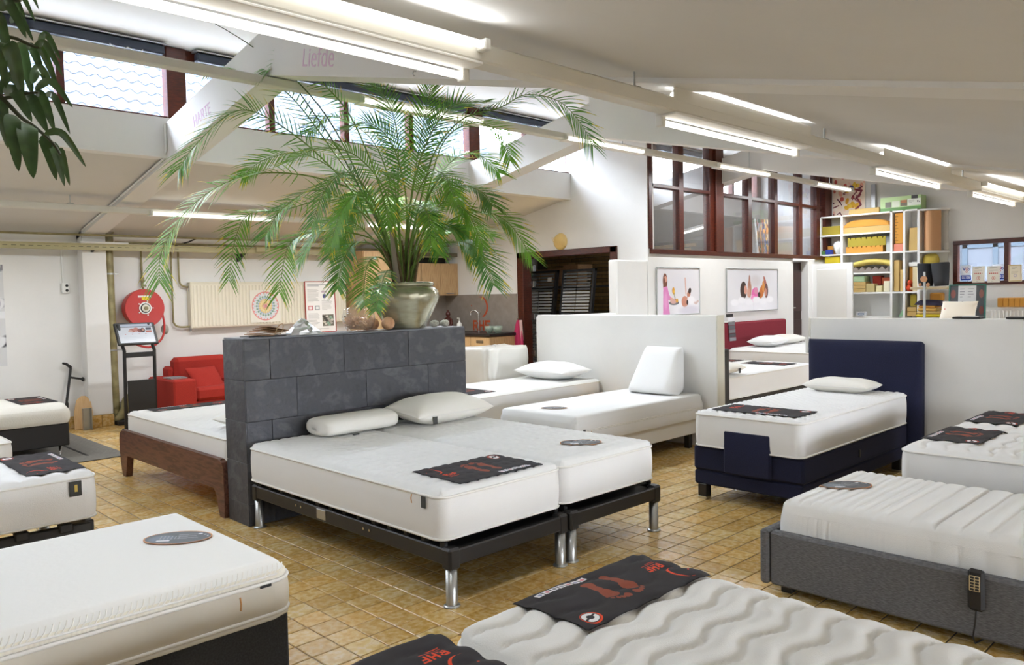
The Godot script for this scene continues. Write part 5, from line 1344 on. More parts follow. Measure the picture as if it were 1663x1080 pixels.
	part("supply_pipe", MB.new().tube(spline([Vector3(3.86, 10.98, 2.25), Vector3(3.86, 10.98, 1.9), Vector3(3.85, 10.96, 1.8), Vector3(3.84, 10.9, 1.75)], 10), .014, 8), M.brass, fr)
	part("valve", MB.new().ball(Vector3(3.86, 10.97, 1.87), Vector3(.028, .028, .045), 8).tube([Vector3(3.86, 10.97, 1.8), Vector3(3.9, 10.95, 1.78)], .012, 6), M.brass, fr)
	part("hose", MB.new().tube(spline([Vector3(4.03, 10.8, 1.45), Vector3(4.05, 10.78, 1.25), Vector3(4.0, 10.76, 1.08), Vector3(3.85, 10.75, .98), Vector3(3.68, 10.76, 1.02), Vector3(3.6, 10.78, 1.1)], 24), .014, 8), rd, fr)
	part("nozzle", MB.new().ball(Vector3(4.07, 10.82, 1.2), Vector3(.05, .05, .07), 10), mt("9a978e", .4), fr)
	# heating pipes and radiator
	var ra := thing("radiator", "long cream panel radiator mounted high on the back wall", "radiator", Vector3(5.7, 10.95, 1.18))
	part("panel", MB.new().box(4.47, 10.9, 1.19, 6.95, 10.93, 1.82, .012), mt("e8e2cf", .5), ra)
	var rib := MB.new().box(0, -.012, 0, .026, 0, .58, .008)
	for k in 48: part("rib", MB.new().box(4.5 + k * .051, 10.888, 1.215, 4.53 + k * .051, 10.902, 1.785, .006), mt("ebe5d3", .5), ra)
	part("grille", MB.new().box(4.46, 10.9, 1.8, 6.96, 11.01, 1.83, .006), mt("e2dcc8", .5), ra)
	part("side_cover", MB.new().box(4.46, 10.9, 1.19, 4.475, 11.01, 1.82, .004), mt("dcd6c2", .5), ra)
	part("feed_pipe", MB.new().tube(spline([Vector3(4.24, 10.96, 2.25), Vector3(4.24, 10.96, 1.4), Vector3(4.25, 10.96, 1.27), Vector3(4.32, 10.96, 1.22), Vector3(4.47, 10.96, 1.22)], 30), .013, 8), M.brass, ra)
	part("feed_pipe", MB.new().tube(spline([Vector3(4.34, 10.96, 2.25), Vector3(4.34, 10.96, 1.9), Vector3(4.36, 10.96, 1.8), Vector3(4.42, 10.96, 1.77), Vector3(4.47, 10.96, 1.765)], 24), .013, 8), M.brass, ra)
	for z in [1.2, 1.75]: part("valve", MB.new().cyl(Vector3(4.47, 10.95, z - .05), Vector3(4.47, 10.95, z + .03), .016, 8), M.chrome, ra)
	part("plug", MB.new().cyl(Vector3(6.9, 10.9, 1.27), Vector3(6.9, 10.87, 1.27), .014, 8), M.black, ra)
	card("mandala_poster", "square paper with a round pink-rimmed mandala, stuck on the radiator", "poster", mandala_pic(), Vector3(5.32, 10.884, 1.24), UA * .47, ZA * .47, .002, M.white)
	card("info_board", "red-edged white information board leaning against the radiator's right end", "notice board", leaflet_pic(), Vector3(6.2, 10.86, 1.05), UA * .52, Vector3(0, .015, .78), .02, mt("b03a2e", .5), "", .007)
	# kiosk
	var ki := thing("info_kiosk", "black floor-standing kiosk with a tilted touch screen before the hose reel", "kiosk", Vector3(3.5, 10.1, 0))
	for u in [3.31, 3.66]: part("post", MB.new().tube([Vector3(u, 10.15, 0), Vector3(u, 10.1, .98), Vector3(u - .015, 10.14, 1.07), Vector3(u - .02, 10.22, 1.3)], .021, 8), M.black, ki)
	part("cross_bar", MB.new().box(3.31, 10.08, .9, 3.66, 10.115, .96, .006), M.black, ki)
	part("front_panel", MB.new().box(3.33, 10.09, .05, 3.65, 10.11, .62, .005), M.black, ki)
	part("foot_plate", MB.new().box(3.31, 9.98, 0, 3.7, 10.3, .02, .004), M.black, ki)
	var tl := Basis(UA, -.62)
	var sb := MB.new()
	sb.X = Transform3D(Basis(ZA, -.06) * tl, Vector3(3.47, 10.14, 1.19))
	part("screen_frame", sb.box(-.235, 0, -.165, .235, .03, .165, .018), M.black, ki)
	var sp := MB.new()
	sp.X = sb.X
	sp.quad(Vector3(-.2, -.002, -.135), Vector3(.2, -.002, -.135), Vector3(.2, -.002, .135), Vector3(-.2, -.002, .135))
	var sm := pic_mat(screen_pic(), .2)
	sm.emission_enabled = true; sm.emission_texture = sm.albedo_texture; sm.emission = Color.WHITE; sm.emission_operator = BaseMaterial3D.EMISSION_OP_MULTIPLY; sm.emission_energy_multiplier = .15; sm.albedo_color = Color(.7, .7, .7)
	part("screen", sp, sm, ki)
	area("screen_light", Vector3(3.47, 10.08, 1.19), .4, .27, .12, Color(.9, .93, 1), Vector3(0, -.83, .55).normalized())
	# sofa
	var sf := thing("sofa", "red fabric sofa with square arms, half hidden by the slate headboard", "sofa", Vector3(4.8, 10.5, 0))
	part("arm", MB.new().box(3.86, 10.05, .06, 4.15, 10.92, .575, .02), M.red, sf)
	part("arm", MB.new().box(5.55, 10.05, .06, 5.84, 10.92, .575, .02), M.red, sf)
	for u in [3.92, 5.78]:
		for v in [10.1, 10.86]: part("foot", MB.new().box(u - .025, v - .025, 0, u + .025, v + .025, .07, .004), M.dark, sf)
	part("seat_base", MB.new().box(4.15, 10.1, .06, 5.55, 10.9, .28, .01), M.red, sf)
	for k in 2:
		part("seat_cushion", MB.new().box(4.155 + k * .7, 10.07, .285, 4.845 + k * .7, 10.75, .45, .035), M.red, sf)
	part("backrest", MB.new().box(4.05, 10.68, .28, 5.66, 10.93, .7, .03), M.red, sf)
	for k in 2: part("back_cushion", MB.new().box(4.1 + k * .75, 10.6, .45, 4.84 + k * .75, 10.82, .82, .05), M.red, sf)
	pillow("red square cushion tipped against the sofa's back", Vector3(4.42, 10.45, .45), .48, .48, .14, .3, Basis(UA, .95), M.red, 3.0, false)
	var mg := thing("magazine", "grey-covered magazine lying on the sofa's left arm", "magazine", Vector3(4.0, 10.35, .575))
	part("pages", MB.new().box(3.9, 10.22, .577, 4.1, 10.5, .588, .002), M.plast, mg)
	part("cover", MB.new().box(3.895, 10.215, .588, 4.105, 10.505, .592, .001), tri_tex(mt("ffffff", .4), noise(.05, 180, ["30343a", "7c8288", "d0d0d0"], 256, 2), Vector3.ONE * 3), mg)
	# tool and boards by the pillar
	var tp := thing("leaning_tool", "black crutch-like pole with a side handle leaning on the back wall", "pole", Vector3(2.88, 10.9, 0))
	part("pole", MB.new().tube([Vector3(2.84, 10.84, .02), Vector3(2.87, 10.9, .36), Vector3(2.955, 10.98, .77)], .016, 8), M.black, tp)
	part("sleeve", MB.new().tube([Vector3(2.845, 10.85, .1), Vector3(2.868, 10.895, .34)], .021, 8), M.black, tp)
	part("handle", MB.new().tube([Vector3(2.93, 10.95, .65), Vector3(3.07, 10.94, .615)], .013, 8), M.black, tp)
	part("grip", MB.new().ball(Vector3(3.075, 10.94, .613), Vector3(.02, .02, .028), 8), M.black, tp)
	part("arm_rest", MB.new().tube([Vector3(2.955, 10.975, .77), Vector3(2.9, 10.97, .82), Vector3(2.86, 10.97, .83)], .02, 8, .012), M.black, tp)
	var wo := thing("wooden_board", "rounded light wooden board leaning at the foot of the pillar", "board", Vector3(3.02, 10.85, 0))
	var wp := PackedVector2Array()
	for q in [[-.1, 0], [.1, 0], [.115, .2], [.1, .34], [.05, .405], [0, .41], [-.06, .36], [-.095, .22]]: wp.append(Vector2(q[0], q[1]))
	part("board", MB.new().prism(wp, Vector3(3.02, 10.79, .005), UA, Vector3(0, .09, 1).normalized(), VA * .02), M.oakl, wo)
	var mp := thing("metal_profile", "short grey metal channel standing before the wooden board", "metal profile", Vector3(3.03, 10.7, 0))
	part("back_plate", MB.new().box(2.985, 10.71, 0, 3.085, 10.72, .27, .002), M.alu, mp)
	for u in [2.985, 3.077]: part("side_plate", MB.new().box(u, 10.66, 0, u + .008, 10.712, .27, .002), M.alu, mp)

# ---------------------------------------------------------------- kitchen corner
func kitchen() -> void:
	var tc := thing("tall_cabinet", "tall light-brown wooden cabinet at the left end of the kitchen corner", "cabinet", Vector3(7.22, 10.75, 0))
	part("body", MB.new().box(7.0, 10.47, .1, 7.46, 11.0, 2.3, .004), M.oak, tc)
	part("door", MB.new().box(7.005, 10.45, 1.22, 7.455, 10.468, 2.29, .003), M.oak, tc)
	part("door", MB.new().box(7.005, 10.45, .11, 7.455, 10.468, 1.214, .003), M.oak, tc)
	part("plinth", MB.new().box(7.02, 10.52, 0, 7.44, 11.0, .1), M.dark, tc)
	for k in 2:
		var u := 7.48 + k * .82
		var uc := thing("wall_cabinet", ["light-brown kitchen wall cabinet behind the palm, next to the tall cabinet", "light-brown kitchen wall cabinet right of the palm, in the corner"][k], "cabinet", Vector3(u + .4, 10.85, 1.58), "kitchen wall cabinets")
		part("body", MB.new().box(u, 10.69, 1.575, u + .8, 11.01, 2.13, .003), M.oak, uc)
		for q in 2:
			var d := part("door", MB.new().box(u + .003 + q * .4, 10.67, 1.575, u + .397 + q * .4, 10.688, 2.13, .003), M.oak, uc)
			part("handle", MB.new().tube([Vector3(u + .12 + q * .4, 10.655, 1.61), Vector3(u + .28 + q * .4, 10.655, 1.61)], .008, 6), M.alu, d)
	var kt := thing("cabinet_cornice", "dark wooden cornice board fixed above the kitchen wall cabinets", "cornice", Vector3(8.3, 10.8, 2.24))
	part("board", MB.new().box(7.5, 10.66, 2.25, 9.09, 11.0, 2.31, .004), tri_tex(mt("ffffff", .5), noise(.02, 200, ["5f5644", "7c725c"], 256, 4), Vector3(5, .5, 5)), kt)
	part("support", MB.new().box(7.6, 10.95, 2.13, 9.05, 11.0, 2.25), M.dark, kt)
	var bs := thing("backsplash", "taupe grey backsplash panels with an orange crescent and RHF letters", "backsplash", Vector3(8.6, 11.0, .95))
	var taupe := tri_tex(mt("ffffff", .55), noise(.02, 201, ["8b8279", "9a9188"], 256, 4), Vector3.ONE)
	part("panel", MB.new().box(7.47, 11.0, .95, 9.09, 11.018, 1.58, .002), taupe, bs)
	part("panel", MB.new().box(9.082, 9.2, .95, 9.098, 11.0, 1.58, .002), taupe, bs)
	var org_ := mt("b8502c", .5)
	var cr := PackedVector2Array()
	for k in 25: cr.append(Vector2(cos(lerpf(-1.25, 1.75, k / 24.0)) * .18, sin(lerpf(-1.25, 1.75, k / 24.0)) * .18))
	for k in 25: cr.append(Vector2(-.027 + cos(lerpf(1.75, -1.25, k / 24.0)) * .166, sin(lerpf(1.75, -1.25, k / 24.0)) * .166 + .002))
	part("crescent", MB.new().prism(cr, Vector3(9.079, 10.07, 1.365), -VA, ZA, UA * .003), org_, bs)
	part("dot", MB.new().cyl(Vector3(9.076, 10.31, 1.39), Vector3(9.083, 10.31, 1.39), .012, 10), org_, bs)
	for k in 3:
		var lt := MB.new()
		var gl: Array = GL["RHF"[k]]
		for r in 5:
			for q in 4:
				if gl[r][q] == "1": lt.box(9.077, 10.28 - k * .155 - q * .032 - .032, 1.14 - r * .035 - .035, 9.083, 10.28 - k * .155 - q * .032, 1.14 - r * .035)
		part("letter", lt, org_, bs)
	var lc := thing("base_cabinet", "light-brown kitchen base cabinet with dark recessed pulls, by the doorway", "cabinet", Vector3(8.75, 10.1, 0))
	part("body", MB.new().box(8.47, 9.2, .12, 9.08, 10.99, .9, .003), M.oak, lc)
	for k in 4:
		var d := part("door", MB.new().box(8.45, 9.2 + k * .45, .13, 8.468, 9.64 + k * .45, .895, .003), M.oakl, lc)
		part("handle", MB.new().box(8.444, 9.33 + k * .45, .8, 8.452, 9.5 + k * .45, .845, .003), mt("7a6a52", .4), d)
	part("end_panel", MB.new().box(8.455, 9.18, .12, 9.08, 9.2, .9, .003), M.oak, lc)
	part("plinth", MB.new().box(8.52, 9.22, 0, 9.08, 10.99, .12), M.dark, lc)
	var wt := thing("worktop", "thin dark kitchen worktop on the base cabinet", "worktop", Vector3(8.75, 10.1, .9))
	part("slab", MB.new().box(8.43, 9.16, .905, 9.08, 10.99, .95, .005), mt("2b2624", .35), wt)
	var tp := thing("kitchen_tap", "chrome kitchen tap with a side spout on the dark worktop", "tap", Vector3(8.78, 9.80, .95))
	part("column", MB.new().tube([Vector3(8.78, 9.80, .95), Vector3(8.78, 9.80, 1.26)], .013, 10), M.chrome, tp)
	part("spout", MB.new().tube(spline([Vector3(8.78, 9.80, 1.26), Vector3(8.76, 9.84, 1.31), Vector3(8.72, 9.91, 1.3), Vector3(8.71, 9.92, 1.24)], 10), .011, 8), M.chrome, tp)
	part("lever", MB.new().tube([Vector3(8.78, 9.80, 1.24), Vector3(8.80, 9.76, 1.3)], .007, 6), M.chrome, tp)
	var bo := thing("soap_bottle", "white soap pump bottle with a green label on the dark worktop", "bottle", Vector3(8.6, 10.08, .95))
	part("body", MB.new().lathe(Vector3(8.6, 10.08, .95), [Vector2(0, 0), Vector2(.042, 0), Vector2(.045, .01), Vector2(.045, .14), Vector2(.03, .165), Vector2(.014, .175), Vector2(.014, .2), Vector2(0, .2)], 20), M.plast, bo)
	part("label", MB.new().lathe(Vector3(8.6, 10.08, .95), [Vector2(.0455, .02), Vector2(.0462, .025), Vector2(.0462, .085), Vector2(.0455, .09)], 20), mt("93ad84", .5), bo)
	part("pump", MB.new().tube([Vector3(8.6, 10.08, 1.15), Vector3(8.6, 10.08, 1.19), Vector3(8.58, 10.11, 1.19)], .007, 6), M.plast, bo)
	var bu := thing("seated_statue", "small dark red-brown seated figure statue in the kitchen corner", "statue", Vector3(8.75, 10.55, .95))
	var sm := mt("4a1d18", .35)
	var sp := Vector3(8.75, 10.55, .95)
	part("body", MB.new().lathe(sp, [Vector2(0, 0), Vector2(.11, 0), Vector2(.12, .03), Vector2(.1, .07), Vector2(.075, .1), Vector2(.08, .17), Vector2(.075, .22), Vector2(.035, .25), Vector2(.028, .27), Vector2(0, .27)], 20), sm, bu)
	part("head", MB.new().ball(sp + Vector3(0, 0, .305), Vector3(.042, .042, .05), 12).ball(sp + Vector3(0, 0, .36), Vector3(.018, .018, .02), 8), sm, bu)
	for s in [-1, 1]:
		part("arm", MB.new().tube(spline([sp + Vector3(0, s * .075, .21), sp + Vector3(-.02, s * .115, .13), sp + Vector3(-.07, s * .04, .085)], 8), .022, 8), sm, bu)
		part("knee", MB.new().ball(sp + Vector3(-.04, s * .11, .035), Vector3(.055, .05, .032), 10), sm, bu)
	var gb := thing("glass_dishes", "heap of clear glass dishes beside the tap on the dark worktop", "glassware", Vector3(8.85, 9.4, .95))
	var gl := mt("ffffff", .05); gl.transparency = BaseMaterial3D.TRANSPARENCY_ALPHA; gl.albedo_color = Color(.75, .82, .76, .35)
	for k in 5: part("dish", MB.new().lathe(Vector3(8.72 + .06 * (k % 3), 9.28 + k * .065, .95), [Vector2(0, .002), Vector2(.045, .002), Vector2(.075, .06), Vector2(.085, .11), Vector2(.08, .11), Vector2(.07, .06), Vector2(.04, .01), Vector2(0, .01)], 16), gl, gb)
	# towel on a hook
	var tw := thing("towel", "pink towel with striped edge hanging on a hook beside the doorway", "towel", Vector3(8.98, 9.1, .72))
	part("hook", MB.new().tube([Vector3(9.1, 9.12, 1.16), Vector3(9.03, 9.12, 1.15), Vector3(9.02, 9.12, 1.18)], .008, 6), M.chrome, tw)
	part("cloth", MB.new().grid(func(s, t): return Vector3(9.03 - .025 * sin(9 * s) * (1 - t) - .01, 9.12 + (.5 - s) * lerpf(.24, .05, t * t), lerpf(.7, 1.15, t)), 16, 10).grid(func(s, t): return Vector3(9.045 - .025 * sin(9 * s) * (1 - t) - .01, 9.12 + (.5 - s) * lerpf(.24, .05, t * t), lerpf(.7, 1.15, t)), 16, 10, true), mt("b8335e", .95), tw)
	part("striped_edge", MB.new().grid(func(s, t): return Vector3(9.02 - .02 * sin(6 * s), 9.05 - .05 * s + .03 * t, lerpf(.82, 1.15, t)), 4, 10).grid(func(s, t): return Vector3(9.026 - .02 * sin(6 * s), 9.05 - .05 * s + .03 * t, lerpf(.82, 1.15, t)), 4, 10, true), mt("d8b4b0", .95), tw)
	# globe lamp over the door
	var gm := mt("c9ab6e", .2); gm.clearcoat_enabled = true; gm.clearcoat = .5
	gm.emission_enabled = true; gm.emission = Color(1, .85, .5); gm.emission_energy_multiplier = .12
	var wl := thing("wall_lamp", "round golden patterned glass wall lamp above the brown doorway", "lamp", Vector3(9.05, 8.22, 2.3))
	var gb2 := MB.new()
	gb2.X = Transform3D(Basis(Vector3(0, 0, 1), Vector3(0, 1, 0), Vector3(-1, 0, 0)), Vector3(9.1, 8.22, 2.36))
	part("glass", gb2.lathe(Vector3.ZERO, [Vector2(.13, 0), Vector2(.128, .02), Vector2(.11, .05), Vector2(.07, .072), Vector2(0, .08)], 28), gm, wl)
	var st := MB.new()
	for k in 7: st.tube(spline([Vector3(9.03 + .0015 * (k - 3) * (k - 3) + .012, 8.22 + .03 * (k - 3) - .06, 2.29), Vector3(9.015 + .0015 * (k - 3) * (k - 3), 8.22 + .03 * (k - 3), 2.36), Vector3(9.03 + .0015 * (k - 3) * (k - 3) + .012, 8.22 + .03 * (k - 3) + .06, 2.43)], 8), .004, 5)
	part("glass_ridges", st, gm, wl)
	area("wall_lamp_light", Vector3(9.005, 8.22, 2.36), .15, .15, .25, Color(1, .85, .55), Vector3(-1, 0, 0))
	# wrapped mattress beside the partition
	var wm := thing("wrapped_item", "low item wrapped in crinkled translucent white sheeting behind the white partition", "wrapped furniture", Vector3(6.5, 6.9, 0))
	var wr := mt("dcdad4", .3); wr.clearcoat_enabled = true; wr.clearcoat = .4
	var nz := FastNoiseLite.new()
	nz.frequency = 2.2; nz.seed = 4; nz.fractal_octaves = 3
	var wf := func(s: float, t: float) -> Vector3:
		var a := TAU * s
		var k := .27 * pow(clampf(sin(PI * minf(t, .5)), .01, 1), .06) if t < .92 else .27 * (1 - (t - .92) / .08 * .98)
		var x := signf(cos(a)) * pow(absf(cos(a)), .35); var y := signf(sin(a)) * pow(absf(sin(a)), .35)
		var o := .03 * nz.get_noise_3d(x * 2, y * 2, t * .8)
		return Vector3(6.48 + x * (k * 1.28 + o), 6.95 + y * (k + o), minf(t / .92, 1.0) * .95 + .02 * nz.get_noise_3d(x, y, 5))
	part("sheeting", MB.new().grid(wf, 64, 26), wr, wm)

# ---------------------------------------------------------------- doorway and storeroom
func storeroom() -> void:
	var d := Node3D.new()
	d.name = "door_1"
	add_child(d)
	d.position = g(Vector3(9.1, 8.17, 0))
	tag(d, "wide brown doorway frame into the storeroom", "", "", "structure")
	part("frame_post", MB.new().box(9.07, 7.13, 0, 9.27, 7.25, 2.23, .006), M.wood, d)
	part("frame_post", MB.new().box(9.07, 9.03, 0, 9.27, 9.17, 2.23, .006), M.wood, d)
	part("frame_head", MB.new().box(9.07, 7.13, 2.14, 9.27, 9.17, 2.235, .006), M.wood, d)
	for z in [.6, 1.2, 1.73, 1.98]: part("hinge", MB.new().box(9.24, 8.96, z - .05, 9.3, 9.035, z + .05, .004), M.chrome, d)
	var bw := thing("brick_wall", "yellow-brown brick wall at the back of the storeroom", "wall", Vector3(11.5, 8.9, 0))
	bw.remove_meta("category"); tag(bw, "", "", "", "structure")
	var mb_ := mt("4f4636", .9)
	part("mortar", MB.new().box(11.42, 7.02, 0, 11.55, 10.95, 2.4), mb_, bw)
	var bm := [mt("8a6f42", .9), mt("7b6239", .9), mt("977b4c", .9)]
	var sh := MB.new().box(0, 0, 0, .016, .2, .056, .004).mesh()
	for r in 17:
		for c in 16:
			var m := MeshInstance3D.new()
			m.name = "brick"
			bw.add_child(m, true)
			m.mesh = sh; m.material_override = bm[(r * 5 + c * 3) % 3]
			m.position = g(Vector3(11.408, 7.3 + c * .212 + (r % 2) * .106, 1.24 + r * .066) - Vector3(11.5, 8.9, 0))
	# slatted bases in plastic, leaning
	for k in 2:
		var v1: float = [9.69, 8.87][k]; var v0: float = [8.95, 8.18][k]
		var t := thing("packed_slat_base", ["plastic-wrapped grey slatted bed base with a green sticker, leaning in the doorway", "plastic-wrapped grey slatted bed base leaning on the right side of the doorway"][k], "bed base", Vector3(9.7, (v0 + v1) / 2, 0))
		var tl := Vector3(.3, 0, 1.93).normalized()
		var o := Vector3(9.5 + k * .05, v1, .02)
		var L := 1.96
		for s in [0.0, v1 - v0 - .04]: part("side_rail", MB.new().prism(PackedVector2Array([Vector2(0, 0), Vector2(.04, 0), Vector2(.04, L), Vector2(0, L)]), o - VA * s, -VA, tl, UA * .06), M.black, t)
		for h in [0.0, L - .04]: part("end_rail", MB.new().prism(PackedVector2Array([Vector2(0, 0), Vector2(v1 - v0, 0), Vector2(v1 - v0, .04), Vector2(0, .04)]), o + tl * h, -VA, tl, UA * .06), M.black, t)
		for j in 36:
			var h := .07 + j * .0515
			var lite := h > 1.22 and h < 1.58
			for q in 2:
				var a := .05 + q * (v1 - v0 - .09) / 2
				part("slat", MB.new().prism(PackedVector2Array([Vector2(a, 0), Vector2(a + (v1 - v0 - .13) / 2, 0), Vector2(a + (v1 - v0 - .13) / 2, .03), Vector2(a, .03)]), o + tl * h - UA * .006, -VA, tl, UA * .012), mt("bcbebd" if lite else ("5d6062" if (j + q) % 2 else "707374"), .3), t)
		var pw := mt("ffffff", .12); pw.transparency = BaseMaterial3D.TRANSPARENCY_ALPHA; pw.albedo_color = Color(.8, .82, .84, .1)
		if k == 0:
			part("green_sticker", MB.new().prism(PackedVector2Array([Vector2(.08, 1.86), Vector2(.17, 1.86), Vector2(.17, 1.91), Vector2(.08, 1.91)]), o - UA * .012, -VA, tl, UA * .003), mt("3d8f4a", .5), t)
			part("white_label", MB.new().prism(PackedVector2Array([Vector2(.55, 1.77), Vector2(.64, 1.77), Vector2(.64, 1.84), Vector2(.55, 1.84)]), o - UA * .012, -VA, tl, UA * .003), M.plast, t)
	for k in 3:
		var q: Array = [[10.75, 9.5, 10.35, 1.7, 2.02, "brown cardboard box at the back of the storeroom rack"], [10.5, 9.1, 10.0, 1.7, 1.95, "wide brown cardboard box in front on the storeroom rack"], [10.52, 9.12, 9.46, 1.955, 2.07, "small brown cardboard box on top of the wide one"]][k]
		var b := thing("cardboard_box", q[5], "box", Vector3(q[0] + .2, (q[1] + q[2]) / 2, q[3]), "")
		part("carton", MB.new().box(q[0], q[1], q[3], q[0] + (.24 if k == 1 else .4), q[2], q[4], .004), M.kraft, b)
		part("flap", MB.new().box(q[0] - .004, q[1] + .02, q[4] - .12, q[0], q[2] - .02, q[4] - .115), mt("7c5b3c", .9), b)
	var rk := thing("storage_rack", "dark metal storage rack carrying the cardboard boxes in the storeroom", "rack", Vector3(10.8, 9.1, 0))
	part("deck", MB.new().box(10.45, 8.0, 1.66, 11.2, 10.4, 1.695, .004), M.dark, rk)
	for u in [10.5, 11.15]:
		for v in [8.05, 10.35]: part("upright", MB.new().box(u - .02, v - .02, 0, u + .02, v + .02, 1.66), M.dark, rk)
	var bg := thing("black_cover", "black fabric-wrapped item standing right of the wrapped slat bases", "wrapped furniture", Vector3(9.9, 7.45, 0))
	part("cover", MB.new().grid(func(s, t): return Vector3(9.9 + cos(TAU * s) * .22 * (1 - .25 * t), 7.42 - sin(TAU * s) * .13 * (1 - .3 * t), t * 1.88) if t < .97 else Vector3(9.9, 7.42, 1.89), 24, 14, true), M.black, bg)

# ---------------------------------------------------------------- partitions and the right-hand side
func partitions() -> void:
	var pb := thing("partition", "chest-high white partition panel behind the bed with the block pillow", "partition", Vector3(6.92, 5.37, 0))
	part("panel", MB.new().box(6.85, 4.16, 0, 6.97, 6.59, 1.31, .004), M.wall, pb)
	part("end_strip", MB.new().box(6.848, 4.145, 0, 6.972, 4.16, 1.312, .003), mt("d9d5c6", .6), pb)
	var pc := thing("partition", "chest-high pale partition panel behind the navy headboard", "partition", Vector3(7.3, 1.4, 0))
	part("panel", MB.new().box(7.24, -.6, 0, 7.36, 3.39, 1.275, .004), M.wall, pc)
	part("end_strip", MB.new().box(7.238, 3.39, 0, 7.362, 3.41, 1.277, .003), mt("dedbd2", .6), pc)
	part("latch_plate", MB.new().box(7.2, 3.395, .95, 7.24, 3.425, 1.1, .004), M.plast, pc)
	for k in 2: solo("black_tray", MB.new().box(7.23, [1.96, 1.58][k], 1.278, 7.36, [2.17, 1.78][k], 1.292, .005), M.black, ["flat black tray lying on the pale partition before the leaning pillow", "flat black tray on the pale partition at the right picture edge"][k], "tray")
	solo("paper_note", MB.new().box(7.25, 2.0, 1.293, 7.34, 2.1, 1.297, .001), M.plast, "white note paper lying on the black tray before the leaning pillow", "paper")

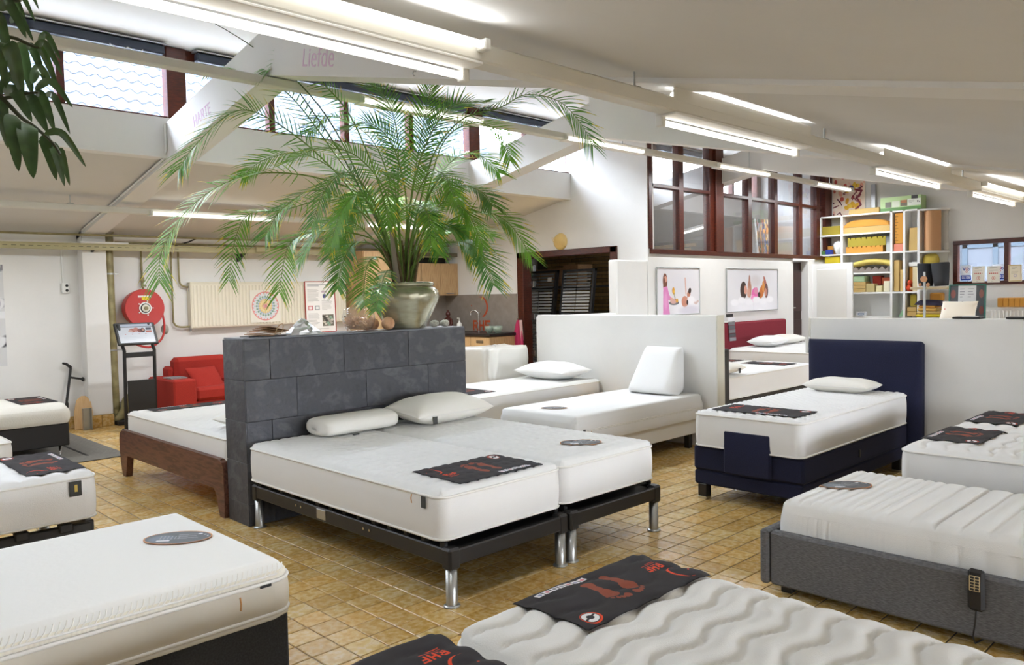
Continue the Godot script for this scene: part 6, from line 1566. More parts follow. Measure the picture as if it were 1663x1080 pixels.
func glazing() -> void:
	var w := Node3D.new()
	w.name = "window_5"
	add_child(w)
	w.position = g(Vector3(12, 6.67, 2.1))
	tag(w, "indoor grid of brown-framed panes looking into the storeroom hall", "", "", "structure")
	var us := [9.18, 9.95, 10.77, 11.93, 12.81, 13.73, 14.6]
	part("rail", MB.new().box(9.14, 6.57, 2.09, 14.9, 6.74, 2.16, .006), M.wood, w)
	for k in us.size() - 1:
		part("transom", MB.new().box(us[k], 6.6, 3.03, us[k + 1], 6.71, 3.08, .004), M.wood, w)
	part("rail", MB.new().box(9.14, 6.6, 4.03, 14.9, 6.72, 4.1, .004), M.wood, w)
	part("jamb", MB.new().box(9.12, 6.58, 2.16, 9.2, 6.73, 4.1, .005), M.wood, w)
	for u in [9.95, 11.93, 12.81, 13.73]: part("mullion", MB.new().box(u - .06, 6.6, 2.15, u + .06, 6.72, 4.05, .005), M.wood, w)
	part("mullion", MB.new().box(10.71, 6.6, 2.15, 10.83, 6.72, 4.05, .005), M.wood, w)
	part("wide_post", MB.new().box(10.83, 6.56, 2.15, 11.05, 6.74, 4.1, .006), M.wood, w)
	part("jamb", MB.new().box(14.36, 6.6, 2.15, 14.5, 6.72, 4.1, .005), M.wood, w)
	part("jamb", MB.new().box(14.62, 6.55, 2.15, 14.9, 6.74, 4.1, .005), M.wood, w)
	for k in us.size() - 1:
		for z in [[2.16, 3.03], [3.08, 4.03]]: part("pane", MB.new().box(us[k] + .03, 6.66, z[0], us[k + 1] - .03, 6.664, z[1]), M.glass, w)
	# gable window
	var x := Node3D.new()
	x.name = "window_6"
	add_child(x)
	x.position = g(Vector3(14.95, 3.0, 1.6))
	tag(x, "brown-framed window in the end wall with stickers on its glass", "", "", "structure")
	part("rail", MB.new().box(14.86, 1.2, 2.24, 15.0, 4.45, 2.31, .006), M.wood, x)
	part("rail", MB.new().box(14.86, 1.2, 1.56, 15.0, 4.45, 1.62, .006), M.wood, x)
	for v in [4.38, 3.62, 2.8, 2.0, 1.2]: part("mullion", MB.new().box(14.87, v, 1.6, 15.0, v + .07, 2.26, .006), M.wood, x)
	for k in 3: part("pane", MB.new().box(14.93, [3.69, 2.87, 2.07][k], 1.62, 14.934, [4.38, 3.62, 2.8][k], 2.24), M.glass, x)
	# what stands outside it
	var o := thing("neighbour_house", "pale neighbouring house wall with a blue window frame outside the end window", "building", Vector3(18, 3.5, 0))
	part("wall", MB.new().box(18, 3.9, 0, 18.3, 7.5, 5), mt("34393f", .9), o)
	part("brick_wall", MB.new().box(17.9, -3, 0, 18.3, 3.9, 5), tri_tex(mt("ffffff", .9), noise(.05, 210, ["4a3d38", "54433e"], 256, 3), Vector3.ONE), o)
	var shm := MB.new().box(0, 0, 0, .03, .21, .06, .004).mesh()
	for r in 12:
		for c in 12:
			var m := MeshInstance3D.new()
			m.name = "brick"
			o.add_child(m, true)
			m.mesh = shm; m.material_override = mt("50423d", .9) if (r + c) % 3 else mt("4a3c37", .9)
			m.position = g(Vector3(17.88, 1.3 + c * .215 + (r % 2) * .107, 1.5 + r * .07) - Vector3(18, 3.5, 0))
	for v in [4.0, 4.55, 5.1]: part("window_frame", MB.new().box(17.94, v, 1.2, 18.0, v + .1, 2.4, .005), mt("25323c", .8), o)
	part("window_frame", MB.new().box(17.94, 4.0, 2.3, 18.0, 5.2, 2.42, .005), mt("25323c", .8), o)
	part("window_pane", MB.new().box(17.96, 4.05, 1.2, 17.99, 5.15, 2.35), mt("363b43", .6), o)
	# two printed sheets stuck on the panes and three on the wall
	for k in 2:
		var v: float = [4.345, 3.87][k]
		var i := pic(128, 200, "e6ecf6")
		ell(i, 64, 70, 44, 46, "f4f6fa")
		stroke(i, [Vector2(28, 30), Vector2(44, 66), Vector2(56, 30)], 5, "3a4a9a"); ell(i, 78, 48, 16, 20, "c64a4a"); ell(i, 78, 48, 9, 12, "f4f6fa"); ell(i, 74, 84, 13, 16, "c64a4a"); ell(i, 74, 84, 7, 9, "f4f6fa"); ell(i, 100, 56, 12, 16, "3a4a9a"); ell(i, 100, 56, 6, 9, "f4f6fa")
		rect(i, 0, 134, 128, 66, "2a4cb4")
		word(i, "2010", 12, 146, 5.2, "f0f2fa", true)
		card("window_sticker", ["square blue and white 2010 sticker in the left corner of the end window", "blue and white 2010 sticker beside the middle bar of the end window, part hidden"][k], "sticker", i, Vector3(14.92, v, 1.64), -VA * [.16, .19][k], ZA * .25, .002, M.plast)
	for k in 3:
		var i := pic(160, 230, "efe9dc" if k < 2 else "ece2c0")
		if k == 2:
			rect(i, 6, 6, 148, 218, "c9ab5c"); rect(i, 14, 14, 132, 202, "f0e8d2"); lines(i, 40, 30, 80, 3, 12, "8d8470", 1, 3); ell(i, 80, 150, 20, 20, "b9b0c8"); ell(i, 80, 150, 14, 14, "efe6d2"); lines(i, 34, 90, 92, 4, 11, "a59a84", 2, 2)
		else:
			lines(i, 30, 16, 100, 2, 12, "8d8a86", 3 + k, 4); lines(i, 24, 50, 110, 3, 10, "bab4aa", 5 + k, 3)
			for q in 5: ell(i, 34 + q * 23, 100, 8, 8, "c23c30" if q < 4 + k else "d9b8ae")
			ell(i, 80, 166, 24, 26, "d88a7c"); ell(i, 80, 166, 18, 20, "efe9dc"); rect(i, 74, 152, 12, 28, "d88a7c"); lines(i, 50, 206, 60, 1, 9, "aaa49a", 6, 3)
		card("certificate", ["white certificate with four red stars, hung over the end window's lower edge, left", "white certificate with five red stars, second one along the end window", "cream certificate with a gold border, third one along the end window"][k], "certificate", i, Vector3(14.853, [4.15, 3.925, 3.615][k], [1.595, 1.59, 1.6][k]), -VA * [.185, .185, .19][k], Vector3(.0, .006 * (k - 1), .27), .002, M.plast)

func pictures() -> void:
	var i := pic(330, 214, "e4e2e6")
	ell(i, 230, 190, 130, 60, "eceaf0", 0, .6); ell(i, 165, 60, 150, 80, "dedce2", 0, 1.0)
	ell(i, 62, 60, 17, 34, "7a4a38"); ell(i, 66, 52, 11, 14, "d9a08c"); ell(i, 56, 80, 9, 36, "7a4a38")
	poly(i, PackedVector2Array([Vector2(48, 88), Vector2(78, 84), Vector2(92, 124), Vector2(112, 138), Vector2(108, 150), Vector2(84, 146), Vector2(96, 214), Vector2(44, 214)]), "e08ac4")
	ell(i, 66, 150, 16, 50, "e9a0d0", 0, .7); ell(i, 108, 142, 12, 6, "d9a08c"); ell(i, 128, 160, 38, 10, "6c6a70"); ell(i, 124, 152, 26, 12, "d4a8a0"); ell(i, 150, 150, 10, 10, "d8a04a")
	ell(i, 124, 104, 10, 15, "d6962e"); ell(i, 128, 112, 6, 12, "e2b23c"); stroke(i, [Vector2(128, 116), Vector2(138, 146)], 2, "5c6a3c")
	ell(i, 212, 156, 26, 26, "c98a74"); ell(i, 244, 120, 13, 20, "c08068", .4); ell(i, 252, 106, 11, 14, "3c2c28", .4); stroke(i, [Vector2(222, 120), Vector2(216, 48)], 4, "d6a898"); stroke(i, [Vector2(236, 138), Vector2(300, 166), Vector2(318, 156)], 6, "d6c0bc")
	ell(i, 262, 150, 36, 22, "f2f0f4", 0, .5); ell(i, 232, 160, 7, 12, "2a2426"); ell(i, 250, 196, 100, 26, "d9d6e0", 0, .8)
	card("framed_picture", "framed photo print of a woman in pink carrying a tray", "picture", i, Vector3(9.28, 6.585, 1.22), UA * 1.09, ZA * .68, .014, M.alu, "", .011)
	var j := pic(480, 214, "e3e2e6")
	ell(j, 240, 190, 230, 50, "eeedf2", 0, .7); ell(j, 240, 60, 200, 70, "dddce2", 0, 1.0)
	ell(j, 150, 108, 30, 44, "43302a"); ell(j, 168, 106, 14, 22, "d49a86"); ell(j, 206, 100, 18, 46, "b98870"); ell(j, 206, 60, 8, 30, "a87260"); ell(j, 196, 120, 14, 24, "cf9c88")
	ell(j, 256, 130, 32, 34, "e06aac"); ell(j, 238, 150, 20, 18, "ea8cc0"); ell(j, 268, 112, 18, 18, "d88aa8"); ell(j, 262, 62, 60, 36, "d2cdd0", 0, .9)
	ell(j, 322, 116, 22, 38, "c2702c", .5); ell(j, 340, 90, 14, 30, "d4904a"); ell(j, 356, 68, 10, 34, "a86458", -.4); ell(j, 366, 112, 18, 38, "6a4038"); ell(j, 360, 120, 12, 22, "c48672"); ell(j, 296, 132, 12, 14, "3a2a24")
	for q in 6: ell(j, 70 + q * 66, 168 - (q % 2) * 10, 44, 20, "f3f2f6", 0, .6)
	rect(j, 244, 172, 2, 42, "b0aeb6")
	card("framed_picture", "wide framed photo print of people lying in white bedding, over the red headboard", "picture", j, Vector3(11.15, 6.585, 1.21), UA * 1.66, ZA * .69, .014, M.alu, "", .011)
	# red headboard swatch
	var sw := thing("fabric_swatches", "strip of grey fabric swatches hanging over the dark red headboard's left end", "swatches", Vector3(11.07, 6.46, .78))
	for k in 6: part("swatch", MB.new().box(10.98 + k * .006, 6.462 - k * .002, 1.13 - k * .062 - .055, 11.17 + k * .005, 6.47 - k * .002, 1.13 - k * .062, .002), mt(["e8e8ec", "77757a", "5c5a60", "6f6d72", "4e4c52", "8a888e"][k], .8), sw)
	part("header_card", MB.new().box(10.93, 6.46, 1.14, 11.12, 6.47, 1.19, .002), M.dark, sw)
	part("hanger", MB.new().box(10.99, 6.46, 1.06, 11.1, 6.6, 1.066, .001), M.plast, sw)
	# painting behind the grid and on the end wall
	var p := pic(200, 190, "2c2f48")
	var r := RandomNumberGenerator.new()
	r.seed = 31
	for k in 170: ell(p, r.randf() * 200, r.randf() * 190, r.randf_range(4, 11), r.randf_range(8, 24), ["d8862c", "3a4c8c", "e2b04a", "a83a28", "e8d8b0", "222a44", "7a4a30", "c8c8d8"][r.randi() % 8], r.randf_range(-.3, .3), .3)
	for k in 4: ell(p, 40 + k * 42, 50 + 10 * (k % 2), 11, 13, "e6a24a"); ell(p, 40 + k * 42, 120, 9, 60, ["c8702c", "3a5aa0", "e0d0b0", "a04030"][k], 0, .4)
	card("canvas_painting", "colourful orange and blue figure painting standing behind the indoor panes", "painting", p, Vector3(12.66, 6.84, 2.105), UA * .62, Vector3(0, .06, .68), .03, M.plast)
	var q := pic(240, 260, "efdcca")
	r.seed = 12
	for k in 26: ell(q, r.randf() * 240, r.randf() * 260, r.randf_range(8, 26), r.randf_range(7, 20), ["e9b9a4", "f0c8b8", "e8a890", "f2e4d6"][k % 4], r.randf() * 3, .4)
	for k in 9: ell(q, r.randf() * 240, r.randf() * 150, r.randf_range(10, 17), r.randf_range(9, 15), ["b8403a", "d0685a", "c8564a"][k % 3], 0, .3)
	for k in 14: ell(q, r.randf_range(90, 190), r.randf_range(60, 230), 13, 20, ["e2b02a", "e8c43c", "d89a28"][k % 3], r.randf() * 3, .3)
	ell(q, 140, 90, 22, 18, "3a3f86", .5, .3)
	for k in 15:
		var c := Vector2(r.randf() * 240, r.randf() * 260)
		stroke(q, [c, c + Vector2(r.randf_range(-30, 30), r.randf_range(-20, 10)), c + Vector2(r.randf_range(-40, 40), r.randf_range(-5, 30))], 3.2, ["6e2430", "7c2c38", "5c2038"][k % 3])
	stroke(q, [Vector2(170, 100), Vector2(215, 110), Vector2(180, 150), Vector2(210, 190), Vector2(170, 215)], 6, "7c2436")
	card("abstract_painting", "abstract canvas of red dots, yellow and maroon strokes above the shelves", "painting", q, Vector3(14.87, 6.52, 2.86), -VA * .6, ZA * .82, .03, M.plast)

func side_door() -> void:
	var d := Node3D.new()
	d.name = "door_2"
	add_child(d)
	d.position = g(Vector3(13.8, 6.65, 0))
	tag(d, "dark brown door with an open white leaf before the shelves", "", "", "structure")
	part("dark_leaf", MB.new().box(13.46, 6.7, 0, 14.12, 6.74, 2.04, .004), tri_tex(mt("ffffff", .5), noise(.03, 220, ["2a1410", "3c1d16"], 256, 4), Vector3(1, 3, 1)), d)
	for z in [.25, 1.15]: part("door_panel", MB.new().box(13.54, 6.69, z, 14.0, 6.702, z + .75, .006), tri_tex(mt("ffffff", .45), noise(.03, 221, ["301712", "42201a"], 256, 4), Vector3(1, 3, 1)), d)
	part("handle", MB.new().tube([Vector3(13.52, 6.68, 1.22), Vector3(13.62, 6.66, 1.22)], .012, 6), M.chrome, d)
	part("white_jamb", MB.new().box(13.92, 6.55, 0, 14.16, 6.7, 2.09, .006), M.white, d)
	part("head_trim", MB.new().box(13.36, 6.57, 2.05, 14.22, 6.61, 2.1, .005), M.white, d)
	# open leaf, swung towards the room
	var lf := thing("door_leaf", "open white panelled door leaf standing in front of the shelves", "door", Vector3(14.05, 6.05, 0))
	part("leaf", MB.new().box(14.06, 5.82, .02, 14.1, 6.56, 2.0, .005), M.white, lf)
	part("panel_moulding", MB.new().box(14.05, 5.92, .15, 14.062, 6.46, .9, .005), mt("e6e4de", .5), lf)
	part("panel_moulding", MB.new().box(14.05, 5.92, 1.02, 14.062, 6.46, 1.9, .005), mt("e6e4de", .5), lf)
	for z in [.3, 1.1, 1.8]: part("hinge", MB.new().cyl(Vector3(14.05, 6.565, z - .05), Vector3(14.05, 6.565, z + .05), .01, 8), mt("5a4632", .4, .5), lf)

func sbox(nm: String, label: String, cat: String, v0: float, v1: float, z0: float, h: float, mat: Material, u0 := 14.58, u1 := 14.84, grp := "", ch := .006) -> void:
	solo(nm, MB.new().box(u0, v0, z0, u1, v1, z0 + h, ch), mat, label, cat, grp)
func crate_foam(nm: String, label: String, v0: float, v1: float, z0: float, h: float, mat: Material, n: int) -> void:
	# foam block with a row of notches along its front and top
	var p := PackedVector2Array()
	p.append(Vector2(v0, z0)); p.append(Vector2(v1, z0))
	for k in range(n, 0, -1):
		var a := lerpf(v0, v1, (k - .0) / n); var b := lerpf(v0, v1, (k - .35) / n); var c := lerpf(v0, v1, (k - .65) / n)
		p.append(Vector2(a, z0 + h)); p.append(Vector2(b, z0 + h)); p.append(Vector2((b + c) / 2, z0 + h * .72)); p.append(Vector2(c, z0 + h))
	p.append(Vector2(v0, z0 + h))
	solo(nm, MB.new().prism(p, Vector3(14.58, 0, 0), VA, ZA, UA * .24), mat, label, "foam")
func wave_foam(label: String, v0: float, v1: float, z0: float, h: float, mat: Material) -> void:
	var p := PackedVector2Array()
	p.append(Vector2(v0, z0)); p.append(Vector2(v1, z0))
	for k in range(24, -1, -1): p.append(Vector2(lerpf(v0, v1, k / 24.0), z0 + h * (.7 + .3 * cos(k * TAU / 4))))
	solo("profiled_foam", MB.new().prism(p, Vector3(14.58, 0, 0), VA, ZA, UA * .24), mat, label, "foam")

func shelves() -> void:
	var t := thing("shelf_unit", "white open shelf unit packed with foam samples against the end wall", "shelf", Vector3(14.7, 5.6, 0))
	var F := 14.55
	var zs := [2.87, 2.525, 2.165, 1.81, 1.455, 1.02]
	for q in [[6.63, 2.87], [6.22, 2.87], [5.345, 2.87], [5.13, 2.87], [4.895, 2.87]]: part("upright", MB.new().box(F, q[0] - .02, 0, 14.88, q[0] + .02, q[1], .003), M.white, t)
	part("back_panel", MB.new().box(14.875, 4.53, 0, 14.89, 6.64, 2.87), M.white, t)
	for z in zs:
		part("shelf_board", MB.new().box(F, 6.24, z - .015, 14.88, 6.61, z + .015, .003), M.white, t)
		part("shelf_board", MB.new().box(F, 5.365, z - .015, 14.88, 6.2, z + .015, .003), M.white, t)
	for z in [2.87, 2.16, 1.455]:
		part("shelf_board", MB.new().box(F, 5.15, z - .015, 14.88, 5.325, z + .015, .003), M.white, t)
		part("shelf_board", MB.new().box(F, 4.915, z - .015, 14.88, 5.11, z + .015, .003), M.white, t)
	for z in [2.86, 2.14, 1.5, 1.0]:
		var b := PackedVector2Array()
		b.append(Vector2(F, 4.875)); b.append(Vector2(14.88, 4.875)); b.append(Vector2(14.88, 4.5))
		for k in 10: b.append(Vector2(14.88 - sin(PI / 2 * k / 9.0) * .33, 4.875 - cos(PI / 2 * k / 9.0) * .375))
		part("rounded_shelf", MB.new().prism(b, Vector3(0, 0, z - .015), UA, VA, ZA * .03), M.white, t)
	part("cable_box", MB.new().box(14.86, 4.52, 2.17, 14.9, 4.6, 2.29, .006), M.plast, t)
	# contents
	sbox("foam_block", "olive yellow foam block alone in the top left shelf compartment", "foam", 6.27, 6.6, 2.542, .16, M.foamy)
	sbox("foam_slab", "flat ochre foam slab under the rounded cushion in the upper shelf", "foam", 5.38, 6.2, 2.542, .11, M.foam)
	solo("foam_cushion", MB.new().grid(func(s, q): return Vector3(14.7 + sin((q - .5) * PI) * .12, 5.8 + sin((s - .5) * PI) * -.4, 2.655 + (.12 + .01 * sin(5 * s)) * pow(maxf(0, (1 - pow(absf(sin((s - .5) * PI)), 4)) * (1 - pow(absf(sin((q - .5) * PI)), 6))), .5)), 24, 10).grid(func(s, q): return Vector3(14.7 + sin((q - .5) * PI) * .12, 5.8 + sin((s - .5) * PI) * -.4, 2.654), 24, 10, true), M.foamo, "rounded orange foam cushion lying on the flat slab in the upper shelf", "foam")
	crate_foam("notched_foam", "long olive notched foam block in the second shelf, on the orange one", 5.45, 6.12, 2.3, .16, M.foamy, 7)
	crate_foam("notched_foam", "long orange notched foam block at the bottom of the second shelf", 5.5, 6.15, 2.182, .118, M.foamo, 8)
	wave_foam("grey profiled foam edge at the right end of the second shelf", 5.38, 5.44, 2.182, .27, mt("b9bcbc", .9))
	sbox("foam_cube", "brown foam piece at the back of the left shelf, second compartment", "foam", 6.4, 6.54, 2.182, .16, M.foamo, 14.68, 14.84)
	solo("white_bag", MB.new().grid(func(s, q): return Vector3(14.66 + cos(TAU * s) * .09 * sin(PI * q), 6.33 - sin(TAU * s) * .085 * sin(PI * q) * (1 + .2 * sin(7 * q)), 2.3 + cos(PI * q) * .12 + .01 * sin(9 * s)), 20, 14), M.plast, "crumpled white plastic bag in the second left compartment", "bag")
	sbox("blue_box", "small blue box in the second left shelf compartment", "box", 6.42, 6.53, 2.182, .09, mt("2a3f9a", .5), 14.56, 14.66)
	sbox("green_box", "small green item beside the blue box in the second left compartment", "box", 6.54, 6.6, 2.182, .07, mt("5d8a50", .6), 14.56, 14.66)
	sbox("yellow_box", "bright yellow foam piece just above the open white door leaf", "foam", 6.27, 6.55, 1.98, .16, mt("d8c02a", .8))
	solo("curved_foam", MB.new().grid(func(s, q): return Vector3(14.7 + .11 * cos(TAU * q), lerpf(6.03, 5.38, s), 1.97 + .05 * sin(PI * s) + (.055 + .004 * sin(60 * s)) * sin(TAU * q) * 1.0), 40, 14), mt("d9c56a", .9), "curved ribbed pale yellow foam piece in the third shelf", "foam")
	wave_foam("brown wavy foam mat under the curved piece in the third shelf", 5.4, 6.1, 1.828, .1, M.pad)
	solo("knotted_rope", MB.new().tube([Vector3(14.6, 6.13, 1.88), Vector3(14.6, 6.08, 1.93), Vector3(14.62, 6.02, 1.87), Vector3(14.6, 6.06, 1.84)], .025, 8), mt("b9a898", .9), "knotted grey-pink cord in the third shelf beside the wavy mat", "cord")
	sbox("foam_stack", "pale mint foam slab on top of the tan slabs in the fourth shelf", "foam", 5.82, 6.14, 1.66, .1, mt("a9c39a", .9))
	for k in 3: sbox("foam_slab", ["bottom tan foam slab of the stack in the fourth shelf", "middle tan foam slab of the stack in the fourth shelf", "top tan foam slab of the stack, directly under the mint slab"][k], "foam", 5.8, 6.16, 1.472 + k * .062, .06, M.foam)
	sbox("foam_cube", "speckled beige foam cube in the middle of the fourth shelf", "foam", 5.63, 5.78, 1.472, .15, mt("b9a874", .95), 14.55, 14.7)
	sbox("foam_cube", "red foam cube at the back of the fourth shelf", "foam", 5.58, 5.73, 1.6, .16, mt("a83c34", .9), 14.72, 14.86)
	sbox("foam_cube", "salmon foam cube at the back of the fourth shelf, right of the red one", "foam", 5.4, 5.57, 1.6, .13, mt("c8664a", .9), 14.72, 14.86)
	sbox("foam_cube", "white topped small foam cube in the fourth shelf", "foam", 5.51, 5.61, 1.472, .11, mt("e2d8a8", .9), 14.56, 14.7)
	sbox("foam_cube", "tall pale cream foam block at the right end of the fourth shelf", "foam", 5.38, 5.48, 1.472, .19, mt("e8e0c4", .9), 14.56, 14.7)
	var fs := thing("foam_strip", "tall orange notched foam strip standing in the upper narrow compartment", "foam", Vector3(14.7, 5.22, 2.31))
	part("strip", MB.new().box(14.58, 5.16, 2.31, 14.84, 5.29, 2.84, .006), M.foamo, fs)
	for k in 9: part("slit", MB.new().box(14.574, 5.24 + .02 * (k % 2), 2.36 + k * .052, 14.585, 5.292, 2.368 + k * .052), mt("5a4420", .9), fs)
	sbox("foam_cube", "salmon pink foam cube under the tall orange strip", "foam", 5.16, 5.315, 2.177, .13, mt("d98a74", .9))
	solo("foam_plank", MB.new().prism(PackedVector2Array([Vector2(4.935, 2.178), Vector2(5.07, 2.178), Vector2(5.055, 2.57), Vector2(4.925, 2.57)]), Vector3(14.6, 0, 0), VA, ZA, UA * .2), M.foam, "tan foam plank leaning in the second narrow compartment", "foam")
	solo("foam_roll", MB.new().grid(func(s, q): return Vector3(14.7 - cos(PI * s) * .02 + sin(PI * s) * -.13, 4.85 - s * .26, lerpf(2.16, 2.84, q)), 18, 4, true).grid(func(s, q): return Vector3(14.72 + sin(PI * s) * -.1, 4.85 - s * .26, lerpf(2.16, 2.84, q)), 18, 4), mt("cf9f74", .8), "large curled brown sheet standing in the rounded end shelf", "foam")
	solo("foam_chunk", MB.new().grid(func(s, q): return Vector3(14.7 + cos(TAU * s) * .1 * sin(PI * q), 4.74 - sin(TAU * s) * .13 * pow(sin(PI * q), .4), 1.98 + cos(PI * q) * .13), 20, 12), mt("c2ab4c", .9), "rough yellow foam chunk below the curled sheet", "foam")
	for k in 2: sbox("foam_plank", ["tall tan foam plank on the left in the lower narrow compartment", "shorter tan foam plank beside the tall one in the lower narrow compartment"][k], "foam", [5.23, 5.15][k], [5.32, 5.215][k], 1.472, [.55, .38][k], M.foam, 14.6, 14.75)
	sbox("foam_slab", "small ochre foam piece behind the shorter tan plank", "foam", 5.15, 5.22, 1.87, .16, M.foamo, 14.77, 14.86)
	sbox("foam_plank", "wide pale cream foam plank standing in the last narrow compartment", "foam", 4.92, 5.0, 1.472, .42, mt("d9c9a0", .9), 14.58, 14.8)
	sbox("foam_plank", "tan foam plank behind the orange netting in the last narrow compartment", "foam", 5.01, 5.09, 1.472, .43, M.foamo, 14.68, 14.84)
	sbox("white_box", "white folded card pieces on top of the cream plank", "box", 4.92, 5.07, 1.905, .07, M.plast, 14.6, 14.82)
	solo("orange_netting", MB.new().ball(Vector3(14.6, 5.06, 1.53), Vector3(.05, .05, .055), 10).ball(Vector3(14.6, 5.05, 1.62), Vector3(.045, .04, .05), 10), mt("c8441c", .8), "bunch of bright orange netting in the last narrow compartment", "netting")
	for k in 2: sbox("foam_block", ["upper tan foam block at the foot of the narrow compartment", "lower tan foam block at the foot of the narrow compartment"][k], "foam", 4.94, 5.09, [1.12, 1.04][k], .075, M.foam, 14.58, 14.8)
	solo("green_board", MB.new().prism(PackedVector2Array([Vector2(5.15, 1.035), Vector2(5.24, 1.035), Vector2(5.155, 1.18)]), Vector3(14.6, 0, 0), VA, ZA, UA * .1), mt("86b48c", .8), "green wedge of board at the shelf foot behind the partition", "board")
	solo("round_sign", MB.new().box(14.6, 5.8, 1.035, 14.62, 5.98, 1.12, .004), pic_mat(_sign(), .5), "small white card with a blue ring at the bottom of the shelves", "card")
	# on top
	sbox("foam_slab", "long ochre foam slab on top of the shelves before the abstract painting", "foam", 5.56, 6.1, 2.887, .09, M.foam)
	var gi := pic(320, 128, "b9d69a")
	rect(gi, 0, 100, 320, 28, "5d8f4a"); rect(gi, 40, 44, 50, 52, "6f6f62"); rect(gi, 94, 40, 60, 56, "d8e0cc"); rect(gi, 160, 36, 54, 56, "77705c"); rect(gi, 164, 36, 46, 26, "b5764c"); rect(gi, 216, 30, 104, 62, "e6ebe0"); rect(gi, 246, 0, 50, 32, "4a4a4c"); lines(gi, 224, 44, 50, 3, 10, "8a8f86", 2, 3); rect(gi, 290, 50, 10, 14, "333"); rect(gi, 304, 56, 8, 10, "333")
	var gb := thing("green_box", "green and white printed product box on top of the shelves", "box", Vector3(14.7, 5.2, 2.887))
	part("carton", MB.new().box(14.6, 4.87, 2.887, 14.85, 5.55, 3.13, .003), mt("b2cf96", .6), gb)
	var pf := MB.new()
	pf.quad(Vector3(14.598, 5.548, 2.89), Vector3(14.598, 4.872, 2.89), Vector3(14.598, 4.872, 3.128), Vector3(14.598, 5.548, 3.128))
	part("print", pf, pic_mat(gi, .5), gb)
	# pale end post (white pipe) from the trunking down to the shelf
	solo("cable_post", MB.new().box(14.82, 5.72, 2.9, 14.89, 5.8, 3.42, .006), M.alu, "grey cable post at the end of the trunking above the shelves", "post")

func _sign() -> Image:
	var i := pic(96, 64, "e8eaee")
	ell(i, 48, 32, 26, 22, "5a86b8"); ell(i, 48, 32, 19, 15, "e8eaee"); ell(i, 48, 32, 8, 6, "7aa0c8")
	return i

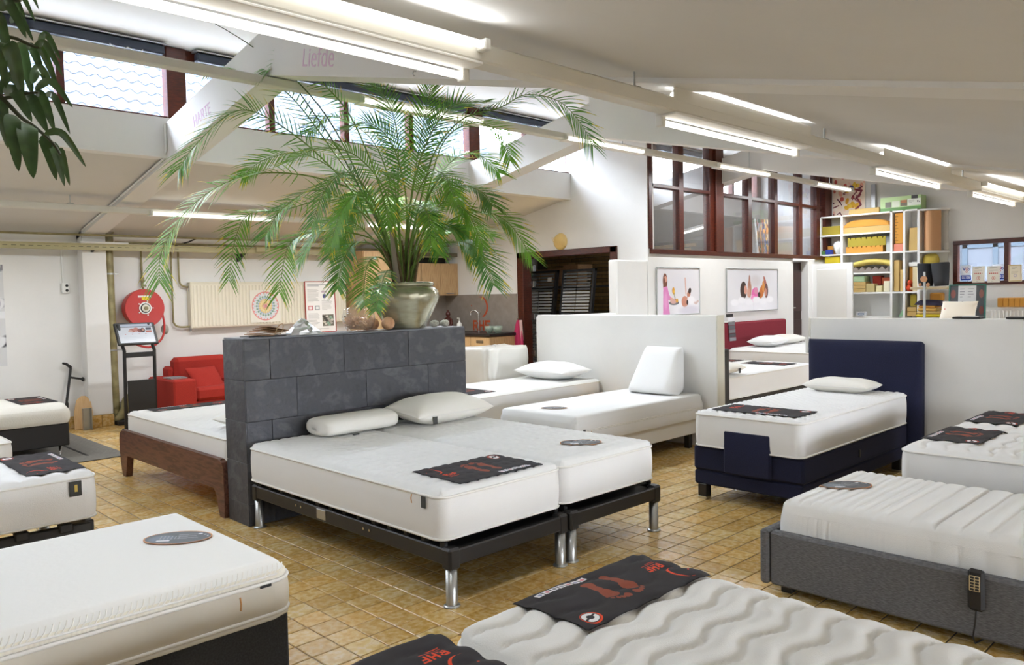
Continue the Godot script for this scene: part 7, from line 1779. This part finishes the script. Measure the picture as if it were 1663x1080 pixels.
func right_things() -> void:
	# display table behind the pale partition
	var tb := thing("display_table", "white display table behind the pale partition, carrying pillow and sample box", "table", Vector3(13.6, 4.1, 0))
	part("table_top", MB.new().box(13.2, 3.4, .98, 14.0, 4.9, 1.03, .006), M.white, tb)
	for u in [13.25, 13.9]:
		for v in [3.45, 4.8]: part("leg", MB.new().box(u, v, 0, u + .05, v + .05, .98, .004), M.white, tb)
	var bi := pic(260, 130, "4c5054")
	ell(bi, 28, 34, 18, 16, "8a5048"); ell(bi, 30, 96, 16, 14, "7a4a44"); ell(bi, 232, 34, 16, 16, "8a5a50"); ell(bi, 234, 96, 16, 16, "7a4640"); rect(bi, 64, 0, 130, 130, "d9dadb"); lines(bi, 76, 14, 40, 4, 10, "8a8a90", 3, 3); lines(bi, 134, 14, 46, 4, 10, "9a9aa0", 4, 3); rect(bi, 76, 92, 40, 24, "8c98b0"); rect(bi, 130, 66, 50, 20, "a8a8ae"); ell(bi, 96, 70, 14, 8, "6a6a70"); lines(bi, 134, 100, 46, 2, 10, "7a7a80", 5, 4)
	card("sample_case", "open teal-edged sample case with a printed white leaflet, standing on the table", "sample case", bi, Vector3(13.62, 4.13, 1.03), -VA * .5, Vector3(.04, 0, .53), .05, mt("2f7468", .5), "", .012)
	var lp := pillow("cream pillow with red dots leaning on the teal sample case", Vector3(13.44, 3.93, 1.13), .5, .36, .11, -1.57, Basis(UA, 1.0), mt("ece2d0", .9), 3.2, true)
	for k in 3: part("red_dot", MB.new().ball(Vector3(13.33 + [.09, .09, .05][k], 4.1 - [0.0, .06, -.01][k], 1.24 - [0.0, .01, .05][k]), Vector3(.02, .014, .014), 8), mt("c8442c", .6), lp)
	var sg := thing("foam_segments", "row of joined yellow foam segments on the end wall radiator", "foam", Vector3(14.72, 3.52, 1.19))
	for k in 5: part("segment", MB.new().box(14.62, 3.32 + k * .08, 1.19, 14.8, 3.396 + k * .08, 1.34, .008), M.foamo, sg)
	var ra := thing("radiator", "white ribbed radiator under the end window", "radiator", Vector3(14.8, 3.0, .5))
	part("panel", MB.new().box(14.72, 1.6, .5, 14.76, 4.05, 1.17, .008), M.white, ra)
	for k in 44: part("rib", MB.new().box(14.705, 1.65 + k * .054, .54, 14.722, 1.68 + k * .054, 1.13, .006), M.white, ra)
	part("grille", MB.new().box(14.72, 1.6, 1.16, 14.88, 4.05, 1.19, .005), M.white, ra)
	# dark fabric tubes on a stand
	for k in 2:
		var c: Vector3 = [Vector3(14.25, 4.68, 1.555), Vector3(14.2, 4.42, 1.555)][k]
		var b := MB.new()
		b.X = Transform3D(Basis(UA, [.03, -.06][k]), c)
		b.lathe(Vector3.ZERO, [Vector2(.0, 0), Vector2(.105, 0), Vector2(.118, .1), Vector2(.138, .37), Vector2(.13, .38), Vector2(.11, .1), Vector2(0, .02)], 24)
		solo("fabric_tube", b, M.darkfab if k else mt("1e2026", .9), ["black fabric-covered basket standing left, behind the steel pole", "black fabric-covered basket leaning right, beside the end window"][k], "basket")
	var bs := thing("basket_shelf", "small pale shelf board under the two black baskets", "shelf", Vector3(14.3, 4.6, 1.45))
	part("board", MB.new().box(14.05, 4.28, 1.5, 14.9, 4.5, 1.545, .006).box(14.05, 4.5, 1.5, 14.54, 4.86, 1.545, .006), mt("b9a684", .7), bs)
	var ps := thing("measuring_pole", "upright grey steel pole with a wooden knob in front of the baskets", "pole", Vector3(13.9, 4.58, 1.03))
	part("pole", MB.new().box(13.885, 4.565, 1.03, 13.915, 4.6, 1.79, .004), M.alu, ps)
	part("knob", MB.new().cyl(Vector3(13.85, 4.582, 1.67), Vector3(13.885, 4.582, 1.67), .05, 16).ball(Vector3(13.87, 4.52, 1.575), Vector3(.025, .028, .035), 10), mt("b5825a", .5), ps)
	part("side_knob", MB.new().ball(Vector3(13.87, 4.64, 1.58), Vector3(.02, .022, .03), 10), mt("b5825a", .5), ps)
	# folded pads at the shelf foot
	for k in 4: solo("folded_pad", MB.new().box(14.2, 4.45 + .02 * k, 1.035 + k * .052, 14.52, 4.83 - .015 * k, 1.082 + k * .052, .02), [mt("d8c42c", .9), M.foam, mt("c9a050", .9), M.foamo][k], ["bright yellow pad at the bottom of the folded stack by the shelves", "tan pad second from the bottom of the folded stack by the shelves", "ochre pad third from the bottom of the folded stack by the shelves", "orange pad under the dark blue one on the folded stack"][k], "pad", "folded pads by the shelves")
	solo("blue_pad", MB.new().grid(func(s, q): return Vector3(14.36 + sin((q - .5) * PI) * .17, 4.62 + sin((s - .5) * PI) * -.22, 1.25 + .09 * pow(maxf(0, (1 - pow(absf(sin((s - .5) * PI)), 4)) * (1 - pow(absf(sin((q - .5) * PI)), 4))), .5) - .03 * s), 22, 12).grid(func(s, q): return Vector3(14.36 + sin((q - .5) * PI) * .17, 4.62 + sin((s - .5) * PI) * -.22, 1.248 - .03 * s), 22, 12, true), mt("2a2438", .9), "dark blue-violet cushion on the folded stack of pads", "cushion")
	solo("foam_block", MB.new().box(14.62, 4.55, 1.3, 14.8, 4.74, 1.44, .02), M.foamo, "ochre foam lump behind the dark blue-violet cushion", "foam")
	solo("foam_block", MB.new().box(14.62, 4.94, 1.2, 14.8, 5.06, 1.42, .02), M.foamy, "olive foam block in the lowest narrow shelf compartment", "foam")

func _ready() -> void:
	rng.seed = 7
	view_and_light()
	materials()
	roof(); walls(); window_strip(); roof_outside(); floor_tiles(); glazing(); lamps()
	partitions(); beds(); plants(); headboard_things(); back_wall(); kitchen(); storeroom()
	pictures(); side_door(); shelves(); right_things()
